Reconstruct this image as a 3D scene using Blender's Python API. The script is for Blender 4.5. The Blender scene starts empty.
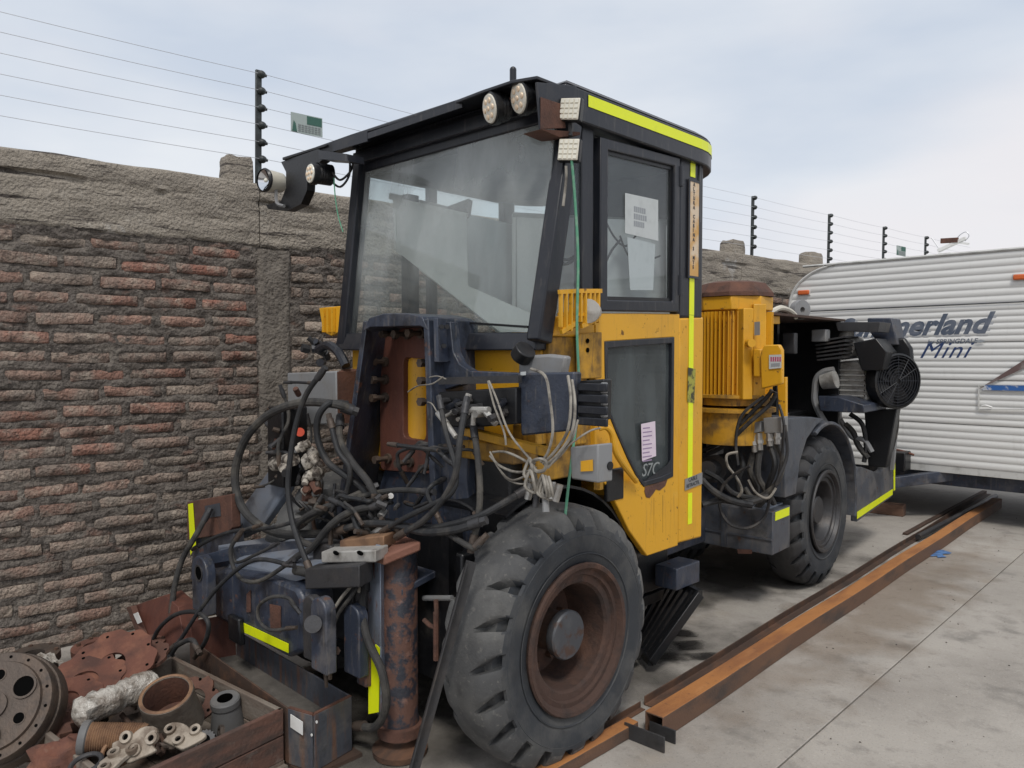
import bpy, bmesh, math, random
from mathutils import Vector, Matrix, noise
rnd = random.Random(11)
R = math.radians
scene = bpy.context.scene
col = scene.collection

# ---------------------------------------------------------------- camera
cd = bpy.data.cameras.new('camera')
cam = bpy.data.objects.new('camera', cd)
col.objects.link(cam)
cd.sensor_width = 36.0
cd.lens = 36.0 * 769.0 / 1024.0
cd.clip_start = 0.05
cd.clip_end = 3000.0
cam.location = (0.0, 0.0, 1.70)
cam.rotation_euler = (R(90.0 - 2.234), 0.0, R(43.8))
scene.camera = cam

# ---------------------------------------------------------------- sky: a closed cloud cover over a clear sky
SUN_EL, SUN_AZ = 54.0, 135.0           # azimuth clockwise from +Y
w = bpy.data.worlds.new('World')
scene.world = w
w.use_nodes = True
nt = w.node_tree
nt.nodes.clear()
N = nt.nodes.new
wo = N('ShaderNodeOutputWorld'); bg = N('ShaderNodeBackground')
sky = N('ShaderNodeTexSky'); sky.sky_type = 'NISHITA'; sky.sun_disc = False
sky.sun_elevation = R(SUN_EL); sky.sun_rotation = R(SUN_AZ)
sky.air_density = 1.0; sky.dust_density = 2.5
tc = N('ShaderNodeTexCoord')
mp = N('ShaderNodeMapping'); mp.inputs['Scale'].default_value = (1.3, 1.3, 4.0)
nz = N('ShaderNodeTexNoise'); nz.inputs['Scale'].default_value = 1.5; nz.inputs['Detail'].default_value = 5.0
nz.inputs['Roughness'].default_value = 0.5
nz2 = N('ShaderNodeTexNoise'); nz2.inputs['Scale'].default_value = 0.9; nz2.inputs['Detail'].default_value = 3.0
rp = N('ShaderNodeValToRGB')
rp.color_ramp.elements[0].position = 0.34; rp.color_ramp.elements[0].color = (4.9, 5.45, 6.3, 1)
rp.color_ramp.elements[1].position = 0.64; rp.color_ramp.elements[1].color = (6.6, 6.85, 7.2, 1)
mx2 = N('ShaderNodeMix'); mx2.data_type = 'RGBA'; mx2.inputs[7].default_value = (7.3, 6.85, 6.9, 1)
mr2 = N('ShaderNodeMapRange'); mr2.inputs[1].default_value = 0.46; mr2.inputs[2].default_value = 0.68
mr2.inputs[4].default_value = 0.8
mx = N('ShaderNodeMix'); mx.data_type = 'RGBA'; mx.inputs[0].default_value = 0.93
L = nt.links.new
L(tc.outputs['Generated'], mp.inputs[0]); L(mp.outputs[0], nz.inputs[0]); L(mp.outputs[0], nz2.inputs[0])
L(nz.outputs[0], rp.inputs[0]); L(nz2.outputs[0], mr2.inputs[0]); L(mr2.outputs[0], mx2.inputs[0])
L(rp.outputs[0], mx2.inputs[6]); L(sky.outputs[0], mx.inputs[6]); L(mx2.outputs[2], mx.inputs[7])
L(mx.outputs[2], bg.inputs[0]); L(bg.outputs[0], wo.inputs[0])
bg.inputs[1].default_value = 0.104

# ---------------------------------------------------------------- sun behind the clouds
sd = bpy.data.lights.new('sun', 'SUN'); sd.energy = 1.5; sd.angle = R(12); sd.color = (1.0, 0.96, 0.9)
sun = bpy.data.objects.new('sun', sd); col.objects.link(sun)
a, e = R(SUN_AZ), R(SUN_EL)
sv = Vector((math.sin(a) * math.cos(e), math.cos(a) * math.cos(e), math.sin(e)))
sun.rotation_euler = sv.to_track_quat('Z', 'Y').to_euler()
sun.location = sv * 50

scene.view_settings.view_transform = 'Standard'
scene.view_settings.look = 'None'
scene.view_settings.gamma = 1.0
scene.view_settings.use_curve_mapping = False
scene.view_settings.exposure = 0.28
scene.cycles.max_bounces = 8
scene.cycles.transparent_max_bounces = 12

# ---------------------------------------------------------------- materials
M = {}
def surf(name, base, layers=(), rough=0.55, metal=0.0, bump=None, rvar=0.0, objcol=False, coord='Object', rand=0.0, spec=0.5, wloc=False):
    """base colour with noise layers: (colour, scale, lo, hi, stretch_xyz, opacity, roughness or None)"""
    m = bpy.data.materials.new(name); m.use_nodes = True
    t = m.node_tree; n = t.nodes; l = t.links.new
    b = n['Principled BSDF']
    b.inputs['Metallic'].default_value = metal
    b.inputs['Specular IOR Level'].default_value = spec
    c = n.new('ShaderNodeTexCoord'); src = c.outputs[coord]
    oi = n.new('ShaderNodeObjectInfo')
    off = n.new('ShaderNodeVectorMath'); off.operation = 'SCALE'; off.inputs[0].default_value = (7.3, 3.1, 5.7)
    l(oi.outputs['Random'], off.inputs['Scale'])
    ad = n.new('ShaderNodeVectorMath'); ad.operation = 'ADD'
    if wloc: src = n.new('ShaderNodeNewGeometry').outputs['Position']
    l(src, ad.inputs[0]); l(off.outputs[0], ad.inputs[1]); src = ad.outputs[0]
    if objcol:
        cur = oi.outputs['Color']
    else:
        rgb = n.new('ShaderNodeRGB'); rgb.outputs[0].default_value = (*base, 1); cur = rgb.outputs[0]
    if rand:
        hs = n.new('ShaderNodeHueSaturation'); mr = n.new('ShaderNodeMapRange')
        mr.inputs[3].default_value = 1 - rand; mr.inputs[4].default_value = 1 + rand
        l(oi.outputs['Random'], mr.inputs[0]); l(mr.outputs[0], hs.inputs['Value']); l(cur, hs.inputs['Color']); cur = hs.outputs[0]
    rv = n.new('ShaderNodeValue'); rv.outputs[0].default_value = rough; rcur = rv.outputs[0]
    for i, ly in enumerate(layers):
        c2, sc, lo, hi = ly[:4]
        st = ly[4] if len(ly) > 4 and ly[4] else (1, 1, 1)
        op = ly[5] if len(ly) > 5 else 1.0
        r2 = ly[6] if len(ly) > 6 else None
        mp = n.new('ShaderNodeMapping'); mp.inputs['Scale'].default_value = st; mp.inputs['Location'].default_value = (i * 3.7, i * 1.9, i * 2.3)
        tx = n.new('ShaderNodeTexNoise'); tx.inputs['Scale'].default_value = sc; tx.inputs['Detail'].default_value = 7; tx.inputs['Roughness'].default_value = 0.62
        mr = n.new('ShaderNodeMapRange'); mr.inputs[1].default_value = lo; mr.inputs[2].default_value = hi; mr.inputs[4].default_value = op
        l(src, mp.inputs[0]); l(mp.outputs[0], tx.inputs[0]); l(tx.outputs[0], mr.inputs[0])
        mi = n.new('ShaderNodeMix'); mi.data_type = 'RGBA'; mi.inputs[7].default_value = (*c2, 1)
        l(mr.outputs[0], mi.inputs[0]); l(cur, mi.inputs[6]); cur = mi.outputs[2]
        if r2 is not None:
            mf = n.new('ShaderNodeMix'); mf.inputs[3].default_value = r2
            l(mr.outputs[0], mf.inputs[0]); l(rcur, mf.inputs[2]); rcur = mf.outputs[0]
    l(cur, b.inputs['Base Color']); l(rcur, b.inputs['Roughness'])
    if bump:
        tx = n.new('ShaderNodeTexNoise'); tx.inputs['Scale'].default_value = bump[0]; tx.inputs['Detail'].default_value = 8
        bp = n.new('ShaderNodeBump'); bp.inputs['Strength'].default_value = bump[1]; bp.inputs['Distance'].default_value = bump[2] if len(bump) > 2 else 0.01
        l(src, tx.inputs[0]); l(tx.outputs[0], bp.inputs['Height']); l(bp.outputs[0], b.inputs['Normal'])
    M[name] = m
    return m

DUST = (0.20, 0.175, 0.145)
STREAK = (4, 4, 0.5)
surf('grey_paint', (0.036, 0.045, 0.068), [(DUST, 4, .52, .78, None, .55, .8), ((0.010, 0.011, 0.014), 7, .5, .66, None, .75, .3), (DUST, 11, .56, .74, STREAK, .5, .8), ((0.11, 0.05, 0.03), 17, .62, .70, None, .9, .9), ((0.22, 0.21, 0.2), 45, .67, .72, None, .5)], .38, 0, (70, .18))
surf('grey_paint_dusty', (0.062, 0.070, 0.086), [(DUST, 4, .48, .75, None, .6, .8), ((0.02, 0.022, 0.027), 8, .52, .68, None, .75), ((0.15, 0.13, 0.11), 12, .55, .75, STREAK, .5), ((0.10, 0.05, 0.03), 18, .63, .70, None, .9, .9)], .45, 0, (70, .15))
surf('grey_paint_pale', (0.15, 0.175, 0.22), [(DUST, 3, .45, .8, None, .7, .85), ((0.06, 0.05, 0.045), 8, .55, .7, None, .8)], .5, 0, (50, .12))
surf('black_paint', (0.008, 0.0085, 0.010), [(DUST, 5, .58, .85, None, .28, .8), (DUST, 10, .62, .8, STREAK, .2)], .38, 0, (70, .1))
surf('black_frame', (0.013, 0.015, 0.021), [(DUST, 5, .55, .9, None, .22, .7), (DUST, 12, .56, .76, STREAK, .25)], .36, 0, (40, .06))
surf('yellow_paint', (0.68, 0.35, 0.018), [((0.42, 0.22, 0.03), 2.5, .48, .8, None, .55), ((0.30, 0.17, 0.05), 8, .56, .8, STREAK, .5, .8), ((0.10, 0.045, 0.02), 22, .635, .70, None, .9, .9), ((0.05, 0.035, 0.025), 60, .66, .72, None, .7, .9), ((0.80, 0.55, 0.16), 5, .60, .85, None, .4)], .4, 0, (50, .06))
surf('yellow_dirty', (0.50, 0.26, 0.018), [((0.11, 0.065, 0.025), 6, .42, .62, None, .9, .85), ((0.05, 0.035, 0.025), 12, .55, .7, STREAK, .8)], .5, 0, (40, .15))
surf('rust_brown', (0.100, 0.047, 0.033), [((0.17, 0.075, 0.047), 6, .45, .7, None, .8), ((0.05, 0.028, 0.022), 14, .5, .7, None, .8), ((0.24, 0.17, 0.12), 4, .6, .85, None, .4)], .85, 0, (80, .3))
surf('rust_plate', (0.13, 0.048, 0.033), [((0.075, 0.032, 0.026), 5, .42, .7, (4, 4, 1), .8), ((0.24, 0.12, 0.08), 12, .6, .8, None, .5), ((0.05, 0.045, 0.05), 9, .62, .74, None, .7)], .62, .1, (70, .15))
surf('rust_orange', (0.38, 0.160, 0.048), [((0.17, 0.065, 0.03), 5, .45, .68, (1, .25, 1), .85), ((0.50, 0.24, 0.09), 13, .55, .8, (1, .3, 1), .6), ((0.07, 0.045, 0.035), 30, .6, .72, None, .5)], .85, 0, (90, .25))
surf('rust_dark', (0.070, 0.042, 0.030), [((0.20, 0.095, 0.05), 9, .5, .7, (1, .3, 1), .6), ((0.03, 0.026, 0.024), 7, .5, .7, None, .6)], .8, .1, (80, .2))
surf('rust_side', (0.125, 0.07, 0.045), [((0.20, 0.10, 0.05), 6, .5, .7, (1, .2, 1), .7), ((0.05, 0.042, 0.038), 9, .48, .66, (1, .3, 1), .8)], .8, .1, (90, .2))
surf('rust_blue', (0.105, 0.052, 0.038), [((0.020, 0.025, 0.036), 15, .46, .55, None, .95, .5), ((0.30, 0.17, 0.13), 18, .58, .7, None, .5)], .75, 0, (60, .3))
surf('blue_worn', (0.20, 0.235, 0.30), [((0.16, 0.07, 0.05), 10, .56, .66, (3, 3, 1), .9, .9), (DUST, 5, .5, .8, None, .6)], .5, 0, (60, .15))
surf('cast_iron', (0.095, 0.075, 0.062), [((0.17, 0.115, 0.08), 6, .48, .75, None, .7), ((0.04, 0.036, 0.034), 12, .5, .7, None, .7)], .6, .5, (90, .25))
surf('dark_steel', (0.055, 0.055, 0.058), [((0.11, 0.09, 0.075), 6, .5, .75, None, .6), ((0.025, 0.024, 0.024), 14, .5, .7, None, .6)], .5, .4, (70, .15))
surf('steel', (0.42, 0.41, 0.39), [((0.16, 0.14, 0.12), 9, .45, .7, None, .8, .6), ((0.24, 0.13, 0.08), 18, .6, .75, None, .6)], .4, .7, (80, .1))
surf('alloy', (0.50, 0.49, 0.46), [((0.17, 0.15, 0.13), 10, .45, .7, None, .75, .7)], .5, .45, (60, .15))
surf('grey_box', (0.235, 0.24, 0.245), [(DUST, 6, .46, .74, None, .65), ((0.12, 0.11, 0.10), 12, .58, .75, STREAK, .6)], .5, .1, (60, .06))
surf('rubber', (0.066, 0.067, 0.068), [((0.15, 0.147, 0.138), 3.5, .42, .72, None, .8), ((0.20, 0.19, 0.17), 40, .58, .68, None, .5), ((0.025, 0.025, 0.026), 11, .52, .72, None, .55)], .82, 0, (110, .2))
surf('rubber_side', (0.028, 0.032, 0.038), [((0.11, 0.107, 0.10), 4.5, .46, .72, None, .75, .9), ((0.018, 0.019, 0.022), 14, .5, .7, None, .5)], .66, 0, (80, .12))
surf('rubber_dark', (0.030, 0.030, 0.032), [((0.085, 0.08, 0.074), 4, .5, .8, None, .6), ((0.02, 0.02, 0.02), 10, .5, .7, None, .6)], .75, 0, (100, .2))
surf('hose', (0.016, 0.017, 0.019), [((0.10, 0.09, 0.078), 7, .52, .76, None, .75, .9), ((0.05, 0.05, 0.05), 25, .55, .7, None, .5)], .62, 0, (150, .15))
surf('hose_dusty', (0.036, 0.035, 0.034), [((0.15, 0.135, 0.11), 6, .48, .72, None, .75), ((0.015, 0.015, 0.016), 14, .5, .65, None, .7)], .78, 0, (150, .2))
surf('wire_black', (0.02, 0.02, 0.022), [(DUST, 12, .5, .8, None, .5)], .6)
surf('wire_pale', (0.27, 0.25, 0.215), [((0.07, 0.06, 0.05), 16, .46, .66, None, .85)], .6)
surf('cord_green', (0.10, 0.30, 0.19), [((0.22, 0.36, 0.26), 30, .5, .7)], .8)
surf('lime', (0.78, 0.86, 0.008), [((0.55, 0.6, 0.05), 20, .55, .75, None, .4)], .35, 0, (300, .05))
surf('white_paint', (0.72, 0.72, 0.70), [(DUST, 6, .5, .8, None, .5)], .5)
surf('white_text', (0.25, 0.27, 0.27), [((0.2, 0.2, 0.2), 30, .5, .7, None, .4)], .6)
surf('paper', (0.50, 0.53, 0.53), [((0.36, 0.39, 0.39), 14, .5, .7, None, .5)], .7)
surf('paper_pink', (0.68, 0.58, 0.66), [((0.5, 0.42, 0.5), 20, .5, .7, None, .5)], .7)
surf('ink', (0.05, 0.055, 0.065), rough=.7)
surf('void', (0.004, 0.004, 0.004), rough=1.0, spec=0.0)  # flat black that stands in for the dark inside holes and bores
surf('ink_grey', (0.28, 0.30, 0.32), rough=.7)
surf('ink_red', (0.45, 0.06, 0.14), rough=.7)
surf('ink_violet', (0.30, 0.22, 0.34), rough=.7)
surf('gold_sign', (0.58, 0.33, 0.10), [((0.66, 0.55, 0.42), 7, .46, .62, None, .9), ((0.3, 0.2, 0.12), 30, .6, .75, None, .6)], .5)
surf('led_lens', (0.72, 0.68, 0.58), [((0.5, 0.46, 0.38), 60, .5, .7, None, .6)], .25)
surf('led_dot', (0.80, 0.62, 0.44), rough=.3)
surf('led_cream', (0.78, 0.76, 0.66), rough=.25)
surf('chrome', (0.75, 0.77, 0.8), rough=.12, metal=1.0)
surf('cream_shell', (0.58, 0.55, 0.46), [(DUST, 8, .5, .75, None, .6)], .5)
surf('red_plastic', (0.55, 0.07, 0.03), rough=.4)
surf('orange_lens', (0.62, 0.13, 0.03), [((0.4, 0.08, 0.03), 30, .5, .7, None, .5)], .3)
surf('seat_cloth', (0.018, 0.019, 0.022), rough=.8)
surf('dusty_floor', (0.11, 0.10, 0.088), [((0.05, 0.045, 0.04), 6, .45, .68), ((0.2, 0.18, 0.155), 9, .56, .75, None, .6)], .9, 0, (50, .3))
surf('cab_lining', (0.11, 0.115, 0.12), [((0.06, 0.06, 0.062), 6, .5, .7)], .8)
surf('rim_rust', (0.062, 0.034, 0.025), [((0.125, 0.062, 0.04), 5, .46, .7, None, .85), ((0.028, 0.02, 0.018), 10, .48, .66, None, .8), ((0.19, 0.14, 0.11), 9, .64, .8, None, .5)], .85, 0, (70, .4))
surf('hub_paint', (0.070, 0.075, 0.085), [((0.09, 0.05, 0.035), 14, .52, .62, None, .9, .9), ((0.22, 0.22, 0.22), 6, .5, .75, None, .5)], .45, .3)
surf('grey_panel', (0.36, 0.37, 0.37), rough=.7)
surf('white_panel', (0.72, 0.73, 0.72), [((0.5, 0.5, 0.5), 5, .55, .75, None, .5)], .6)
surf('rag_blue', (0.09, 0.20, 0.42), [((0.05, 0.1, 0.22), 30, .45, .7)], .9, 0, (60, .4))
surf('wood', (0.17, 0.095, 0.062), [((0.09, 0.05, 0.035), 10, .45, .7, (1, 1, 6)), (DUST, 5, .55, .8, None, .5)], .85, 0, (60, .3))
surf('crate_dark', (0.10, 0.058, 0.045), [((0.17, 0.075, 0.05), 4, .48, .68, None, .7), ((0.04, 0.032, 0.028), 8, .46, .66, (.6, .6, 3), .8), ((0.2, 0.18, 0.155), 12, .6, .75, None, .5)], .85, 0, (60, .35))
surf('crate_wood', (0.20, 0.17, 0.14), [((0.11, 0.075, 0.055), 6, .42, .7, (.4, 2, 5)), ((0.15, 0.06, 0.04), 4, .58, .72, None, .7)], .85, 0, (60, .35))
surf('rust_cap', (0.19, 0.085, 0.058), [((0.26, 0.14, 0.10), 8, .5, .7, None, .7), ((0.09, 0.045, 0.035), 10, .55, .7, None, .7)], .85, 0, (60, .3))
surf('rust_red', (0.135, 0.054, 0.036), [((0.23, 0.10, 0.06), 8, .5, .7, None, .8), ((0.06, 0.03, 0.024), 7, .46, .68, None, .85), ((0.34, 0.26, 0.2), 15, .64, .8, None, .5)], .9, 0, (60, .35))
surf('thread_rust', (0.26, 0.15, 0.085), [((0.11, 0.06, 0.04), 10, .45, .7)], .7, .3)
surf('plastic_wrap', (0.44, 0.415, 0.37), [((0.17, 0.135, 0.105), 11, .42, .62, None, .85, .35), ((0.75, 0.74, 0.7), 30, .62, .7, None, .6)], .16, 0, (28, .9, .03))
surf('pvc_grey', (0.12, 0.12, 0.12), [((0.2, 0.17, 0.14), 5, .5, .75, None, .6)], .6, 0, (60, .1))
surf('blotched_iron', (0.20, 0.17, 0.14), [((0.10, 0.07, 0.052), 7, .45, .65, None, .8), ((0.30, 0.27, 0.23), 10, .58, .75, None, .6)], .55, .35, (60, .25))
surf('blotched_alloy', (0.36, 0.31, 0.25), [((0.12, 0.085, 0.06), 9, .45, .62, None, .9), ((0.55, 0.5, 0.43), 14, .58, .7, None, .6)], .6, .3, (60, .3))
surf('siding', (0.70, 0.70, 0.68), [((0.50, 0.49, 0.46), 2.0, .5, .85, (.3, 1, 3), .5), ((0.42, 0.41, 0.38), 5, .6, .85, (3, 3, .6), .35)], .42)
surf('siding_trim', (0.55, 0.55, 0.53), [((0.3, 0.3, 0.28), 8, .5, .8)], .5)
surf('decal_grey', (0.075, 0.095, 0.135), [((0.17, 0.19, 0.23), 8, .45, .7)], .5)
surf('decal_shadow', (0.40, 0.41, 0.43), rough=.5)
surf('decal_navy', (0.022, 0.045, 0.13), rough=.45)
surf('decal_blue', (0.03, 0.12, 0.36), [((0.5, 0.52, 0.55), 14, .56, .64)], .5)
surf('decal_brown', (0.13, 0.085, 0.08), [((0.25, 0.22, 0.21), 9, .5, .7)], .5)
surf('fence_black', (0.022, 0.026, 0.026), [((0.06, 0.075, 0.075), 14, .5, .7)], .5)
surf('fence_wire', (0.55, 0.56, 0.58), rough=.5, metal=.6)
surf('sign_board', (0.36, 0.42, 0.40), [((0.06, 0.11, 0.10), 5, .5, .6, (1, 1, 2), .8)], .6)
surf('sign_green', (0.04, 0.12, 0.09), rough=.6)
surf('brick', (0.3, 0.2, 0.15), [((0.215, 0.185, 0.156), 5, .42, .60, None, .88), ((0.47, 0.40, 0.325), 9, .52, .72, None, .75), ((0.055, 0.042, 0.036), 15, .56, .70, None, .85), ((0.09, 0.07, 0.06), 75, .54, .64, None, .6), ((0.55, 0.47, 0.39), 60, .60, .70, None, .5)], .95, 0, (55, .9, .03), objcol=True, wloc=True)
surf('mortar', (0.138, 0.119, 0.104), [((0.235, 0.208, 0.178), 7, .46, .68, None, .85), ((0.045, 0.038, 0.034), 10, .5, .68, None, .8), ((0.24, 0.125, 0.09), 4.3, .58, .70, (1, 1, 2), .6), ((0.04, 0.035, 0.03), 65, .54, .64, None, .65), ((0.32, 0.29, 0.25), 50, .59, .70, None, .6)], .95, 0, (55, .9, .03))
surf('column_concrete', (0.19, 0.168, 0.143), [((0.11, 0.095, 0.082), 5, .45, .66, (1, 1, .5), .85), ((0.28, 0.25, 0.21), 9, .55, .75, None, .7), ((0.05, 0.043, 0.038), 18, .58, .7, None, .8)], .95, 0, (40, .9, .03))
surf('old_concrete', (0.33, 0.292, 0.242), [((0.21, 0.185, 0.155), 3, .42, .70, (1, 1, 3), .85), ((0.44, 0.41, 0.36), 6, .58, .8, None, .7), ((0.09, 0.075, 0.065), 8, .56, .68, (.5, .5, 6), .8), ((0.46, 0.45, 0.43), 2.6, .62, .68, None, .7), ((0.08, 0.068, 0.058), 60, .56, .66, None, .55), ((0.06, 0.05, 0.044), 5, .60, .63, (.35, .35, 5), .9), ((0.50, 0.46, 0.40), 45, .61, .70, None, .5)], .92, 0, (60, .9, .025))
surf('slab', (0.375, 0.348, 0.312), [((0.27, 0.247, 0.22), .9, .42, .66, None, .9), ((0.43, 0.40, 0.36), 2.2, .52, .75, None, .7), ((0.17, 0.157, 0.14), 2.9, .57, .70, None, .75, .6), ((0.33, 0.25, 0.16), 1.3, .62, .8, None, .5), ((0.12, 0.11, 0.10), 34, .68, .74, None, .7), ((0.22, 0.2, 0.18), 12, .56, .72, None, .6), ((0.17, 0.155, 0.14), 90, .57, .66, None, .45), ((0.52, 0.49, 0.45), 70, .60, .70, None, .4)], .78, 0, (90, .35, .008))
surf('ground_fill', (0.10, 0.09, 0.08), [((0.17, 0.15, 0.13), 3, .45, .7)], .95, 0, (30, .4))
surf('grease_white', (0.46, 0.42, 0.36), [((0.07, 0.055, 0.045), 22, .44, .56, None, .95)], .7, 0, (40, .5))
surf('trough_paint', (0.06, 0.066, 0.08), [((0.13, 0.065, 0.04), 6, .5, .64, STREAK, .9, .9), (DUST, 5, .5, .75, None, .6), ((0.02, 0.02, 0.024), 11, .55, .7, None, .6)], .55, 0, (60, .2))
surf('grit_stone', (0.16, 0.14, 0.12), [((0.06, 0.05, 0.045), 12, .45, .6)], .9)
surf('tape_worn', (0.35, 0.34, 0.06), [((0.05, 0.05, 0.03), 22, .45, .55, None, 1.0)], .7)

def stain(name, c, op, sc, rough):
    """a patch of soaked-in dirt or painted shade that thins out raggedly towards its rim"""
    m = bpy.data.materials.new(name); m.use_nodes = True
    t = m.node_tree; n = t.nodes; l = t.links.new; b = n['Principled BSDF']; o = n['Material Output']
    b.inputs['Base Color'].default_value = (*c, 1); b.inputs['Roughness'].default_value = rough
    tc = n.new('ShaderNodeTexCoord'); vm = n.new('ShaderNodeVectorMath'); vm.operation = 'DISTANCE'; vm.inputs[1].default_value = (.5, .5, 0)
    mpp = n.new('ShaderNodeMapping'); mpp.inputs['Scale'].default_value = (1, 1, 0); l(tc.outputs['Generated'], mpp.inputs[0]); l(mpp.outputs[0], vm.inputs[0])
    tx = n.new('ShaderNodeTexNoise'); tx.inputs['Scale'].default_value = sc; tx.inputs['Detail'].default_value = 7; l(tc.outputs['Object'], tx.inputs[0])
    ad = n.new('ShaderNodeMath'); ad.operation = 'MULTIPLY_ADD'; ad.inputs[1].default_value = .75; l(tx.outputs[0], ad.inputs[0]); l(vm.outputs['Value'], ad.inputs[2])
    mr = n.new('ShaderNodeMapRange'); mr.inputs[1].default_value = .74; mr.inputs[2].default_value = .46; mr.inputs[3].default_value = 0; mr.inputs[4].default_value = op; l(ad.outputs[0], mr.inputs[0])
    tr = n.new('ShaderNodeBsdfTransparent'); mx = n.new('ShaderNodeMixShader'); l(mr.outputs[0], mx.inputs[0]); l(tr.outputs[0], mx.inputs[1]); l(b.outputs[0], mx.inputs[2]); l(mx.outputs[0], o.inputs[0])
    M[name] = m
stain('grime_shade', (0.085, 0.078, 0.068), .80, 2.2, .65)  # oily dirt and the shade around the rig, both put into this colour
stain('oil', (0.028, 0.026, 0.024), .95, 7, .4)
stain('rust_stain', (0.22, 0.14, 0.075), .30, 3.5, .8)
def glass(name, tint, dust_haze, rough, dust_haze_col, opac=0.0, grad=False):
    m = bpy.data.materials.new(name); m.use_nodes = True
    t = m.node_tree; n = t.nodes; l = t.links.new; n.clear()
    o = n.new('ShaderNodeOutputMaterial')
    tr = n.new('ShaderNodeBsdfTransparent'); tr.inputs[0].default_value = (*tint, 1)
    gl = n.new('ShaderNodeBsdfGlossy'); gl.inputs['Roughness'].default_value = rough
    df = n.new('ShaderNodeBsdfDiffuse'); df.inputs[0].default_value = (*dust_haze_col, 1)
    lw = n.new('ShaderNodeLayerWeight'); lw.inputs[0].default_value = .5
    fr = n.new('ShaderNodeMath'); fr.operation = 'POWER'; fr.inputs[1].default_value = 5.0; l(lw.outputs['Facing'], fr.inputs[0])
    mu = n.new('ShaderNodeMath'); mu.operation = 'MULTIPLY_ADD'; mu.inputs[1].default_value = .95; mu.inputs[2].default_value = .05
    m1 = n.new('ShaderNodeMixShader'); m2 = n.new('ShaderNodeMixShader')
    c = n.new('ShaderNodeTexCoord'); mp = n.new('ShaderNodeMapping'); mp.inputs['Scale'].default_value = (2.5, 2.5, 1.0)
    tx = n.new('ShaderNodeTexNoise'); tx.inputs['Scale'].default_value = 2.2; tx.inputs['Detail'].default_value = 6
    mr = n.new('ShaderNodeMapRange'); mr.inputs[1].default_value = .3; mr.inputs[2].default_value = .75; mr.inputs[3].default_value = dust_haze * .45 + opac; mr.inputs[4].default_value = dust_haze * 1.5 + opac
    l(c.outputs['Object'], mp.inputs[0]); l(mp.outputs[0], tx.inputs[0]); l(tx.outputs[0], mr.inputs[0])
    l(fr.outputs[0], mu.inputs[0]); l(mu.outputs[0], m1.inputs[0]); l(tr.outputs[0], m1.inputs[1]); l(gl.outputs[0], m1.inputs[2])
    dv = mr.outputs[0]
    if grad:   # dirt film plus painted sky reflection: thin low down, thicker towards the top
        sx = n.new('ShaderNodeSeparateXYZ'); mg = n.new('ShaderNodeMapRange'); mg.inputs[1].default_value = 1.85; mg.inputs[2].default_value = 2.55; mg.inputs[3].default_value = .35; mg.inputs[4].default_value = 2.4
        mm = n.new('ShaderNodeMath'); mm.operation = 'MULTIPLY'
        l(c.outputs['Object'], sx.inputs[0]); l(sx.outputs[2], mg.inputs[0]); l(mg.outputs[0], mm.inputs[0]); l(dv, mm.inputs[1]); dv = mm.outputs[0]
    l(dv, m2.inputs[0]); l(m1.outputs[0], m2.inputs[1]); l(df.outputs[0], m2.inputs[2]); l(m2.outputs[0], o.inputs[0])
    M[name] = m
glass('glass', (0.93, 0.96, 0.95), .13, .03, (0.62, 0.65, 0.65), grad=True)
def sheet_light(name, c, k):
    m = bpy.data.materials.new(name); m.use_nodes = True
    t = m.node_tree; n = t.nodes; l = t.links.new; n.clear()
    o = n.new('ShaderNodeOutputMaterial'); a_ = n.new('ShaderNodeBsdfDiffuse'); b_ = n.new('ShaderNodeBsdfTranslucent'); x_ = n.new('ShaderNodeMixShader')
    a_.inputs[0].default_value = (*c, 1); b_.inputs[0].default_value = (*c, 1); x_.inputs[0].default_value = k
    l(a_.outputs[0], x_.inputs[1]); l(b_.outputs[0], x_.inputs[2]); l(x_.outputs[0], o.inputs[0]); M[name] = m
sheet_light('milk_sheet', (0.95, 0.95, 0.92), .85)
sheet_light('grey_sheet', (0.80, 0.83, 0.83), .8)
glass('glass_dark', (0.16, 0.20, 0.22), .22, .05, (0.27, 0.31, 0.32))
glass('glass_side', (0.93, 0.96, 0.97), .05, .03, (0.42, 0.45, 0.45))

# ---------------------------------------------------------------- mesh helpers
def V(*a): return Vector(a[0] if len(a) == 1 else a)
def perp(d):
    d = d.normalized(); u = Vector((0, 0, 1)) if abs(d.z) < .9 else Vector((1, 0, 0))
    x = d.cross(u).normalized(); return x, x.cross(d).normalized()
def spline(pts, k=6, closed=False):
    p = [V(q) for q in pts]
    if len(p) < 3 and not closed: return p
    out = []; n = len(p); segs = n if closed else n - 1
    for i in range(segs):
        if closed: a, b, c, d = p[(i - 1) % n], p[i], p[(i + 1) % n], p[(i + 2) % n]
        else: a, b, c, d = p[max(i - 1, 0)], p[i], p[i + 1], p[min(i + 2, n - 1)]
        for j in range(k):
            t = j / k
            out.append(.5 * ((2 * b) + (c - a) * t + (2 * a - 5 * b + 4 * c - d) * t * t + (3 * b - a - 3 * c + d) * t ** 3))
    if not closed: out.append(p[-1])
    return out

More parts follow.
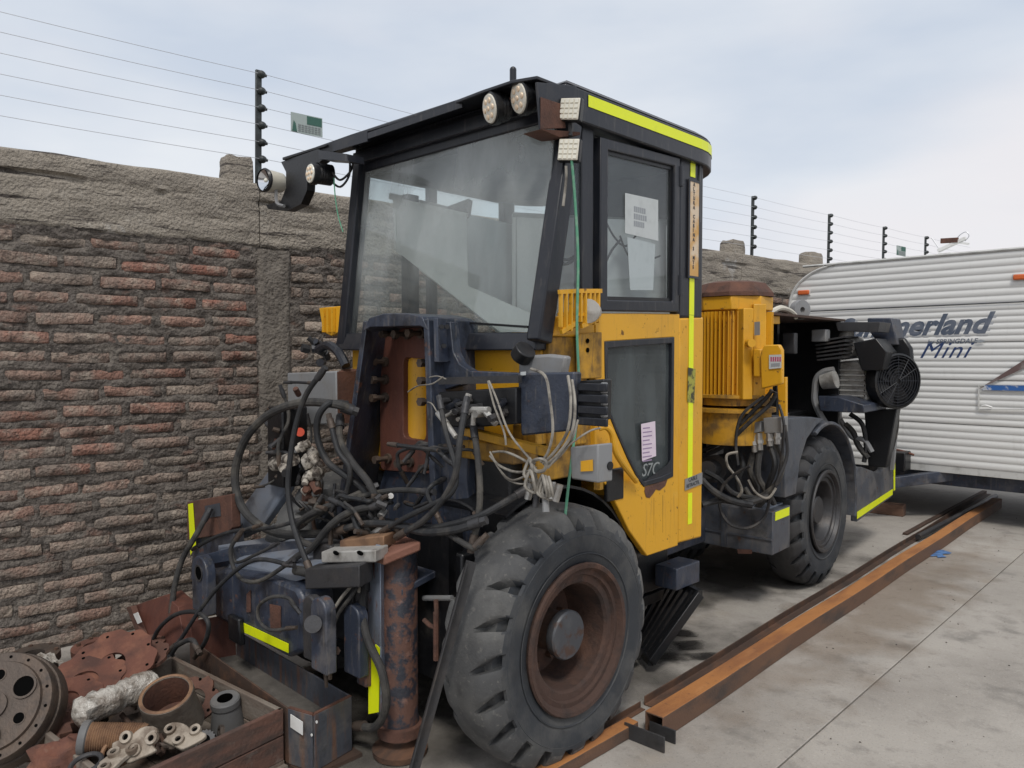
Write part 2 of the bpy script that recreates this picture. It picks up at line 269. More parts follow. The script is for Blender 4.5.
class MB:
    xf = None
    def __init__(s): s.v = []; s.f = []
    def add(s, vs, fs):
        o = len(s.v); s.v += [V(q) for q in vs]; s.f += [[i + o for i in f] for f in fs]; return s
    def box(s, x0, x1, y0, y1, z0, z1):
        return s.add([(x0, y0, z0), (x1, y0, z0), (x1, y1, z0), (x0, y1, z0), (x0, y0, z1), (x1, y0, z1), (x1, y1, z1), (x0, y1, z1)],
                     [(0, 3, 2, 1), (4, 5, 6, 7), (0, 1, 5, 4), (1, 2, 6, 5), (2, 3, 7, 6), (3, 0, 4, 7)])
    def obox(s, c, a, b, d):
        c, a, b, d = V(c), V(a), V(b), V(d); p = []
        for k in (-1, 1):
            for i, j in ((-1, -1), (1, -1), (1, 1), (-1, 1)): p.append(c + a * i + b * j + d * k)
        return s.add(p, [(0, 3, 2, 1), (4, 5, 6, 7), (0, 1, 5, 4), (1, 2, 6, 5), (2, 3, 7, 6), (3, 0, 4, 7)])
    def bar(s, p0, p1, w, h, up=(0, 0, 1)):
        p0, p1 = V(p0), V(p1); d = p1 - p0; u = V(up)
        x = d.cross(u)
        if x.length < 1e-6: x, u2 = perp(d)
        x.normalize(); u2 = x.cross(d).normalized()
        return s.obox((p0 + p1) / 2, x * w / 2, u2 * h / 2, d / 2)
    def cyl(s, p0, p1, r, r1=None, n=16):
        p0, p1 = V(p0), V(p1); r1 = r if r1 is None else r1; x, y = perp(p1 - p0); vs = []
        for p, q in ((p0, r), (p1, r1)):
            for i in range(n):
                a = 2 * math.pi * i / n; vs.append(p + (x * math.cos(a) + y * math.sin(a)) * q)
        fs = [(i, (i + 1) % n, n + (i + 1) % n, n + i) for i in range(n)] + [list(range(n))[::-1], list(range(n, 2 * n))]
        return s.add(vs, fs)
    def tube(s, pts, r, n=8, k=6, closed=False, cap=True):
        p = spline(pts, k, closed); m = len(p); vs = []; x = None
        for i in range(m):
            if closed: d = p[(i + 1) % m] - p[i - 1]
            else: d = p[min(i + 1, m - 1)] - p[max(i - 1, 0)]
            if d.length < 1e-7: d = Vector((0, 0, 1))
            d.normalize()
            if x is None: x, _ = perp(d)
            x = (x - d * x.dot(d))
            if x.length < 1e-5: x, _ = perp(d)
            x.normalize(); y = x.cross(d)
            for j in range(n):
                a = 2 * math.pi * j / n; vs.append(p[i] + (x * math.cos(a) + y * math.sin(a)) * r)
        fs = []
        for i in range(m if closed else m - 1):
            i2 = (i + 1) % m
            for j in range(n): fs.append((i * n + j, i * n + (j + 1) % n, i2 * n + (j + 1) % n, i2 * n + j))
        if cap and not closed: fs += [list(range(n))[::-1], list(range((m - 1) * n, m * n))]
        return s.add(vs, fs)
    def lathe(s, c, axis, prof, n=32, closed=False):
        c = V(c); ax = V(axis).normalized(); x, y = perp(ax); vs = []
        for r, h in prof:
            for i in range(n):
                a = 2 * math.pi * i / n; vs.append(c + ax * h + (x * math.cos(a) + y * math.sin(a)) * max(r, 1e-4))
        m = len(prof); fs = []
        for k in range(m if closed else m - 1):
            k2 = (k + 1) % m
            for i in range(n): fs.append((k * n + i, k * n + (i + 1) % n, k2 * n + (i + 1) % n, k2 * n + i))
        return s.add(vs, fs)
    def sph(s, c, r, n=14, sq=(1, 1, 1)):
        o = len(s.v); s.lathe((0, 0, 0), (0, 0, 1), [(r * math.sin(math.pi * i / 8), -r * math.cos(math.pi * i / 8)) for i in range(9)], n)
        for i in range(o, len(s.v)): q = s.v[i]; s.v[i] = V(c) + Vector((q.x * sq[0], q.y * sq[1], q.z * sq[2]))
        return s
    def prism(s, pts, vec):
        p = [V(q) for q in pts]; n = len(p); v = V(vec)
        return s.add(p + [q + v for q in p], [list(range(n))[::-1], list(range(n, 2 * n))] + [(i, (i + 1) % n, n + (i + 1) % n, n + i) for i in range(n)])
    def loft(s, a, b):
        n = len(a)
        return s.add(list(a) + list(b), [list(range(n))[::-1], list(range(n, 2 * n))] + [(i, (i + 1) % n, n + (i + 1) % n, n + i) for i in range(n)])
    def frame(s, outer, inner, vec):
        """flat ring between two outlines with the same number of points, thickened by vec"""
        n = len(outer); v = V(vec); o = [V(q) for q in outer]; i_ = [V(q) for q in inner]
        vs = o + i_ + [q + v for q in o] + [q + v for q in i_]; fs = []
        for k in range(n):
            k2 = (k + 1) % n
            fs += [(k, k2, n + k2, n + k), (2 * n + k, 3 * n + k, 3 * n + k2, 2 * n + k2), (k, 2 * n + k, 2 * n + k2, k2), (n + k, n + k2, 3 * n + k2, 3 * n + k)]
        return s.add(vs, fs)
    def mesh(s, name, off=Vector((0, 0, 0)), ang=35):
        me = bpy.data.meshes.new(name); vs = s.v
        if MB.xf is not None: vs = [MB.xf @ q for q in vs]
        me.from_pydata([tuple(q - off) for q in vs], [], s.f)
        b = bmesh.new(); b.from_mesh(me); bmesh.ops.recalc_face_normals(b, faces=b.faces); b.to_mesh(me); b.free()
        if ang:
            me.polygons.foreach_set('use_smooth', [True] * len(me.polygons)); me.set_sharp_from_angle(angle=R(ang))
        me.update(); return me

ROOT = {}
def rootloc(o):
    while o.parent: o = o.parent
    return o.location.copy()
def tag(o, label=None, cat=None, group=None, kind=None):
    if label: o['label'] = label
    if cat: o['category'] = cat
    if group: o['group'] = group
    if kind: o['kind'] = kind
    return o
def empty(name, loc, label=None, cat=None, group=None):
    o = bpy.data.objects.new(name, None); col.objects.link(o); o.location = loc; o.empty_display_size = .2
    return tag(o, label, cat, group)
def part(name, mb, mat, parent=None, bev=0, ang=35, label=None):
    off = rootloc(parent) if parent else Vector((0, 0, 0))
    me = mb.mesh(name, off, ang); me.materials.append(M[mat])
    o = bpy.data.objects.new(name, me); col.objects.link(o)
    if parent: o.parent = parent
    if bev:
        b = o.modifiers.new('bevel', 'BEVEL'); b.width = bev; b.segments = 2; b.limit_method = 'ANGLE'; b.angle_limit = R(40); b.harden_normals = False
    if label: o['label'] = label
    return o
def thing(name, mb, mat, label, cat, group=None, bev=0, loc=None, ang=35):
    """a thing that is one mesh, with its origin at its own base"""
    vs = mb.v
    lo = Vector((sum(q.x for q in vs) / len(vs), sum(q.y for q in vs) / len(vs), min(q.z for q in vs)))
    me = mb.mesh(name, lo, ang); me.materials.append(M[mat])
    o = bpy.data.objects.new(name, me); col.objects.link(o); o.location = lo
    if bev:
        b = o.modifiers.new('bevel', 'BEVEL'); b.width = bev; b.segments = 2; b.limit_method = 'ANGLE'; b.angle_limit = R(40)
    return tag(o, label, cat, group)
def text(name, body, mat, parent, origin, right, up, size, shear=0, bold=0, thick=.0015, align='LEFT', space=1.0):
    """lettering as thin mesh: origin is the baseline start; right and up span its plane"""
    cu = bpy.data.curves.new(name, 'FONT'); cu.body = body; cu.size = size; cu.shear = shear; cu.offset = bold; cu.extrude = thick; cu.align_x = align; cu.space_character = space
    cu.resolution_u = 3
    o = bpy.data.objects.new(name, cu); col.objects.link(o)
    me = bpy.data.meshes.new_from_object(o); bpy.data.objects.remove(o); bpy.data.curves.remove(cu)
    r = V(right).normalized(); u = V(up); u = (u - r * u.dot(r)).normalized(); nn = r.cross(u)
    m = Matrix((r, u, nn)).transposed().to_4x4(); m.translation = V(origin)
    if MB.xf is not None: m = MB.xf @ m
    me.transform(Matrix.Translation(-rootloc(parent)) @ m)
    me.name = name; me.materials.clear(); me.materials.append(M[mat])
    q = bpy.data.objects.new(name, me); col.objects.link(q); q.parent = parent
    return q

# ================================================================ ground
gm = MB().add([(-300, -300, -.02), (300, -300, -.02), (300, 300, -.02), (-300, 300, -.02)], [(0, 1, 2, 3)])
ground = tag(part('ground', gm, 'ground_fill'), kind='structure')
for x0, x1 in ((-9.0, -1.361), (-1.353, 2.0), (2.008, 5.4), (5.408, 9.0)):
    for y0, y1 in ((-6.0, -0.4), (-0.392, 15.0), (15.008, 30.0)):
        part('slab', MB().box(x0, x1, y0, y1, -.08, 0.0), 'slab', ground, bev=.003)
def blob(cx, cy, rx, ry, rot, seed, zz=.006):
    return [(cx + x * rx * math.cos(rot) - y * ry * math.sin(rot), cy + x * rx * math.sin(rot) + y * ry * math.cos(rot), zz) for x, y in ((-1, -1), (1, -1), (1, 1), (-1, 1))]
for i, (c, rx, ry, ro) in enumerate([((-2.329, 3.662, 0.000), .15, .12, .3), ((-2.309, 3.906, 0.000), .16, .07, .9), ((-2.454, 4.034, 0.000), .12, .06, .7), ((-2.159, 3.825, 0.000), .14, .05, .9)]):
    c = (c[0], c[1], .006)
    part('oil_stain', MB().add(blob(c[0], c[1], rx, ry, ro, i, .0055 + .0003 * i), [(0, 1, 2, 3)]), 'oil', ground)

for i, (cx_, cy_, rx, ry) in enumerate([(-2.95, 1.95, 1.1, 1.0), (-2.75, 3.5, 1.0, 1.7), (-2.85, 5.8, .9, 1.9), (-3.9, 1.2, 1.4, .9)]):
    part('grime_shade_patch', MB().add(blob(cx_, cy_, rx, ry, .05, 20 + i, .0025 + .0004 * i), [(0, 1, 2, 3)]), 'grime_shade', ground)  # dark floor patches: oily dirt plus painted shade
part('rust_stain', MB().add(blob(-1.72, 5.6, .55, 3.6, .02, 44, .0012), [(0, 1, 2, 3)]), 'rust_stain', ground)

# ================================================================ perimeter wall
WO = Vector((-4.89, 1.56, 0)); WA = R(6.2)
WD = Vector((math.sin(WA), math.cos(WA), 0)); WN = Vector((math.cos(WA), -math.sin(WA), 0))
def wp(t, h, o=0.0): return WO + WD * t + WN * o + Vector((0, 0, h))
wall = empty('perimeter_wall', wp(0, 0), 'weathered brick wall with concrete columns and a rough concrete beam along its top', 'wall')
COLS = [(-1.75, .22), (1.10, .225), (3.80, .24), (6.57, .26), (8.30, .30), (11.0, .26)]
CH, BL, BH = .1095, .292, .062
T0, T1, NC = -1.4, 13.2, 22
bricks = []
for c in range(NC):
    z = .012 + c * CH
    t = T0 - (c % 2) * .15 + rnd.uniform(-.03, .03)
    while t < T1:
        ln = BL * rnd.uniform(.86, 1.12)
        a0, a1 = t, t + ln
        for cx, cw in COLS:
            if a1 > cx - cw / 2 - .01 and a0 < cx + cw / 2 + .01:
                if cx - cw / 2 - a0 > .09: a1 = cx - cw / 2 - .012
                elif a1 - cx - cw / 2 > .09: a0 = cx + cw / 2 + .012
                else: a0 = a1 = None
                break
        if a0 is not None and a1 - a0 > .06:
            bricks.append((a0, a1, z + .01 * noise.noise(Vector((t * 1.7, z * 2, 3))) + rnd.uniform(-.008, .010), rnd.uniform(-.03, .03)))
        t += ln + rnd.uniform(.022, .05)
# mortar bed: a rough sheet that sits a little behind the brick faces and laps over some of them
def in_brick(t, h):
    best = 0.0
    c = int((h - .0) / CH)
    for a0, a1, z, rz in rows[min(max(c, 0), NC - 1)]:
        if a0 - .01 < t < a1 + .01:
            ex = min(t - a0, a1 - t); ez = min(h - z, z + BH - h)
            return max(0.0, min(1.0, min(ex, ez) / .014 + .3))
    return best
rows = [[] for _ in range(NC)]
for b in bricks: rows[min(int((b[2] + BH / 2) / CH), NC - 1)].append(b)
def sheet(ts, hs, fn):
    m = MB(); nT, nH = len(ts), len(hs)
    m.v = [wp(t, h, fn(t, h)) for t in ts for h in hs]
    m.f = [(i * nH + j, (i + 1) * nH + j, (i + 1) * nH + j + 1, i * nH + j + 1) for i in range(nT - 1) for j in range(nH - 1)]
    return m
def frange(a, b, s):
    n = max(1, int(round((b - a) / s))); return [a + (b - a) * i / n for i in range(n + 1)]
def mortar_off(t, h):
    p = Vector((t, h, 0))
    n = .015 * noise.fractal(Vector((t * 13 + h * 4, h * 24, 0)), .9, 2.1, 6) + .010 * noise.noise(p * 3.1)
    k = in_brick(t, h)
    ooze = .010 * max(0.0, noise.noise(Vector((t * 5, h * 9, 4.2))))
    return -.004 + n - .013 * k + ooze
part('mortar_bed', sheet(frange(T0, 2.3, .0125), frange(-.02, 2.44, .0125), mortar_off), 'mortar', wall, ang=180)
part('mortar_bed', sheet(frange(2.3, T1, .035), frange(-.02, 2.44, .025), mortar_off), 'mortar', wall, ang=180)
part('wall_core', MB().prism([wp(T0, -.02, -.06), wp(T1, -.02, -.06), wp(T1, -.02, -.22), wp(T0, -.02, -.22)], (0, 0, 2.80)), 'old_concrete', wall)
# bricks: worn blocks with knocked-off edges
def brick_mesh(k):
    r = random.Random(100 + k); b = bmesh.new()
    xs = (-.5, -.46, -.18, .14, .46, .5); zs = (-.5, -.34, .34, .5)
    vs = {}
    for i, x in enumerate(xs):
        for j, z in enumerate(zs):
            e = (i in (0, 5)) + (j in (0, 3))
            y = (0, -.007, -.018)[e] + r.uniform(-.007, .005)
            vs[i, j] = b.verts.new((x + (r.uniform(-.02, .02) if 0 < i < 5 else r.uniform(-.012, .012)), -y, z + r.uniform(-.07, .07)))
    for i in range(5):
        for j in range(3): b.faces.new((vs[i, j], vs[i + 1, j], vs[i + 1, j + 1], vs[i, j + 1]))
    edge = [e for e in b.edges if e.is_boundary]
    g = bmesh.ops.extrude_edge_only(b, edges=edge)
    for v in [q for q in g['geom'] if isinstance(q, bmesh.types.BMVert)]: v.co.y = .10
    bmesh.ops.recalc_face_normals(b, faces=b.faces)
    me = bpy.data.meshes.new('brick'); b.to_mesh(me); b.free()
    me.polygons.foreach_set('use_smooth', [True] * len(me.polygons)); me.set_sharp_from_angle(angle=R(50))
    me.materials.append(M['brick']); return me
BM = [brick_mesh(k) for k in range(14)]
ZR = WA + math.pi / 2      # local x along the wall, local -y out of it
def brick_xf(b):
    a0, a1, z, rz = b
    o = rnd.uniform(-.006, .010)
    return wp((a0 + a1) / 2, z + BH / 2, o), a1 - a0
rot = Matrix((WD, -WN, Vector((0, 0, 1)))).transposed()
def near(b):
    t = (b[0] + b[1]) / 2
    if -.75 < t < 1.9: return 0
    if 5.2 < t < 9.0 and b[2] > 1.6: return 1
    return 2 + abs(t - 1)
order = sorted(bricks, key=near)
def brick_colour(b):
    z = b[2]; k = noise.noise(Vector(((b[0]) * 1.2, z * 1.4, 9.0)))
    red = min(1, max(0, .22 + .30 * (z / 2.4) + .9 * k + rnd.uniform(-.28, .28) + (.28 if b[0] < .3 and 1.2 < z < 2.2 else -.12)))
    tan = Vector((.335, .268, .218)); rd = Vector((.31, .145, .105)); c = tan.lerp(rd, red) * rnd.uniform(.75, 1.15)
    return (c.x, c.y, c.z, 1)
for i, b in enumerate(order[:295]):
    p, ln = brick_xf(b)
    o = bpy.data.objects.new('brick', BM[rnd.randrange(14)]); col.objects.link(o); o.parent = wall
    o.matrix_local = Matrix.Translation(p - wall.location) @ (rot.to_4x4() @ Matrix.Rotation(b[3], 4, 'Y')) @ Matrix.Diagonal((ln, 1, BH, 1))
    o.color = brick_colour(b)
rest = MB()
for b in order[295:]:
    p, ln = brick_xf(b); src = BM[rnd.randrange(14)]; m = Matrix.Translation(p) @ rot.to_4x4() @ Matrix.Diagonal((ln, 1, BH, 1))
    rest.add([m @ v.co for v in src.vertices], [list(f.vertices) for f in src.polygons])
o = part('brick_course', rest, 'brick', wall, ang=50); o['kind'] = 'stuff'; o.color = (.28, .19, .145, 1)
# columns and beam
def col_off(t, h): return .016 + .014 * noise.fractal(Vector((t * 9, h * 4, 3)), 1, 2, 6) + .006 * noise.noise(Vector((t * 30, h * 30, 1)))
for cx, cw in COLS:
    hs = frange(-.02, 2.40, .03); ts = frange(cx - cw / 2, cx + cw / 2, .02)
    m = sheet([ts[0] - .004] + ts + [ts[-1] + .004], hs, lambda t, h: -.05 if (t < ts[0] - .002 or t > ts[-1] + .002) else col_off(t, h) - (.02 if (t == ts[0] or t == ts[-1]) else 0))
    part('concrete_column', m, 'column_concrete', wall, ang=60)
def beam_off(t, h):
    p = Vector((t, h * 1.0, 7))
    v = .009 * noise.fractal(Vector((t * 4, h * 11, 2)), 1, 2, 6) + .006 * noise.noise(Vector((t * 18, h * 18, 5)))
    l1 = 2.715 + .02 * noise.noise(Vector((t * 1.3, 0, 1))) + .014 * noise.noise(Vector((t * 9, 0, 4)))
    l2 = 2.57 + .018 * noise.noise(Vector((t * 1.1, 3, 1))) + .008 * noise.noise(Vector((t * 12, 0, 8)))
    chip = noise.noise(Vector((t * 2.1, 5, 5)))
    if h > l1: v += .012 + .008 * chip
    elif h > l1 - .035 and chip > .05: v -= .012
    elif h > l2: v += .003
    if abs(h - l2) < .008 and noise.noise(Vector((t * 3.3, 2, 8))) > 0: v -= .006
    return v + .012
for a0, a1 in ((T0, 1.0), (1.0, 3.8), (3.8, 6.57), (6.57, 8.30), (8.30, T1)):
    ts = frange(a0 + .004, a1 - .004, .02 if a0 < 2 else .05); m = MB(); n = 28
    for t in ts:
        lo = 2.415 + .026 * noise.noise(Vector((t * 2.3, 1, 1))) + .016 * noise.noise(Vector((t * 11, 2, 1)))
        top = 2.828 + .008 * noise.noise(Vector((t * 3, 9, 1)))
        m.v.append(wp(t, lo + .01, -.05))
        for j in range(n + 1):
            h = lo + (top - lo) * j / n; m.v.append(wp(t, h, beam_off(t, h) - (.012 if j in (0, n) else 0)))
        m.v.append(wp(t, top + .002, -.24)); m.v.append(wp(t, lo, -.24))
    q = n + 4
    for i in range(len(ts) - 1):
        for j in range(q): m.f.append((i * q + j, (i + 1) * q + j, (i + 1) * q + (j + 1) % q, i * q + (j + 1) % q))
    m.f += [list(range(q)), list(range((len(ts) - 1) * q, len(ts) * q))[::-1]]
    part('concrete_beam', m, 'old_concrete', wall, ang=50)
for t0, t1, h in ((.80, .99, .18), (6.43, 6.71, .165), (8.13, 8.47, .175)):
    m = MB(); c = (t0 + t1) / 2; hw = (t1 - t0) / 2; ring = []
    for k, (z, s) in enumerate(((-.03, 1), (.07, .98), (h - .03, .96), (h, .84))):
        ring.append([wp(c + hw * s * math.copysign(min(1, abs(math.cos(a)) * 1.35), math.cos(a)) + rnd.uniform(-.006, .006), 2.82 + z + rnd.uniform(-.006, .006), -.11 + .09 * s * math.copysign(min(1, abs(math.sin(a)) * 1.35), math.sin(a))) for a in [2 * math.pi * i / 14 for i in range(14)]])
    for r_ in ring: m.v += r_
    for k in range(3):
        for i in range(14): m.f.append((k * 14 + i, k * 14 + (i + 1) % 14, (k + 1) * 14 + (i + 1) % 14, (k + 1) * 14 + i))
    m.f.append(list(range(42, 56)))
    part('column_stub', m, 'old_concrete', wall, ang=50)

# ================================================================ electric fence on the wall
post_label = ['lumpy black fence post with insulators on the wall top, left of the cab', 'black fence post with insulators on the wall, first one right of the cab',
              'black fence post with insulators by the concrete stub at the caravan corner', 'black fence post with insulators just left of the small fence sign above the caravan', 'short black fence post top beside the caravan roof aerial']
WZ = [3.545, 3.437, 3.325, 3.213, 3.10, 2.99]
for i, t in enumerate((1.01, 6.80, 8.545, 10.09, 11.5)):
    e = empty('fence_post', wp(t, 2.80, .0), post_label[i], 'fence post', 'electric fence posts along the wall')
    part('post', MB().bar(wp(t - .012, 2.76, .0), wp(t, 3.575 - (.07 if i else 0), .0), .04, .022, WN), 'fence_black', e, bev=.004)
    for k, z in enumerate(WZ):
        z -= .06 if i else 0
        m = MB().sph(wp(t + .012, z, .016), .030, 10, (1, 1, .85)).cyl(wp(t + .01, z, .01), wp(t + .05, z, .012), .014, .010, 8)
        part('insulator', m, 'fence_black', e)
wire_label = ['topmost', 'second highest', 'third highest', 'fourth highest', 'second lowest', 'lowest']
for k, z in enumerate(WZ):
    pts = []
    stops = [(-1.3, z + .012), (1.05, z), (6.84, z - .06), (8.58, z - .06), (10.13, z - .06), (11.54, z - .06), (13.2, z - .06)]
    for (ta, za), (tb, zb) in zip(stops[:-1], stops[1:]):
        for q in range(6):
            f = q / 6; pts.append(wp(ta + (tb - ta) * f, za + (zb - za) * f - .03 * (tb - ta) / 6 * 4 * f * (1 - f), .028))
    pts.append(wp(13.2, z - .06, .028))
    thing('fence_wire', MB().tube(pts, .0017, 5, 1), 'fence_wire', wire_label[k] + ' of the thin fence wires strung above the wall', 'wire', 'electric fence wires')
def fence_sign(t0, t1, z0, z1, lab):
    e = empty('fence_sign', wp((t0 + t1) / 2, z0, .04), lab, 'sign', 'warning signs on the fence wires')
    part('board', MB().prism([wp(t0, z0, .036), wp(t1, z0, .036), wp(t1, z1, .036), wp(t0, z1, .036)], WN * .004), 'sign_board', e)
    w_, h_ = t1 - t0, z1 - z0
    m = MB().prism([wp(t0 + w_ * .5, z0 + h_ * .52, .041), wp(t1 - .006, z0 + h_ * .52, .041), wp(t1 - .006, z1 - .006, .041), wp(t0 + w_ * .5, z1 - .006, .041)], WN * .001)
    part('green_panel', m, 'sign_green', e)
    m = MB()
    for k in range(4):
        z = z0 + h_ * (.10 + .10 * k)
        for q in range(7):
            a0 = t0 + w_ * (.22 + .105 * q); m.prism([wp(a0, z, .042), wp(a0 + w_ * .08, z, .042), wp(a0 + w_ * .08, z + h_ * .05, .042), wp(a0, z + h_ * .05, .042)], WN * .0012)
    part('small_print', m, 'white_text', e)
    m = MB().prism([wp(t0 + w_ * .03, z0 + h_ * .04, .042), wp(t0 + w_ * .18, z0 + h_ * .04, .042), wp(t0 + w_ * .14, z0 + h_ * .45, .042), wp(t0 + w_ * .08, z0 + h_ * .6, .042)], WN * .0012)
    part('pictogram', m, 'sign_green', e)
fence_sign(1.215, 1.445, 3.205, 3.335, 'small green and grey warning sign on the fence wires above the cab corner')
fence_sign(10.42, 10.72, 3.13, 3.27, 'tiny dark green sign on the fence wires above the caravan roof')

# ================================================================ caravan
CY = 8.60
car = empty('caravan', (-1.0, CY + 1.1, 0), 'white caravan with ribbed siding and grey lettering parked behind the drill rig', 'caravan')
def xl(z):
    if z < 2.22: return -3.825
    k = min(1, (z - 2.22) / .462); return -3.825 + .62 * (1 - (max(0, 1 - k ** 2.2)) ** .5)
XE = 4.5
# siding sheets: each a run of ribs pressed into one sheet
edges_z = [.575, 1.0, 1.44, 1.81, 2.18, 2.675]
for s in range(5):
    z0, z1 = edges_z[s], edges_z[s + 1] - .006; m = MB(); prof = []
    nrib = max(3, int(round((z1 - z0) / .066)))
    for k in range(nrib):
        b = z0 + (z1 - z0) * k / nrib; h = (z1 - z0) / nrib
        prof += [(b, .0), (b + h * .18, -.007), (b + h * .74, -.006), (b + h * .92, .002)]
    prof.append((z1, .0))
    xs_n = 10
    for z, dy in prof:
        for i in range(xs_n + 1):
            x = xl(z) + (XE - xl(z)) * (i / xs_n) ** 1.5
            tilt = .03 * (x + 3.0) * .6
            m.v.append(Vector((x, CY + dy - .001 * s, z + .004 * (x + 3.8) * (z - .575))))
    for a_ in range(len(prof) - 1):
        for i in range(xs_n): m.f.append((a_ * (xs_n + 1) + i, a_ * (xs_n + 1) + i + 1, (a_ + 1) * (xs_n + 1) + i + 1, (a_ + 1) * (xs_n + 1) + i))
    part('siding_sheet', m, 'siding', car, ang=60)
ol = [(xl(.575), .575)] + [(xl(z), z) for z in frange(.7, 2.22, .38)] + [(xl(z), z) for z in frange(2.26, 2.675, .035)] + [(-3.1, 2.681), (XE, 2.715), (XE, .575)]
part('body', MB().prism([(x, CY + .022, z) for x, z in ol], (0, 2.2, 0)), 'siding', car, ang=40)
tp = [V(x, CY - .012, z) for x, z in ol[4:-1]]
part('roof_edge_trim', MB().tube([(q.x, q.y, q.z + .008) for q in tp], .016, 6, 2), 'siding_trim', car)
part('corner_trim', MB().tube([(x - .004, CY - .008, z) for x, z in ol[:7]], .014, 6, 2), 'siding_trim', car)
part('sheet_seam', MB().tube([(xl(2.18), CY - .02, 2.178), (-1.5, CY - .02, 2.193), (XE, CY - .02, 2.215)], .005, 5, 3), 'ink', car)
for p in ((-3.658, 8.570, 2.394), (-1.576, 8.570, 2.425)):
    x, y, z = p
    o = part('marker_light', MB().box(x - .065, x + .065, CY - .045, CY - .016, z - .026, z + .026), 'orange_lens', car, bev=.012)
    part('light_base', MB().box(x - .072, x + .072, CY - .02, CY - .013, z - .032, z + .032), 'white_paint', o)
# lettering; the first letters stand behind the compressor
UP = (0.0, 0, 1); RT = (1, 0, .018)
b0 = (-1.863, 8.580, 1.904); b1 = (-2.634, 8.580, 1.908)
text('name_shadow', 'Summerland', 'decal_shadow', car, (b0[0] + .03, CY - .0085, b0[2] - .012), RT, UP, .285, .42, .011, .0006, 'RIGHT')
text('name_lettering', 'Summerland', 'decal_grey', car, (b0[0] + .01, CY - .0105, b0[2] + .004), RT, UP, .285, .42, .009, .0006, 'RIGHT')
b = (-2.376, 8.580, 1.802)
text('maker_lettering', 'by SPRINGDALE', 'decal_grey', car, (b[0], CY - .009, b[2]), RT, UP, .064, .25, .001, .001)
part('maker_emblem', MB().prism([(-1.954, 8.575, 1.822), (-1.903, 8.575, 1.807), (-1.852, 8.575, 1.826), (-1.895, 8.575, 1.841)], (0, -.002, 0)), 'ink_grey', car)
b = (-2.457, 8.580, 1.659)
text('model_lettering', 'Mini', 'decal_navy', car, (b[0], CY - .009, b[2]), (1, 0, .012), UP, .235, .5, .0, .0006, 'LEFT', 1.12)
part('brown_swoosh', MB().prism([(-1.919, 8.575, 1.348), (-1.536, 8.575, 1.643), (-1.263, 8.575, 1.920), (-1.258, 8.575, 1.718), (-1.534, 8.575, 1.568)], (0, -.002, 0)), 'decal_brown', car)
part('blue_stripe', MB().prism([(-1.875, 8.572, 1.349), (-1.851, 8.572, 1.399), (-1.102, 8.572, 1.411), (-1.101, 8.572, 1.356)], (0, -.002, 0)), 'decal_blue', car)
part('access_hatch', MB().frame([(-1.911, 8.576, 1.397), (-1.405, 8.576, 1.411), (-1.400, 8.576, 1.178), (-1.906, 8.576, 1.152)], [(-1.898, 8.576, 1.388), (-1.420, 8.576, 1.401), (-1.416, 8.576, 1.187), (-1.894, 8.576, 1.163)], (0, -.006, 0)), 'siding_trim', car)
part('hatch_latch', MB().tube([(-1.869, 8.560, 1.194), (-1.835, 8.555, 1.201), (-1.785, 8.560, 1.184)], .010, 6), 'white_paint', car)
# underside, chassis rail and drawbar
part('lower_skirt', MB().box(-3.8, XE, CY + .004, CY + .05, .50, .58), 'siding_trim', car, bev=.004)
part('chassis_rail', MB().box(-3.6, XE, CY + .10, CY + .18, .36, .49), 'grey_paint', car, bev=.006)
part('drawbar', MB().bar((-2.760, 8.150, 0.366), (-1.992, 8.900, 0.497), .08, .11), 'grey_paint', car, bev=.006)
part('underbelly', MB().box(-3.75, XE, CY + .2, CY + 2.1, .47, .56), 'black_paint', car)
part('battery_box', MB().box(-2.72, -2.50, CY - .22, CY - .03, .50, .70), 'black_paint', car, bev=.012)
part('gas_pipe', MB().tube([(-2.666, 8.500, 0.711), (-2.568, 8.500, 0.699), (-2.453, 8.500, 0.668)], .012, 6), 'rust_red', car)
for x in (1.6, 2.5):
    wpt = V(x, CY + .18, .33)
    t_ = part('wheel', MB().lathe(wpt, (0, -1, 0), [(.0, .07), (.12, .07), (.18, .10), (.2, .06)], 24), 'white_paint', car)
    part('tyre', MB().lathe(wpt, (0, -1, 0), [(.2, .06), (.22, .1), (.3, .1), (.33, .07), (.33, -.07), (.3, -.1), (.2, -.1)], 28), 'rubber', t_)
# folded aerial on the roof
ax = empty('roof_aerial', (-2.321, 8.900, 2.758), 'broken folded aerial of pale bars lying on the caravan roof', 'aerial')
part('mast', MB().bar((-2.378, 8.900, 2.774), (-2.122, 8.900, 2.882), .05, .035), 'white_paint', ax, bev=.005)
part('arm', MB().bar((-2.352, 8.900, 2.875), (-2.189, 8.880, 2.866), .03, .05), 'rust_brown', ax)
part('arm', MB().bar((-2.212, 8.900, 2.850), (-2.093, 8.900, 2.818), .03, .02), 'white_paint', ax)
part('wire_loop', MB().tube([(-2.221, 8.900, 2.861), (-2.177, 8.900, 2.918), (-2.123, 8.900, 2.943), (-2.095, 8.900, 2.899), (-2.130, 8.900, 2.852)], .005, 5), 'fence_wire', ax)
part('wire_loop', MB().tube([(-2.438, 8.900, 2.914), (-2.398, 8.900, 2.848), (-2.359, 8.900, 2.782)], .006, 5), 'fence_wire', ax)
part('mount', MB().box(*[q for q in (-2.36, -2.24, 8.82, 9.0)], 2.67, 2.74), 'siding_trim', ax, bev=.005)

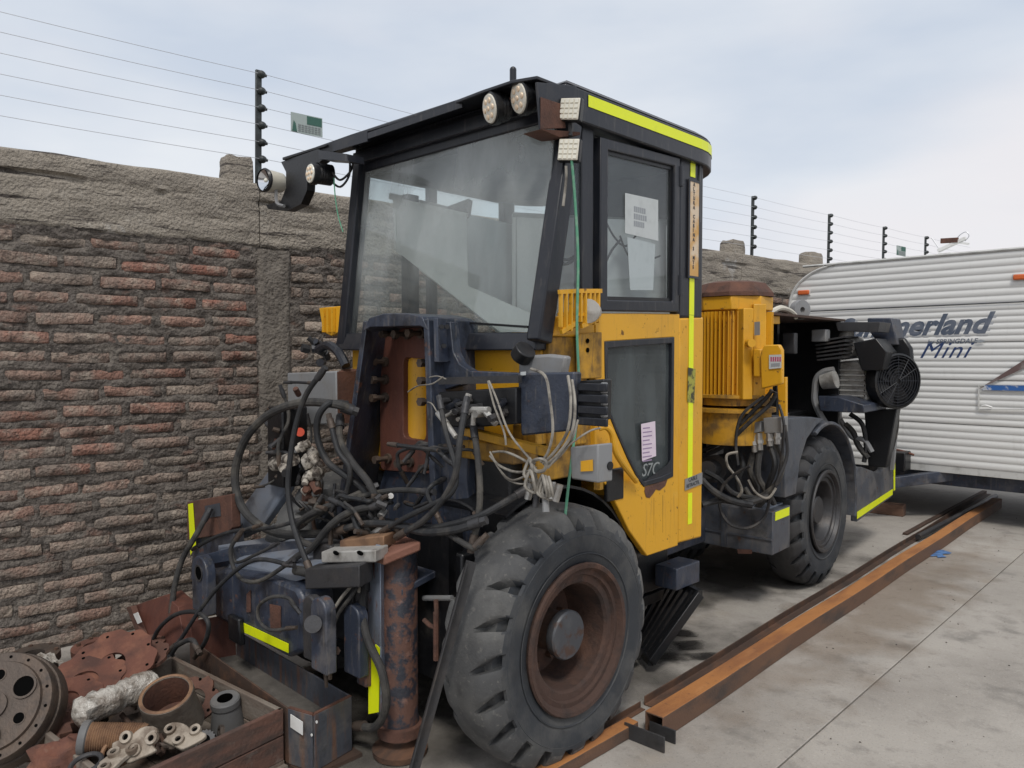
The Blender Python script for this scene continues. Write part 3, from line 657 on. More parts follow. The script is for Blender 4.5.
# ================================================================ steel lying on the floor
def lying(name, p0, p1, sec, mat, lab, cat, group=None, side=None):
    p0, p1 = V(p0), V(p1); d = (p1 - p0).normalized(); x = d.cross(Vector((0, 0, 1))).normalized(); m = MB()
    n = 24; rings = []
    for i in range(n + 1):
        p = p0 + (p1 - p0) * (i / n) + x * .0006 * (p1 - p0).length * math.sin(i * .9)
        rings.append([p + x * a_ + Vector((0, 0, b_)) for a_, b_ in sec])
    k = len(sec)
    for r_ in rings: m.v += r_
    for i in range(n):
        for j in range(k): m.f.append((i * k + j, i * k + (j + 1) % k, (i + 1) * k + (j + 1) % k, (i + 1) * k + j))
    m.f += [list(range(k)), list(range(n * k, n * k + k))[::-1]]
    o = thing(name, m, mat, lab, cat, group, bev=.003)
    if side:
        o.data.materials.append(M[side])
        for pl in o.data.polygons: pl.material_index = 0 if pl.normal.z > .7 else 1
    return o
def channel(w_, h_, t_): return [(-w_ / 2, 0), (-w_ / 2, h_), (w_ / 2, h_), (w_ / 2, 0), (w_ / 2 - t_, 0), (w_ / 2 - t_, h_ - t_), (-w_ / 2 + t_, h_ - t_), (-w_ / 2 + t_, 0)]
def angle(w_, h_, t_): return [(0, 0), (w_, 0), (w_, t_), (t_, t_), (t_, h_), (0, h_)]
lying('steel_beam', (-1.868, 2.86, .001), (-1.985, 9.85, .001), channel(.095, .10, .008), 'rust_orange', 'long rust orange steel channel lying along the floor beside the wheels', 'steel beam', 'loose steel lying on the floor', 'rust_side')
lying('angle_iron', (-2.073, 3.085, 0.001), (-2.268, 10.683, 0.001), angle(.05, .045, .006), 'rust_dark', 'long thin dark angle iron lying on the wheel side of the orange channel', 'angle iron', 'loose steel lying on the floor')
lying('flat_bar', (-2.293, 7.725, 0.001), (-2.320, 10.821, 0.001), [(-.022, 0), (.022, 0), (.022, .02), (-.022, .02)], 'rust_dark', 'short dark flat bar beside the far end of the long angle iron', 'flat bar', 'loose steel lying on the floor')
lying('steel_bar', (-1.975, 2.189, 0.030), (-1.961, 2.832, 0.030), [(-.03, -.028), (.03, -.028), (.03, .026), (-.03, .03)], 'rust_orange', 'orange steel bar end running out of the picture beside the front tyre', 'steel bar', 'loose steel lying on the floor', 'rust_side')
lying('angle_iron', (-2.058, 2.180, 0.001), (-2.069, 3.046, 0.001), angle(.03, .035, .005), 'rust_dark', 'dark angle iron lying between the front tyre and the orange bar end', 'angle iron', 'loose steel lying on the floor')
m = MB().cyl((-2.118, 7.501, 0.050), (-2.087, 10.308, 0.050), .025, n=12)
thing('steel_pipe', m, 'dark_steel', 'short dark pipe on the floor beside the far end of the orange channel', 'pipe', 'loose steel lying on the floor')
# flat cleats at the near end of the channel
for (p, q, h_), lab in ((((-1.958, 2.767, 0.000), (-1.754, 2.772, 0.000), .07), 'long dark flat cleat standing across the near end of the orange channel'), (((-1.893, 2.867, -0.000), (-1.761, 2.870, 0.000), .062), 'shorter dark flat cleat just behind the one at the channel end')):
    p, q = V(p), V(q); n_ = Vector((q.y - p.y, p.x - q.x, 0)).normalized() * .008
    thing('steel_cleat', MB().prism([p, q, q + Vector((0, 0, h_)), p + Vector((0, 0, h_))], n_), 'dark_steel', lab, 'cleat', 'flat cleats at the end of the channel', bev=.002)
# rag
m = MB(); r0 = V((-1.870, 7.185, 0.000)); g = 7
for i in range(g):
    for j in range(g):
        u, v_ = i / (g - 1) - .5, j / (g - 1) - .5
        m.v.append(r0 + Vector((u * .12 + .03 * math.sin(j * 1.7), v_ * .26 + .03 * math.sin(i * 2.1), .006 + .018 * abs(noise.noise(Vector((i * .8, j * .8, 3)))))))
m.f = [(i * g + j, (i + 1) * g + j, (i + 1) * g + j + 1, i * g + j + 1) for i in range(g - 1) for j in range(g - 1)]
thing('rag', m, 'rag_blue', 'crumpled blue rag lying on the concrete beyond the orange channel', 'rag')
m = MB().obox(V((-2.672, 8.495, 0.060)) + Vector((-.12, .12, 0)), V(.22, .02, 0), (-.006, .065, 0), (0, 0, .06))
thing('wood_block', m, 'wood', 'brown timber block on the floor under the rear end of the rig', 'wood block', bev=.008)
for k, (px, py) in enumerate(((905, 672), (820, 676), (770, 655), (955, 590), (868, 640), (990, 566))):
    pass

# ================================================================ drill rig
rig = empty('drill_rig', (-2.83, 4.2, 0), 'yellow and dark grey mining drill rig with its boom removed, beside the brick wall', 'drill rig')
def P(name, mb, mat, parent=None, bev=0, ang=35): return part(name, mb, mat, parent or rig, bev, ang)

# ---------------------------------------------------------------- wheels
def tyre_mesh(c, ax_s, NPT=24, rr=.508, hw=.155):
    """c centre, ax_s = +1 when the outer side looks to +x"""
    st = [(.128, .272, 0), (.146, .296, 0), (.156, .350, 0), (.162, .395, 0), (.161, .418, 0), (.157, .434, .6), (.150, .448, 1), (.134, .474, 1), (.114, .497, 1), (.096, .503, 1), (.076, .506, .95), (.062, .507, 0), (.0, .511, 0)]
    full = [(-a, r, g, -1) for a, r, g in st[:-1]] + [(a, r, g, 1) for a, r, g in st[::-1]]
    k = rr / .508; m = MB(); fr = (0, -1, -.86, .86, 1, .5, .66, .84); na = NPT * len(fr); nf = len(full)
    for i in range(na):
        p, q = divmod(i, len(fr))
        for a, r, g, s in full:
            skew = .55 * (1 - abs(a) / .155) + (.5 if s < 0 else 0)
            hwid = .045 + .15 * min(1, max(0, (abs(a) - .06) / .09))
            ff = .24 + fr[q] * hwid if 1 <= q <= 4 else fr[q]
            th = 2 * math.pi * (p + ff + skew * (1 if abs(a) > 1e-6 else .5)) / NPT
            gr = g if q in (2, 3) else (g * .12 if q in (1, 4) else 0)
            d = .056 * gr; rad = (r - d * (1 if r > .44 else .35)) * k
            aa = (a - s * gr * (.014 if r < .48 else 0)) * ax_s * .94 - ax_s * -.0093 * 1
            m.v.append(V(c) + Vector((aa, math.cos(th) * rad, math.sin(th) * rad)))
    for i in range(na):
        i2 = (i + 1) % na
        for j in range(nf - 1): m.f.append((i * nf + j, i2 * nf + j, i2 * nf + j + 1, i * nf + j + 1))
    return m
def wheel(c, s, tmat, rimmat, hubmat, rr=.508, rk=.965):
    c = V(c); ax = (s, 0, 0); f = c + Vector((s * .155, 0, 0))
    def sc_(p): return [(a_ * rk, b_) for a_, b_ in p]
    w_ = P('wheel', MB().lathe(f, ax, sc_([(.300, -.03), (.319, -.012), (.325, .004), (.319, .013), (.302, .011), (.294, -.004), (.290, -.014), (.270, -.012), (.264, -.026), (.236, -.028), (.226, -.04), (.215, -.23), (.16, -.24), (.0, -.24)]), 48), rimmat)
    t_ = P('tyre', tyre_mesh(c, s, 21, rr), tmat, w_, ang=40)
    t_.data.materials.append(M['rubber_side'])
    off = rig.location; cc = (MB.xf @ c if MB.xf is not None else c) - off
    for pl in t_.data.polygons:
        d = pl.center - cc
        if math.hypot(d.y, d.z) < .440 * rr / .508: pl.material_index = 1
    P('sidewall_bead', MB().lathe(f, ax, [(.345, -.002), (.349, .003), (.353, .002)], 64).lathe(f, ax, [(.424, .003), (.428, .0075), (.434, .003)], 64), 'rubber_side', w_)
    P('hub', MB().lathe(f, ax, [(.06, -.10), (.098, -.095), (.102, -.085), (.102, -.060), (.096, -.052), (.03, -.052), (.0, -.05)], 32), hubmat, w_)
    P('hub_barrel', MB().lathe(f, ax, [(.10, -.24), (.085, -.20), (.085, -.09)], 24), 'rust_dark', w_)
    m = MB()
    for i in range(10):
        a_ = 2 * math.pi * (i + .3) / 10; q = f + Vector((s * -.238, math.cos(a_) * .15, math.sin(a_) * .165)); m.cyl(q, q + Vector((s * .03, 0, 0)), .014, n=6)
    P('wheel_nuts', m, 'rust_dark', w_)
wheel((-2.110, 2.437, .532), 1, 'rubber', 'rim_rust', 'hub_paint', .537)
wheel((-3.53, 2.437, .532), -1, 'rubber', 'rim_rust', 'hub_paint', .537)
# ---------------------------------------------------------------- front frame
P('front_frame', MB().box(-3.30, -2.36, 2.16, 3.75, .38, .86).box(-3.22, -2.80, 1.92, 2.16, .42, .74), 'black_paint', bev=.012)
P('front_axle', MB().cyl((-3.4, 2.5, .5), (-2.3, 2.5, .5), .10, n=20).lathe((-2.83, 2.5, .5), (1, 0, 0), [(.1, -.3), (.22, -.12), (.22, .12), (.1, .3)], 24), 'black_paint')
P('belly_plate', MB().box(-3.4, -2.38, 3.0, 4.0, .30, .36), 'black_paint', bev=.006)
P('cab_floor', MB().box(-3.50, -2.16, 2.98, 3.66, .69, .75), 'black_paint', bev=.006)
# wheel arch liner
m = MB(); a0 = [math.radians(q) for q in range(-8, 128, 8)]
lo = [V(-2.14, 2.5 + .60 * math.cos(q), .52 + .60 * math.sin(q)) for q in a0]; li = [V(-2.62, q.y, q.z) for q in lo]
for i in range(len(lo) - 1): m.prism([lo[i], lo[i + 1], li[i + 1], li[i]], Vector((0, math.cos(a0[i]), math.sin(a0[i]))) * .012)
P('wheel_arch', m, 'black_paint')
# ---------------------------------------------------------------- boom pedestal
YF, YB = 2.16, 2.36
TL, TR, BLc, BRc = (-3.055, 2.160, 1.857), (-2.576, 2.160, 1.852), (-3.327, 2.160, 0.784), (-2.516, 2.160, 0.808)
def up2(p, y): return (p[0], y, p[2])
ped = P('pedestal', MB().loft([TL, (TL[0] + .035, YF, TL[2]), (BLc[0] + .045, YF, BLc[2]), BLc], [(TL[0] - .16, YB + .1, TL[2]), (TL[0] - .125, YB + .1, TL[2]), (BLc[0] - .075, YB + .1, BLc[2]), (BLc[0] - .12, YB + .1, BLc[2])])
    .loft([(TR[0] - .035, YF, TR[2]), TR, BRc, (BRc[0] - .04, YF, BRc[2])], [(TR[0] - .035, YB + .1, TR[2]), up2(TR, YB + .1), up2(BRc, YB + .1), (BRc[0] - .04, YB + .1, BRc[2])]), 'grey_paint', bev=.006)
P('pedestal_cap', MB().prism([(TL[0] - .004, YF - .002, TL[2] - .05), (TL[0] + .05, YF - .002, TL[2] + .012), (TL[0] + .16, YF - .002, TL[2] + .03), (TR[0] - .14, YF - .002, TR[2] + .03), (TR[0] - .04, YF - .002, TR[2] + .012), (TR[0] + .004, YF - .002, TR[2] - .05), (TR[0] - .05, YF - .002, TR[2] - .03), (TL[0] + .06, YF - .002, TL[2] - .03)], (0, .302, 0)), 'grey_paint', ped, bev=.004)
P('pedestal_back', MB().loft([(BLc[0] - .05, YB + .02, .70), (BRc[0] - .045, YB + .02, .70), (BRc[0] - .045, YB + .06, .70), (BLc[0] - .05, YB + .06, .70)], [(TL[0] - .1, YB + .02, 1.17), (TR[0] - .04, YB + .02, 1.17), (TR[0] - .04, YB + .06, 1.17), (TL[0] - .1, YB + .06, 1.17)]), 'grey_paint', ped)
px0, px1 = -3.20, -2.665
b_o = [(-3.185, 2.355, 1.847), (-2.765, 2.355, 1.836), (-2.769, 2.355, 1.133), (-3.193, 2.355, 1.108)]
b_i = [(-2.999, 2.355, 1.685), (-2.824, 2.355, 1.676), (-2.827, 2.355, 1.285), (-3.003, 2.355, 1.286)]
def rsub(q):   # corners cut so that the slot has rounded ends
    (a_, b_, c_, d_) = [V(x_) for x_ in q]; o = []
    for p_, n_, l_ in ((a_, b_, d_), (b_, c_, a_), (c_, d_, b_), (d_, a_, c_)):
        o += [p_ + (l_ - p_).normalized() * .03, p_ + ((n_ - p_).normalized() + (l_ - p_).normalized()) * .009, p_ + (n_ - p_).normalized() * .03]
    return o
P('mounting_plate', MB().frame(rsub(b_o), rsub(b_i), (0, .035, 0)), 'rust_plate', ped, bev=.003)
P('slot_cylinder', MB().cyl((-2.99, 2.47, .95), (-2.99, 2.47, 1.80), .085, n=24).cyl((-2.99, 2.47, 1.19), (-2.99, 2.47, 1.205), .089, n=24), 'yellow_paint', ped)
for q in ((-3.049, 2.260, 1.797), (-2.954, 2.260, 1.795), (-2.847, 2.260, 1.798), (-3.132, 2.260, 1.661), (-3.133, 2.260, 1.572), (-3.134, 2.260, 1.482), (-2.736, 2.240, 1.659), (-2.737, 2.240, 1.577), (-2.737, 2.240, 1.481), (-3.113, 2.260, 1.176), (-2.937, 2.260, 1.174), (-2.757, 2.260, 1.168)):
    q = V(q); e_ = Vector((q.x, 2.352, q.z))
    P('bolt', MB().cyl(q, q + Vector((0, .026, 0)), .021, n=6).cyl(q + Vector((0, .02, 0)), e_, .0125, n=10).cyl(e_ - Vector((0, .014, 0)), e_, .025, n=14), 'cast_iron', ped)
# right cheek with its swept gusset
g_ = [(-2.657, 2.240, 1.843), (-2.523, 2.240, 1.840), (-2.504, 2.240, 1.709), (-2.465, 2.240, 1.657), (-2.396, 2.240, 1.628), (-2.104, 2.240, 1.624), (-2.104, 2.240, 1.592), (-2.396, 2.240, 1.581), (-2.618, 2.240, 1.530)]
P('gusset', MB().prism(g_, (0.0, .05, 0)), 'grey_paint', bev=.004)
P('cheek_plate', MB().prism([(-2.548, 2.165, 1.855), (-2.590, 2.300, 1.857), (-2.558, 2.300, 1.682), (-2.531, 2.200, 1.665), (-2.543, 2.165, 1.665)], (.02, .008, 0)), 'grey_paint', bev=.003)
for q in ((-2.502, 2.170, 1.815), (-2.492, 2.190, 1.816), (-2.489, 2.170, 1.734)):
    P('bolt', MB().cyl(q, V(q) + Vector((.03, -.02, 0)), .011, n=6), 'black_paint')
P('pedestal_web', MB().prism([(-2.571, 2.200, 1.534), (-2.407, 2.250, 1.537), (-2.433, 2.250, 1.155), (-2.384, 2.250, 0.867), (-2.522, 2.200, 0.733), (-2.562, 2.200, 0.791)], (0, .10, 0)), 'grey_paint', bev=.006)
P('pedestal_foot', MB().prism([(-3.42, 1.95, .70), (-2.50, 1.95, .70), (-2.46, 2.5, .84), (-3.46, 2.5, .84)], (0, 0, .03)), 'grey_paint', bev=.005)

# ---------------------------------------------------------------- cab
CX, CXL = -2.12, -3.58
YR = 3.70
cab = P('cab', MB().box(CXL, CXL + .04, 2.46, YR, 1.02, 1.80).box(CXL, CX - .03, YR - .04, YR, .72, 1.86).box(CXL + .04, CX - .04, 2.43, 2.47, 1.12, 1.775), 'yellow_paint', bev=.005)
WTR, WTL, WBR, WBL = V((-2.150, 2.551, 2.666)), V(-3.53, 2.50, 2.70), V((-2.150, 2.387, 1.767)), V(-3.60, 2.41, 1.80)
P('front_post', MB().bar((-2.130, 2.383, 1.750), (-2.130, 2.580, 2.685), .075, .085, (0, 1, 0)), 'black_frame', cab, bev=.008)
P('front_post', MB().bar((-3.585, 2.42, 1.74), (-3.545, 2.51, 2.74), .07, .08, (0, 1, 0)), 'black_frame', cab, bev=.008)
P('door_post', MB().box(CX - .05, CX - .004, 2.655, 2.74, 1.86, 2.72), 'black_frame', cab, bev=.006)
P('rear_post', MB().box(CX - .06, CX, 3.44, 3.69, 1.88, 2.72), 'black_frame', cab, bev=.02)
P('rear_post', MB().box(CXL, CXL + .06, 3.60, 3.70, 1.80, 2.72), 'black_frame', cab, bev=.01)
P('side_post', MB().box(CXL, CXL + .05, 2.98, 3.04, 1.80, 2.72), 'black_frame', cab, bev=.01)
P('windshield_sill', MB().prism([(-3.63, 2.37, 1.72), (CX - .02, 2.37, 1.715), (CX - .02, 2.40, 1.79), (-3.63, 2.40, 1.815)], (0, .08, 0)), 'black_frame', cab, bev=.008)
P('windshield_header', MB().box(CXL, CX - .02, 2.47, 2.56, 2.735, 2.80), 'black_frame', cab, bev=.006)
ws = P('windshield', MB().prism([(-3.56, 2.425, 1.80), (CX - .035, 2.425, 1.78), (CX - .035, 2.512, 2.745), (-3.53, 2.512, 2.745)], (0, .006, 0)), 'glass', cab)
P('quarter_window', MB().prism([(-2.135, 2.497, 1.802), (-2.135, 2.716, 1.807), (-2.135, 2.697, 2.693), (-2.135, 2.641, 2.682)], (-.006, 0, 0)), 'glass_side', cab)
P('rear_window', MB().box(CXL + .06, CX - .06, YR - .03, YR - .024, 1.86, 2.70), 'glass_side', cab)
P('left_window', MB().box(CXL + .02, CXL + .026, 2.52, 3.60, 1.80, 2.70), 'glass_side', cab)
# side sill band and rear pillar, lower
P('side_sill', MB().prism([(CX - .05, 2.40, 1.775), (CX - .05, 2.745, 1.775), (CX - .05, 2.745, 1.86), (CX - .05, 2.44, 1.86)], (.052, 0, 0)), 'yellow_paint', cab, bev=.006)
P('rear_pillar', MB().prism([(CX - .09, 3.452, .715), (CX - .09, 3.70, .705), (CX - .09, 3.70, 1.90), (CX - .09, 3.452, 1.885)], (.09, 0, 0)), 'yellow_paint', cab, bev=.012)
# door skin: outline of the lower door with the wheel clearance and the cut-corner window
do = [(2.745, 1.882), (3.10, 1.895), (3.445, 1.905), (3.445, 1.40), (3.445, .706), (3.165, .706), (3.01, .86), (2.92, .985), (2.83, 1.10), (2.745, 1.16), (2.745, 1.40), (2.745, 1.65)]
di = [(2.81, 1.755), (3.10, 1.77), (3.392, 1.785), (3.392, 1.40), (3.392, 1.075), (3.30, 1.062), (3.13, 1.055), (3.07, 1.11), (2.99, 1.21), (2.90, 1.34), (2.835, 1.44), (2.815, 1.60)]
door = P('door', MB().frame([(CX - .03, a_, b_) for a_, b_ in do], [(CX - .03, a_, b_) for a_, b_ in di], (.036, 0, 0)), 'yellow_paint', bev=.005)
def inset(p, k):
    cx_ = sum(q[0] for q in p) / len(p); cz_ = sum(q[1] for q in p) / len(p)
    return [(q[0] + (cx_ - q[0]) * k, q[1] + (cz_ - q[1]) * k) for q in p]
P('lower_window_seal', MB().frame([(CX - .024, a_, b_) for a_, b_ in inset(di, -.004)], [(CX - .024, a_, b_) for a_, b_ in inset(di, .075)], (.034, 0, 0)), 'black_frame', door, bev=.003)
P('lower_window', MB().prism([(CX - .015, a_, b_) for a_, b_ in inset(di, .05)], (.006, 0, 0)), 'glass_dark', door)
P('door_sill_band', MB().prism([(CX + .005, 3.10, 1.07), (CX + .005, 3.16, 1.058), (CX + .005, 3.39, 1.075), (CX + .005, 3.39, 1.18), (CX + .005, 3.34, 1.14)], (.002, 0, 0)), 'black_frame', door)
uo = [(2.765, 1.893), (3.425, 1.913), (3.425, 2.69), (2.765, 2.665)]; ui = [(2.822, 1.945), (3.372, 1.965), (3.372, 2.64), (2.822, 2.618)]
P('upper_door_frame', MB().frame([(CX - .03, a_, b_) for a_, b_ in uo], [(CX - .03, a_, b_) for a_, b_ in ui], (.045, 0, 0)), 'black_frame', door, bev=.006)
P('upper_window', MB().prism([(CX - .012, a_, b_) for a_, b_ in ui], (.006, 0, 0)), 'glass_side', door)
P('window_seal', MB().frame([(CX - .010, a_, b_) for a_, b_ in ui], [(CX - .010, a_, b_) for a_, b_ in inset(ui, .05)], (.010, 0, 0)), 'black_paint', door)
m = MB(); pp = [(3.14, 1.052), (3.20, 1.055), (3.30, 1.062), (3.34, 1.065), (3.32, 1.035), (3.27, 1.018), (3.235, 1.028), (3.215, 1.012), (3.18, .992), (3.15, 1.0), (3.135, 1.03)]
P('rust_patch', m.prism([(CX + .0072, a_, b_) for a_, b_ in pp], (.0012, 0, 0)), 'rust_brown', door)
m = MB()
for q in (3.22, 3.30): m.bar((CX + .0062, q, .99), (CX + .0062, q + .003, .80), .0014, .0012, (1, 0, 0))
P('rust_run', m, 'yellow_dirty', door)
P('door_handle', MB().tube([(-2.080, 2.728, 1.371), (-2.060, 2.753, 1.375), (-2.050, 2.784, 1.342), (-2.050, 2.807, 1.268), (-2.060, 2.875, 1.202), (-2.090, 3.031, 1.097)], .014, 10), 'yellow_paint', door)
P('door_step_pad', MB().box(CX - .01, CX + .012, 2.83, 2.96, 1.02, 1.17), 'black_paint', door, bev=.006)
text('model_mark', 'S7C', 'white_text', door, (CX + .004, 3.115, 1.105), (0, 1, -.02), (0, 0, 1), .088, .25, .0, .001)
P('paper_notice', MB().prism([(-2.112, 3.102, 1.362), (-2.112, 3.223, 1.369), (-2.112, 3.234, 1.195), (-2.112, 3.112, 1.182)], (.001, 0, 0)), 'paper_pink', door)
m = MB()
for k in range(9):
    a_ = (-2.110, 3.116, 1.347); z = a_[2] - .020 * k - .004
    m.box(-2.1112, -2.1105, a_[1], a_[1] + .085 * (.7 + .3 * math.sin(k * 2.1) ** 2), z - .006, z)
P('notice_print', m, 'ink_violet', door)
P('paper_notice', MB().prism([(-2.125, 2.978, 2.451), (-2.125, 3.255, 2.458), (-2.125, 3.258, 2.258), (-2.125, 2.979, 2.265)], (.001, 0, 0)), 'paper', door)
m = MB()
for k, wd in enumerate((.10, .11, .09)):
    a_ = (-2.124, 3.049, 2.400); z = a_[2] - .034 * k
    for q in range(6): m.box(-2.1238, -2.1232, a_[1] + q * wd / 6, a_[1] + q * wd / 6 + wd / 8, z - .026, z)
P('notice_print', m, 'ink_grey', door)
P('paper_notice', MB().prism([(-2.130, 3.003, 2.250), (-2.130, 3.239, 2.241), (-2.130, 3.224, 2.015), (-2.130, 3.030, 2.003)], (.001, 0, 0)), 'paper', door)
for z in (2.60, 2.05): P('hinge', MB().cyl((CX + .012, 3.432, z - .05), (CX + .012, 3.432, z + .05), .014, n=10).box(CX + .0, CX + .012, 3.39, 3.47, z - .035, z + .035), 'black_frame', door)
# reflective bands and plates on the rear pillar
for z0, z1 in ((2.62, 2.715), (1.905, 2.10)): P('reflective_strip', MB().box(CX + .001, CX + .003, 3.545, 3.592, z0, z1), 'lime', cab)
P('reflective_strip', MB().box(CX + .001, CX + .003, 3.545, 3.59, 1.045, 1.903), 'lime', cab)
P('reflective_strip', MB().box(CX + .001, CX + .003, 3.55, 3.59, .80, .965), 'lime', cab)
P('scuffed_tape', MB().prism([(CX + .004, 3.53, 1.45), (CX + .004, 3.60, 1.44), (CX + .004, 3.61, 1.62), (CX + .004, 3.535, 1.63)], (.001, 0, 0)), 'tape_worn', cab)
sg = P('pillar_sign', MB().box(CX + .001, CX + .010, 3.525, 3.625, 2.10, 2.60), 'gold_sign', cab, bev=.003)
P('sign_border', MB().frame([(CX + .006, 3.520, 2.095), (CX + .006, 3.630, 2.095), (CX + .006, 3.630, 2.605), (CX + .006, 3.520, 2.605)], [(CX + .006, 3.530, 2.107), (CX + .006, 3.620, 2.107), (CX + .006, 3.620, 2.593), (CX + .006, 3.530, 2.593)], (.006, 0, 0)), 'ink', cab)
for k, ch in enumerate('ALTURA CABINA 3 MTS '):
    if ch != ' ': text('sign_letter', ch, 'ink', cab, (CX + .0105, 3.560, 2.572 - k * .0237), (0, 1, 0), (0, 0, 1), .026, 0, .001, .0008)
P('pillar_label', MB().prism([(CX + .002, 3.515, .985), (CX + .002, 3.69, 1.0), (CX + .002, 3.69, 1.062), (CX + .002, 3.515, 1.045)], (.003, 0, 0)), 'grey_box', cab)
text('label_lettering', 'CABLE', 'ink', cab, (CX + .0058, 3.548, 1.027), (0, 1, .08), (0, 0, 1), .030, 0, .0005, .0006)
text('label_lettering', 'RETRACTIL', 'ink', cab, (CX + .0058, 3.528, .997), (0, 1, .08), (0, 0, 1), .026, 0, .0005, .0006)
# roof
def rpoly(x0, x1, y0, y1, rr, z, n=8):
    p = [(x0, y0, z), (x1, y0, z)]
    for i in range(n + 1): a_ = math.pi / 2 * i / n; p.append((x1 - rr + rr * math.cos(a_), y1 - rr + rr * math.sin(a_), z))
    for i in range(n + 1): a_ = math.pi / 2 * i / n; p.append((x0 + rr - rr * math.sin(a_), y1 - rr + rr * math.cos(a_), z))
    return p
roof = P('roof', MB().loft(rpoly(-3.60, -2.088, 2.50, 4.0, .40, 2.69), rpoly(-3.60, -2.088, 2.50, 4.0, .40, 2.83)).loft(rpoly(-3.60, -2.088, 2.50, 4.0, .40, 2.832), rpoly(-3.56, -2.115, 2.54, 3.97, .38, 2.856)).loft(rpoly(-3.56, -2.115, 2.54, 3.97, .38, 2.857), rpoly(-3.50, -2.17, 2.60, 3.91, .33, 2.878)), 'black_frame', bev=.008)
o1 = rpoly(-3.603, -2.085, 2.65, 4.003, .403, 2.765); h1 = [V(q) for q in o1[1:2 + 8 + 1]]
m = MB()
for i in range(len(h1) - 1):
    a_, b_ = h1[i], h1[i + 1]; m.add([a_, b_, b_ + Vector((0, 0, .05)), a_ + Vector((0, 0, .05))], [(0, 1, 2, 3)])
P('reflective_stripe', m, 'lime', roof)
P('visor', MB().prism([(-3.72, 2.31, 2.81), (-3.40, 2.335, 2.825), (-3.0, 2.34, 2.82), (-2.56, 2.35, 2.825), (-2.56, 2.56, 2.85), (-3.62, 2.56, 2.84)], (0, 0, .014)), 'black_frame', roof, bev=.003)
P('visor', MB().prism([(-2.58, 2.325, 2.812), (-2.40, 2.32, 2.815), (-2.22, 2.315, 2.812), (-2.09, 2.325, 2.80), (-2.09, 2.45, 2.80), (-2.35, 2.62, 2.86), (-2.58, 2.62, 2.868)], (0, 0, .014)), 'black_frame', roof, bev=.003)
P('visor_lip', MB().bar((-3.70, 2.312, 2.795), (-3.25, 2.337, 2.80), .010, .05).bar((-3.25, 2.337, 2.802), (-2.56, 2.352, 2.812), .008, .03), 'black_frame', roof)
P('visor_cheek', MB().prism([(-2.085, 2.319, 2.786), (-2.085, 2.571, 2.833), (-2.085, 2.572, 2.733), (-2.085, 2.435, 2.694), (-2.085, 2.343, 2.601)], (-.012, 0, 0)), 'black_frame', roof, bev=.002)
P('visor_cheek', MB().prism([(-2.080, 2.337, 2.730), (-2.080, 2.468, 2.732), (-2.080, 2.494, 2.640), (-2.080, 2.337, 2.603)], (-.004, 0, 0)), 'rust_brown', roof, bev=.001)
P('bracket_tray', MB().prism([(-2.080, 2.337, 2.603), (-2.060, 2.562, 2.633), (-2.060, 2.562, 2.621), (-2.080, 2.455, 2.595)], (-.10, 0, 0)), 'rust_brown', roof)
P('header_panel', MB().box(-3.56, -2.13, 2.52, 2.54, 2.75, 2.84), 'black_frame', roof)
P('aerial_stub', MB().cyl((-2.630, 2.750, 3.006), (-2.630, 2.750, 3.083), .017, n=12).sph((-2.630, 2.750, 3.083), .017), 'black_frame', roof)
# lamps
def round_lamp(c, d, r, shell='black_paint', lens='led_lens', dots=True):
    c, d = V(c), V(d).normalized(); x, y = perp(d)
    l_ = P('work_lamp', MB().lathe(c, -d, [(r * .98, -.004), (r * 1.08, 0), (r * 1.08, .03), (r * .9, .035), (r * .95, .045), (r * .9, .05), (r * .95, .06), (r * .85, .065), (r * .9, .075), (r * .7, .085), (0, .09)], 24), shell)
    P('lens', MB().lathe(c, d, [(r * .98, 0), (r * .9, .008), (0, .012)], 24), lens, l_)
    if dots:
        m = MB()
        for i in range(6):
            a_ = math.pi / 3 * i; q = c + (x * math.cos(a_) + y * math.sin(a_)) * r * .55 + d * .008; m.lathe(q, d, [(r * .2, 0), (r * .16, .006), (0, .007)], 12)
        m.lathe(c + d * .01, d, [(r * .18, 0), (r * .14, .006), (0, .007)], 12)
        P('diode', m, 'led_dot', l_)
    return l_
round_lamp((-2.371, 2.340, 2.748), (-.34, -1, -.22), .064)
round_lamp((-2.211, 2.350, 2.759), (-.34, -1, -.22), .066)
P('lamp_bracket', MB().bar((-2.44, 2.40, 2.76), (-2.15, 2.42, 2.81), .05, .012), 'rust_brown')
def square_lamp(c, d, up_, s_):
    c, d = V(c), V(d).normalized(); u = V(up_); u = (u - d * u.dot(d)).normalized(); x = u.cross(d)
    l_ = P('work_lamp', MB().obox(c - d * .02, x * s_, u * s_, d * .018), 'black_paint', bev=.006)
    P('lens', MB().obox(c, x * s_ * .92, u * s_ * .92, d * .004), 'led_lens', l_, bev=.003)
    m = MB()
    for i in range(4):
        for j in range(4): m.obox(c + x * s_ * (-.66 + .44 * i) + u * s_ * (-.66 + .44 * j) + d * .005, x * s_ * .15, u * s_ * .15, d * .003)
    P('diode', m, 'led_cream', l_)
    P('heat_sink', MB().obox(c - d * .045, x * s_ * .8, u * s_ * .8, d * .012), 'black_frame', l_)
square_lamp((-2.045, 2.474, 2.706), (.30, -1, .0), (.10, .12, 1), .047)
square_lamp((-2.050, 2.474, 2.542), (.42, -1, .03), (.07, .08, 1), .047)
P('lamp_stalk', MB().cyl((-2.070, 2.508, 2.661), (-2.070, 2.508, 2.608), .010, n=8), 'dark_steel')
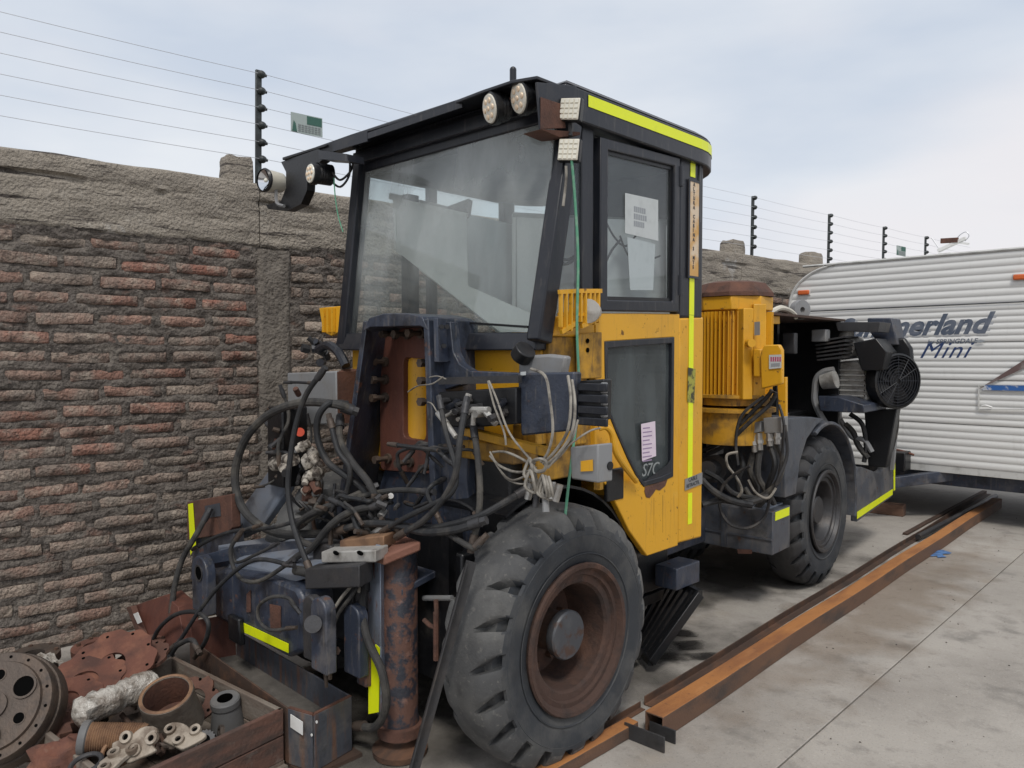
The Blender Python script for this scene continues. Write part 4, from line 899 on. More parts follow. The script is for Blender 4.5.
# left lamp group on its bent bracket
lb = P('lamp_bracket', MB().bar((-3.70, 2.33, 2.795), (-3.40, 2.36, 2.80), .06, .05).bar((-3.97, 2.30, 2.80), (-3.58, 2.335, 2.81), .07, .016), 'black_paint', bev=.004)
br = [(-4.006, 2.280, 2.791), (-3.622, 2.280, 2.794), (-3.584, 2.280, 2.729), (-3.723, 2.280, 2.699), (-3.735, 2.280, 2.593), (-3.798, 2.280, 2.526), (-3.947, 2.280, 2.507), (-4.160, 2.280, 2.546), (-4.182, 2.280, 2.572), (-4.011, 2.280, 2.572), (-3.955, 2.280, 2.637), (-3.953, 2.280, 2.726)]
P('bracket_plate', MB().prism(br, (0, .05, 0)), 'black_paint', lb)
P('bracket_plate', MB().prism([(-3.558, 2.240, 2.770), (-3.294, 2.240, 2.702), (-3.286, 2.240, 2.666), (-3.550, 2.240, 2.721)], (0, .1, 0)), 'black_frame', lb)
sc = V((-4.054, 2.200, 2.684)); sdn = V(.10, -1, -.02).normalized()
sl = P('spotlight', MB().lathe(sc, -sdn, [(.060, -.010), (.068, 0), (.064, .014)], 24), 'black_paint')
P('shell', MB().lathe(sc, -sdn, [(.062, .010), (.060, .05), (.056, .11), (.035, .14), (0, .145)], 24), 'cream_shell', sl)
P('reflector', MB().lathe(sc, sdn, [(.059, 0), (.042, -.014), (.014, -.032), (0, -.034)], 24), 'chrome', sl)
P('bulb', MB().sph(sc + sdn * -.012, .012), 'led_cream', sl)
P('yoke', MB().tube([(-4.030, 2.260, 2.634), (-4.021, 2.260, 2.559), (-3.944, 2.260, 2.532)], .010, 6, 4), 'grey_box', sl)
round_lamp((-3.596, 2.220, 2.650), (-.12, -1, -.02), .052, 'black_paint', 'led_cream')
P('lamp_barrel', MB().lathe((-3.601, 2.290, 2.660), (0.15, 1, .0), [(.056, -.03), (.056, .05), (.03, .06), (0, .06)], 20), 'black_paint')
P('lamp_cable', MB().tube([(-3.552, 2.320, 2.668), (-3.478, 2.320, 2.614), (-3.415, 2.340, 2.649), (-3.445, 2.380, 2.708)], .006, 6), 'wire_black')
P('lamp_cable', MB().tube([(-3.572, 2.320, 2.629), (-3.478, 2.320, 2.578), (-3.425, 2.340, 2.630), (-3.473, 2.380, 2.728)], .006, 6), 'wire_black')
P('loose_wire', MB().tube([(-3.503, 2.300, 2.625), (-3.480, 2.290, 2.532), (-3.454, 2.290, 2.425), (-3.409, 2.290, 2.332)], .0035, 5), 'cord_green')
# interior
P('headliner', MB().box(CXL + .05, CX - .05, 2.57, 3.66, 2.685, 2.70), 'cab_lining', cab)
P('console', MB().box(-3.45, -2.35, 2.50, 2.72, 1.12, 1.60).prism([(-3.2, 2.50, 1.62), (-2.5, 2.50, 1.62), (-2.5, 2.72, 1.70), (-3.2, 2.72, 1.70)], (0, 0, .03)), 'black_paint', cab, bev=.01)
st = P('seat', MB().box(-3.10, -2.62, 3.02, 3.42, 1.12, 1.26), 'seat_cloth', bev=.04)
P('backrest', MB().prism([(-3.08, 3.36, 1.24), (-2.64, 3.36, 1.24), (-2.68, 3.50, 1.95), (-3.04, 3.50, 1.95)], (0, .10, .02)), 'seat_cloth', st, bev=.04)
P('headrest', MB().box(-2.98, -2.74, 3.52, 3.60, 1.98, 2.14), 'seat_cloth', st, bev=.03)
P('seat_base', MB().box(-3.02, -2.70, 3.08, 3.38, .75, 1.12), 'black_paint', st)
P('monitor', MB().obox((-3.20, 2.86, 2.47), V(.11, .03, .025), (.012, -.03, .0), (.0, .01, .05)), 'black_paint', cab, bev=.01)
P('monitor_arm', MB().tube([(-3.26, 2.88, 2.45), (-3.22, 2.90, 2.36), (-3.16, 2.92, 2.30)], .018, 8), 'black_paint', cab)
P('reflection_board', MB().prism([(-3.500, 2.691, 2.583), (-3.500, 3.241, 2.560), (-3.500, 3.240, 1.996), (-3.500, 2.695, 2.287)], (-.01, 0, 0)), 'milk_sheet', cab)  # pale board put in for a bright reflection in the windshield
P('reflection_board_edge', MB().bar((-3.490, 2.655, 2.582), (-3.490, 3.249, 2.559), .02, .03), 'white_panel', cab)  # upper edge of that reflection, added as a pale bar
P('haze_sheet', MB().prism([(-3.510, 3.259, 2.563), (-3.510, 4.146, 2.533), (-3.510, 4.148, 1.869), (-3.510, 3.548, 1.823), (-3.510, 3.257, 1.991)], (-.004, 0, 0)), 'grey_sheet', cab)  # grey sheet put in for the haze seen in the glass
P('reflection_sheet', MB().prism([(-3.494, 2.700, 2.566), (-2.915, 2.700, 2.406), (-2.902, 2.700, 2.048), (-2.407, 2.700, 1.869), (-2.432, 2.700, 1.804), (-2.671, 2.700, 1.808), (-3.506, 2.700, 2.288)], (0, .006, 0)), 'white_panel', cab)  # white sheet added close behind the windshield to imitate its bright reflection
P('reflection_sheet_edge', MB().bar((-3.499, 2.690, 2.571), (-2.897, 2.690, 2.407), .015, .02), 'white_paint', cab)  # pale bar added along the edge of the imitated reflection
P('reflection_sheet', MB().prism([(-2.651, 2.800, 2.381), (-2.396, 2.800, 2.336), (-2.445, 2.800, 1.806), (-2.650, 2.800, 1.810)], (0, .006, 0)), 'white_panel', cab)  # second white sheet added for the bright patch further right
P('door_reflection_sheet', MB().prism([(-2.240, 2.645, 2.311), (-2.240, 3.508, 2.400), (-2.240, 3.515, 1.954), (-2.240, 2.620, 1.852)], (-.004, 0, 0)), 'white_panel', cab)  # white sheet added inside the door glass to make its lower half bright
P('rear_reflection_board', MB().prism([(-3.471, 3.620, 2.605), (-2.163, 3.620, 2.400), (-2.157, 3.620, 1.828), (-3.471, 3.620, 1.856)], (0, .004, 0)), 'milk_sheet', cab)  # translucent board put in for brightness that the glass reflects
P('rear_screen', MB().prism([(-3.075, 3.630, 3.005), (-2.113, 3.630, 2.770), (-2.109, 3.630, 2.395), (-3.074, 3.630, 2.539)], (0, .01, 0)), 'cab_lining', cab)
P('inner_rail', MB().bar((-3.372, 3.580, 2.575), (-3.371, 3.580, 1.853), .03, .03), 'siding_trim', cab)
P('inner_rail', MB().bar((-3.415, 3.580, 2.587), (-2.139, 3.580, 2.382), .03, .03), 'siding_trim', cab)
P('inner_post', MB().box(-3.50, -3.44, 2.74, 2.82, 1.75, 2.60), 'black_frame', cab)
P('hanging_wires', MB().tube([(-2.200, 2.932, 2.320), (-2.200, 3.004, 2.253), (-2.200, 3.094, 2.224), (-2.200, 3.211, 2.305), (-2.200, 3.300, 2.285)], .005, 5).tube([(-2.200, 3.044, 2.267), (-2.200, 3.111, 2.182), (-2.200, 3.213, 2.157), (-2.200, 3.392, 2.203)], .005, 5).tube([(-2.200, 2.934, 2.133), (-2.200, 2.980, 2.193), (-2.200, 3.044, 2.247)], .006, 5), 'wire_black', cab)
P('inner_cable', MB().tube([(-2.200, 2.572, 2.102), (-2.200, 2.640, 2.099), (-2.200, 2.710, 2.132), (-2.200, 2.797, 2.185)], .008, 6).tube([(-2.200, 2.572, 2.123), (-2.200, 2.668, 2.123), (-2.200, 2.797, 2.203)], .007, 6), 'wire_black', cab)
wb = P('wiper', MB().bar((-2.679, 2.410, 1.849), (-2.217, 2.410, 1.815), .010, .010), 'black_paint')

# ---------------------------------------------------------------- rear half of the rig (swung a little about its steering joint)
MB.xf = Matrix.Translation((-2.83, 3.95, 0)) @ Matrix.Rotation(R(2.5), 4, 'Z') @ Matrix.Translation((2.83, -3.95, 0))
wheel((-2.302, 5.622, .545), 1, 'rubber_dark', 'dark_steel', 'dark_steel', .549, .94)
wheel((-3.30, 5.622, .545), -1, 'rubber_dark', 'dark_steel', 'dark_steel', .549, .94)
P('rear_frame', MB().box(-3.25, -2.62, 4.10, 7.6, .42, .90), 'grey_paint', bev=.01)
P('rear_axle', MB().cyl((-3.2, 5.62, .545), (-2.45, 5.62, .545), .10, n=16), 'black_paint')
P('rear_bulk', MB().box(-3.2, -2.62, 6.1, 7.4, .62, 1.22).box(-2.9, -2.5, 6.3, 7.0, 1.0, 1.18), 'black_paint', bev=.01)  # plain black bulk added to fill the gap behind the fender with dark
P('left_body', MB().box(-3.40, -3.0, 4.3, 7.5, .5, 1.25), 'grey_paint', bev=.01)
# tool box ahead of the rear wheel
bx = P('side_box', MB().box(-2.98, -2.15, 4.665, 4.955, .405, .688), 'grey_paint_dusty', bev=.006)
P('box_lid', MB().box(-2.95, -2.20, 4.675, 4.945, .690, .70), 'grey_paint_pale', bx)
P('box_rib', MB().box(-2.50, -2.46, 4.652, 4.662, .41, .68).box(-2.98, -2.155, 4.656, 4.662, .50, .512), 'grey_paint_dusty', bx)
P('reflective_strip', MB().box(-2.149, -2.147, 4.70, 4.93, .625, .68), 'lime', bx)
P('rust_patch', MB().prism([(-2.388, 4.660, 0.408), (-2.285, 4.660, 0.422), (-2.284, 4.660, 0.393), (-2.381, 4.660, 0.379)], (0, -.001, 0)), 'rust_brown', bx)
# fender
m = MB(); FC = Vector((0, 5.622, .545)); an = [R(q) for q in range(-12, 120, 6)]
def fp(r_, q, x): return Vector((x, FC.y + r_ * math.cos(q) * 1.0, FC.z + r_ * math.sin(q)))
for i in range(len(an) - 1):
    m.loft([fp(.635, an[i], -2.14), fp(.635, an[i + 1], -2.14), fp(.66, an[i + 1], -2.14), fp(.66, an[i], -2.14)], [fp(.635, an[i], -2.72), fp(.635, an[i + 1], -2.72), fp(.66, an[i + 1], -2.72), fp(.66, an[i], -2.72)])
fe = P('rear_fender', m, 'grey_paint_dusty', ang=30)
P('fender_front_plate', MB().prism([(-2.140, 4.834, 0.755), (-2.140, 5.023, 0.755), (-2.140, 5.086, 0.966), (-2.140, 5.208, 1.113), (-2.140, 5.376, 1.191), (-2.140, 5.534, 1.231), (-2.140, 5.296, 1.260), (-2.140, 4.816, 1.283)], (-.50, 0, 0)), 'grey_paint_dusty', fe, bev=.006)
P('fender_lip', MB().frame([fp(.612, q, -2.224) for q in an] + [fp(.612, an[-1], -2.224)], [fp(.560, q, -2.224) for q in an] + [fp(.560, an[-1], -2.224)], (.006, 0, 0)) if False else MB().tube([fp(.648, q, -2.139) for q in an], .014, 6, 1), 'grey_paint_dusty', fe)
# rear skirt with its sloping top
sk = P('rear_skirt', MB().prism([(-2.150, 6.352, 0.344), (-2.150, 7.357, 0.415), (-2.150, 7.323, 0.927), (-2.150, 7.202, 0.892), (-2.150, 7.036, 0.688), (-2.150, 6.892, 0.678), (-2.150, 6.455, 0.779), (-2.150, 6.328, 0.785)], (-.05, 0, 0)), 'grey_paint_dusty', bev=.006)
P('reflective_strip', MB().prism([(-2.148, 6.341, 0.427), (-2.148, 7.330, 0.482), (-2.148, 7.333, 0.432), (-2.148, 6.344, 0.370)], (.002, 0, 0)), 'lime', sk)
P('reflective_strip', MB().prism([(-2.148, 7.339, 0.817), (-2.148, 7.385, 0.822), (-2.148, 7.410, 0.463), (-2.148, 7.363, 0.460)], (.002, 0, 0)), 'lime', sk)
P('rear_bumper', MB().box(-3.2, -2.16, 7.15, 7.30, .40, .62), 'grey_paint_dusty', sk, bev=.006)
# electric motor, upright
mc = Vector((-2.478, 4.75, 0))
def octa(r_, n=8, ph=math.pi / 8): return [(r_ * math.cos(2 * math.pi * i / n + ph), r_ * math.sin(2 * math.pi * i / n + ph)) for i in range(n)]
def opr(m, r_, z0, z1, r2=None):
    a_ = [mc + Vector((x, y, z0)) for x, y in octa(r_)]; b_ = [mc + Vector((x, y, z1)) for x, y in octa(r2 or r_)]; return m.loft(a_, b_)
mo = P('motor', opr(opr(MB(), .225, 1.40, 1.985), .255, 1.985, 2.075), 'yellow_paint', bev=.006)
P('motor_cowl', MB().lathe(mc, (0, 0, 1), [(.265, 2.075), (.262, 2.10), (.21, 2.165), (.16, 2.178), (0, 2.18)], 9), 'rust_brown', mo, ang=20)
P('cowl_patch', MB().lathe(mc + Vector((0, 0, .003)), (0, 0, 1), [(.264, 2.10), (.235, 2.135)], 40), 'yellow_dirty', mo) if False else None
for i in range(56):
    a_ = 2 * math.pi * i / 56
    if abs(((a_ - R(-20) + math.pi) % (2 * math.pi)) - math.pi) < R(24): continue
    d_ = Vector((math.cos(a_), math.sin(a_), 0))
    P('cooling_fin', MB().obox(mc + d_ * .235 + Vector((0, 0, 1.70)), d_ * .024, Vector((-d_.y, d_.x, 0)) * .003, (0, 0, .275)), 'yellow_paint', mo)
P('motor_flange', MB().lathe(mc, (0, 0, 1), [(.20, 1.36), (.245, 1.365), (.245, 1.41), (.28, 1.415), (.28, 1.435), (.2, 1.44)], 24).lathe(mc, (0, 0, 1), [(.19, 1.315), (.285, 1.32), (.285, 1.345), (.19, 1.35)], 24), 'yellow_dirty', mo)
P('bell_housing', MB().lathe(mc, (0, 0, 1), [(.19, 1.10), (.25, 1.11), (.258, 1.32)], 24), 'yellow_dirty', mo)
P('motor_column', MB().obox(mc + Vector((.165, -.19, 1.70)), V(.045, -.03, 0), V(.02, .03, 0), (0, 0, .29)).obox(mc + Vector((.215, -.10, 1.72)), V(.03, -.03, 0), V(.03, .03, 0), (0, 0, .30)), 'yellow_paint', mo, bev=.006)
P('name_plate', MB().prism([(-2.238, 4.550, 1.902), (-2.202, 4.550, 1.904), (-2.201, 4.550, 1.819), (-2.237, 4.550, 1.817)], (.0, -.003, 0)), 'grey_box', mo)
P('lifting_eye', MB().cyl((-2.259, 4.520, 1.769), (-2.213, 4.460, 1.768), .026, n=14), 'yellow_paint', mo)
tb = P('terminal_box', MB().prism([(-2.178, 4.500, 1.700), (-2.153, 4.500, 1.756), (-2.058, 4.500, 1.758), (-2.039, 4.500, 1.724), (-2.036, 4.500, 1.517), (-2.168, 4.500, 1.482)], (0, .04, 0)).prism([(-2.233, 4.520, 1.731), (-2.180, 4.520, 1.731), (-2.178, 4.520, 1.556), (-2.230, 4.520, 1.555)], (0, .12, 0)), 'yellow_paint', bev=.008)
P('warning_sticker', MB().prism([(-2.117, 4.494, 1.694), (-2.039, 4.494, 1.697), (-2.038, 4.494, 1.615), (-2.116, 4.494, 1.607)], (0, -.001, 0)), 'paper', tb)
m = MB()
for k in range(5):
    a_ = V((-2.107, 4.492, 1.682)); m.box(a_.x + .014 * k, a_.x + .014 * k + .009, a_.y, a_.y + .0006, a_.z - .028, a_.z)
P('sticker_print', m, 'ink_red', tb)
P('sticker_print', MB().prism([(-2.103, 4.492, 1.642), (-2.047, 4.492, 1.645), (-2.047, 4.492, 1.627), (-2.103, 4.492, 1.623)], (0, -.0005, 0)), 'ink_grey', tb)
P('mounting_plate', MB().prism([(-2.150, 4.700, 1.546), (-2.091, 4.700, 1.554), (-2.087, 4.700, 1.280), (-2.132, 4.700, 1.252)], (0, .03, 0)), 'yellow_paint', bev=.004)
# open cabinet behind the motor
cb = P('cabinet', MB().box(-3.1, -3.06, 5.05, 6.42, 1.0, 1.97).box(-3.06, -2.36, 6.50, 6.54, 1.0, 1.97).box(-3.06, -2.48, 5.05, 5.08, 1.05, 1.97).box(-3.06, -2.40, 5.05, 6.4, .98, 1.02), 'black_paint', bev=.004)
P('cabinet_top', MB().box(-3.12, -2.34, 5.02, 6.58, 1.972, 1.99), 'rust_dark', cb)
P('cabinet_shelf', MB().box(-3.06, -2.52, 5.60, 5.64, 1.02, 1.95), 'black_paint', cb)
P('cabinet_device', MB().box(-2.5, -2.40, 5.64, 5.70, 1.70, 1.86), 'dark_steel', cb, bev=.01)
P('cabinet_device', MB().box(-2.5, -2.38, 6.24, 6.34, 1.80, 1.90), 'grey_box', cb, bev=.01)
P('lifting_lug', MB().lathe((-2.450, 5.862, 2.042), (.85, -.5, 0), [(.022, -.03), (.075, -.03), (.075, .03), (.022, .03)], 18, True), 'grey_box', cb)
P('top_pipe', MB().tube([(-2.400, 5.173, 1.989), (-2.400, 5.349, 2.032), (-2.400, 5.535, 2.018), (-2.400, 5.653, 1.978)], .02, 8), 'cream_shell')
P('top_bracket', MB().prism([(-2.380, 5.058, 1.963), (-2.380, 5.301, 1.972), (-2.380, 5.303, 1.915), (-2.380, 5.094, 1.909)], (-.05, 0, 0)), 'yellow_paint', bev=.004)
# compressor
YE = 6.55
def ry(*a): pass
co = P('compressor', MB().prism([(-2.426, 6.550, 1.632), (-2.225, 6.550, 1.650), (-2.145, 6.550, 1.528), (-2.140, 6.550, 1.257), (-2.379, 6.550, 1.220), (-2.414, 6.550, 1.379)], (-.0, .40, 0)), 'alloy', bev=.02)
for k in range(7):
    c_ = V((-2.265, 6.530, 1.567)) - Vector((0, 0, .042 * k)); P('crankcase_rib', MB().box(c_.x - .13, c_.x + .10, c_.y - .012, c_.y + .02, c_.z - .006, c_.z + .006), 'alloy', co)
hd = [(-2.501, 6.500, 1.717), (-2.453, 6.500, 1.818), (-2.276, 6.500, 1.849), (-2.219, 6.500, 1.774), (-2.273, 6.500, 1.667), (-2.483, 6.500, 1.641)]
P('cylinder_head', MB().prism(hd, (0, .3, .0)), 'alloy', co, bev=.01)
for k in range(6):
    f_ = k / 5; a_ = V((-2.488, 6.460, 1.801)) * (1 - f_) + V((-2.470, 6.460, 1.650)) * f_; b_ = V((-2.247, 6.460, 1.839)) * (1 - f_) + V((-2.260, 6.460, 1.675)) * f_
    P('head_fin', MB().bar(a_, b_, .33, .014), 'dark_steel', co)
P('intake_plate', MB().prism([(-2.365, 6.400, 1.963), (-2.017, 6.400, 1.954), (-2.031, 6.400, 1.875), (-2.340, 6.400, 1.889)], (0, .3, 0)), 'dark_steel', co, bev=.003)
P('intake_neck', MB().cyl((-2.309, 6.550, 1.916), (-2.331, 6.550, 1.817), .05, .07, 14), 'alloy', co)
P('air_box', MB().prism([(-2.220, 6.750, 2.004), (-2.024, 6.750, 1.998), (-1.974, 6.750, 1.774), (-2.113, 6.750, 1.767), (-2.210, 6.750, 1.902)], (0, .25, 0)), 'grey_paint', co, bev=.01)
P('air_box', MB().prism([(-2.220, 6.400, 1.789), (-2.045, 6.400, 1.827), (-1.961, 6.400, 1.716), (-1.988, 6.400, 1.573), (-2.147, 6.400, 1.563)], (0, .28, 0)), 'black_paint', co, bev=.008)
P('fan_shroud', MB().prism([(-2.143, 6.800, 1.801), (-1.942, 6.800, 1.840), (-1.880, 6.800, 1.749), (-1.853, 6.800, 1.487), (-1.894, 6.800, 1.280), (-2.071, 6.800, 1.255), (-2.215, 6.800, 1.342), (-2.235, 6.800, 1.521)], (-.02, .12, 0)), 'black_paint', co, bev=.02)
fc = V((-1.942, 6.620, 1.481)); fd = V(.84, -.54, 0).normalized(); fx = V(.54, .84, 0)
P('fan_ring', MB().lathe(fc, fd, [(.222, -.10), (.226, .012), (.21, .02), (.203, .0), (.203, -.1)], 36), 'black_paint', co)
fan = MB()
for i in range(7):
    a_ = 2 * math.pi * i / 7; d_ = fx * math.cos(a_) + Vector((0, 0, 1)) * math.sin(a_); t_ = fx * -math.sin(a_) + Vector((0, 0, 1)) * math.cos(a_)
    fan.obox(fc - fd * .06 + d_ * .12, d_ * .085, (t_ * .8 + fd * .5) * .045, (t_ * -.5 + fd * .8) * .004)
P('fan_blades', fan.cyl(fc - fd * .09, fc - fd * .03, .045, n=16), 'rubber_dark', co)
P('fan_back', MB().cyl(fc - fd * .104, fc - fd * .10, .205, n=24), 'black_frame', co)
g_ = MB()
for k in range(8):
    rr = .03 + .024 * k; g_.tube([fc + fd * .012 + (fx * math.cos(q) + Vector((0, 0, 1)) * math.sin(q)) * rr for q in [2 * math.pi * i / 20 for i in range(20)]], .004, 4, 1, True)
for i in range(12):
    a_ = math.pi * i / 6; d_ = fx * math.cos(a_) + Vector((0, 0, 1)) * math.sin(a_); g_.cyl(fc + fd * .016 + d_ * .02, fc + fd * .012 + d_ * .212, .0025, n=4)
P('fan_guard', g_, 'black_frame', co)
P('air_pipe', MB().tube([(-2.333, 6.300, 1.570), (-2.412, 6.300, 1.553), (-2.468, 6.300, 1.502), (-2.483, 6.300, 1.403), (-2.481, 6.300, 1.304), (-2.431, 6.300, 1.190), (-2.390, 6.300, 1.127)], .028, 8), 'grey_box', co)
P('pipe_collar', MB().cyl((-2.427, 6.300, 1.470), (-2.316, 6.300, 1.497), .06, .075, 16), 'alloy', co)
P('compressor_base', MB().prism([(-2.422, 6.200, 1.359), (-2.265, 6.200, 1.357), (-2.067, 6.200, 1.302), (-2.066, 6.200, 1.239), (-2.404, 6.200, 1.238)], (0, .6, 0)), 'grey_paint', bev=.006)
P('compressor_column', MB().prism([(-2.231, 6.750, 1.225), (-1.972, 6.750, 1.245), (-2.048, 6.750, 0.748), (-2.190, 6.750, 0.751)], (0, .12, 0)), 'black_paint', bev=.008)
P('rear_post', MB().prism([(-2.107, 7.200, 1.250), (-2.074, 7.200, 1.252), (-2.113, 7.200, 0.673), (-2.137, 7.200, 0.671)], (0, .05, 0)), 'grey_box')
P('tow_eye', MB().lathe((-2.139, 7.100, 0.902), (1, -.3, 0), [(.03, -.03), (.06, -.03), (.06, .03), (.03, .03)], 16, True), 'rust_dark')
for k, q in enumerate((((843, 420), (852, 430), (862, 452)), ((838, 425), (850, 440), (857, 455)), ((846, 416), (858, 424), (866, 440)))): pass
P('rear_hose', MB().tube([(-2.368, 6.700, 1.101), (-2.301, 6.700, 1.036), (-2.259, 6.700, 0.929), (-2.177, 6.700, 0.825)], .025, 8), 'hose_dusty')
P('rear_hose', MB().tube([(-2.410, 6.700, 1.141), (-2.309, 6.700, 0.993), (-2.211, 6.700, 0.975), (-2.146, 6.700, 0.878)], .022, 8), 'grey_box')
P('rear_hose', MB().tube([(-2.328, 6.700, 1.189), (-2.230, 6.700, 1.109), (-2.195, 6.700, 0.942), (-2.208, 6.700, 0.788)], .02, 8), 'hose')
P('rear_hose', MB().tube([(-2.137, 6.900, 0.739), (-2.107, 6.900, 0.828), (-2.060, 6.900, 0.867), (-2.016, 6.900, 1.057), (-2.011, 6.900, 1.227)], .02, 8), 'hose_dusty')
# pump bay between cab and rear wheel
P('bay_panel', MB().box(-3.0, -2.7, 4.2, 5.1, .5, 1.2), 'black_paint')
P('bay_valve', MB().prism([(-2.305, 4.620, 1.247), (-2.218, 4.620, 1.272), (-2.217, 4.620, 1.201), (-2.304, 4.620, 1.176)], (0, .1, 0)), 'grey_box', bev=.006)
P('bay_valve', MB().prism([(-2.196, 4.600, 1.293), (-2.073, 4.600, 1.306), (-2.072, 4.600, 1.206), (-2.188, 4.600, 1.192)], (0, .1, 0)), 'grey_box', bev=.006)
for px in (753, 758, 768, 775):
    pass
for a_, b_ in (((-2.272, 4.640, 1.183), (-2.264, 4.640, 1.066)), ((-2.239, 4.640, 1.191), (-2.230, 4.640, 1.082)), ((-2.164, 4.620, 1.198), (-2.156, 4.620, 1.116)), ((-2.112, 4.620, 1.208), (-2.111, 4.620, 1.132))):
    P('hose_fitting', MB().cyl(a_, b_, .020, n=10).cyl(V(a_) * .6 + V(b_) * .4, V(a_) * .4 + V(b_) * .6, .026, n=6), 'steel')
bay = [((754,452), (750,470), (757,490), (748,505)), ((760,450), (758,475), (766,492), (757,506)), ((770,446), (774,465), (768,488), (774,500)), ((777,444), (783,462), (778,485), (765,500)),
       ((735,446), (742,465), (738,485), (748,506)), ((706,470), (720,478), (735,492), (760,498)), ((706,500), (725,505), (748,507), (770,506)), ((704,450), (722,440), (742,420), (768,400))]
P('bay_hose', MB().tube([(-2.279, 4.660, 1.063), (-2.305, 4.660, 0.943), (-2.273, 4.700, 0.810), (-2.356, 4.750, 0.679)], .020, 8), 'hose_dusty')
P('bay_hose', MB().tube([(-2.239, 4.660, 1.080), (-2.233, 4.620, 0.922), (-2.195, 4.660, 0.798), (-2.272, 4.700, 0.691)], .020, 8), 'hose_dusty')
P('bay_hose', MB().tube([(-2.165, 4.640, 1.113), (-2.114, 4.600, 1.001), (-2.174, 4.640, 0.842), (-2.158, 4.700, 0.733)], .019, 8), 'hose')
P('bay_hose', MB().tube([(-2.119, 4.640, 1.130), (-2.071, 4.620, 1.021), (-2.114, 4.620, 0.878), (-2.242, 4.600, 0.775), (-2.311, 4.600, 0.832)], .016, 8), 'hose_dusty')
P('bay_hose', MB().tube([(-2.429, 4.700, 1.087), (-2.354, 4.660, 0.971), (-2.387, 4.660, 0.835), (-2.333, 4.700, 0.683)], .018, 8), 'hose')
P('bay_hose', MB().tube([(-2.536, 4.500, 0.925), (-2.436, 4.500, 0.883), (-2.356, 4.550, 0.794), (-2.176, 4.600, 0.771)], .018, 8), 'hose')
P('bay_hose', MB().tube([(-2.603, 4.600, 1.055), (-2.450, 4.550, 1.132), (-2.314, 4.550, 1.264), (-2.178, 4.600, 1.421), (-2.140, 4.600, 1.473)], .014, 8), 'wire_black')
P('bay_hose', MB().tube([(-2.618, 4.600, 1.013), (-2.435, 4.550, 1.100), (-2.273, 4.550, 1.254), (-2.151, 4.600, 1.384), (-2.114, 4.600, 1.461)], .014, 8), 'wire_black')
P('bay_hose', MB().tube([(-2.314, 4.500, 0.992), (-2.330, 4.500, 1.151), (-2.291, 4.500, 1.313), (-2.170, 4.550, 1.436)], .010, 6), 'wire_black')
P('bay_hose', MB().tube([(-2.093, 4.600, 1.381), (-2.040, 4.550, 1.262), (-2.050, 4.550, 1.074), (-2.079, 4.550, 0.878)], .010, 6), 'wire_black')
P('bay_pump', MB().cyl((-2.569, 4.650, 0.931), (-2.618, 4.900, 0.913), .10, n=18).cyl((-2.554, 4.550, 0.931), (-2.567, 4.660, 0.930), .06, n=14), 'dark_steel')
P('bay_block', MB().prism([(-2.589, 4.600, 1.103), (-2.510, 4.600, 1.116), (-2.509, 4.600, 1.030), (-2.588, 4.600, 1.016)], (0, .1, 0)), 'grey_box', bev=.006)
P('cable_loop', MB().tube([(-2.292, 4.450, 1.082), (-2.351, 4.420, 1.061), (-2.344, 4.420, 0.992), (-2.283, 4.420, 0.922), (-2.249, 4.420, 0.850), (-2.275, 4.420, 0.803)], .009, 6), 'wire_pale')
P('cable_loop', MB().tube([(-2.189, 4.400, 1.009), (-2.287, 4.400, 0.949), (-2.373, 4.400, 0.851), (-2.385, 4.400, 0.722), (-2.326, 4.420, 0.625), (-2.220, 4.450, 0.610), (-2.139, 4.500, 0.677), (-2.102, 4.500, 0.794), (-2.053, 4.500, 0.925), (-2.018, 4.550, 1.077), (-2.034, 4.550, 1.262)], .010, 6), 'wire_black')
P('cable_loop', MB().tube([(-2.201, 4.400, 0.921), (-2.149, 4.400, 0.846), (-2.081, 4.420, 0.821), (-2.044, 4.450, 0.883)], .008, 6), 'wire_pale')
P('joint_hose', MB().tube([(-2.461, 4.300, 0.905), (-2.392, 4.300, 0.849), (-2.318, 4.400, 0.781), (-2.218, 4.500, 0.748)], .022, 8), 'hose')
P('joint_hose', MB().tube([(-2.459, 4.300, 0.746), (-2.372, 4.400, 0.775), (-2.264, 4.500, 0.755), (-2.157, 4.600, 0.799)], .022, 8), 'hose')
MB.xf = None

# ---------------------------------------------------------------- joint, step and blocks under the cab
P('steering_joint', MB().cyl((-2.83, 3.95, .40), (-2.83, 3.95, .95), .14, n=20).box(-3.0, -2.66, 3.7, 4.2, .5, .58), 'black_paint')
P('step_hanger', MB().box(-2.34, -2.20, 3.58, 3.82, .42, .54), 'grey_paint', bev=.006)
t0, t1, s0, s1 = V((-2.416, 3.834, 0.400)), V((-2.117, 3.680, 0.400)), V((-2.474, 3.578, 0.070)), V((-2.246, 3.405, 0.070))
stp = P('access_step', MB().bar(t0, s0, .03, .05).bar(t1, s1, .03, .05), 'black_paint', bev=.004)
for k in range(1, 6): P('step_slat', MB().bar(t0.lerp(t1, k / 6), s0.lerp(s1, k / 6), .022, .030), 'black_paint', stp)
P('step_rung', MB().bar(t0, t1, .03, .04), 'black_paint', stp)
P('step_rung', MB().bar(s0, s1, .03, .04), 'black_paint', stp)
P('step_foot', MB().bar((-2.338, 3.439, 0.100), (-2.367, 3.315, 0.030), .035, .03), 'black_paint', stp)

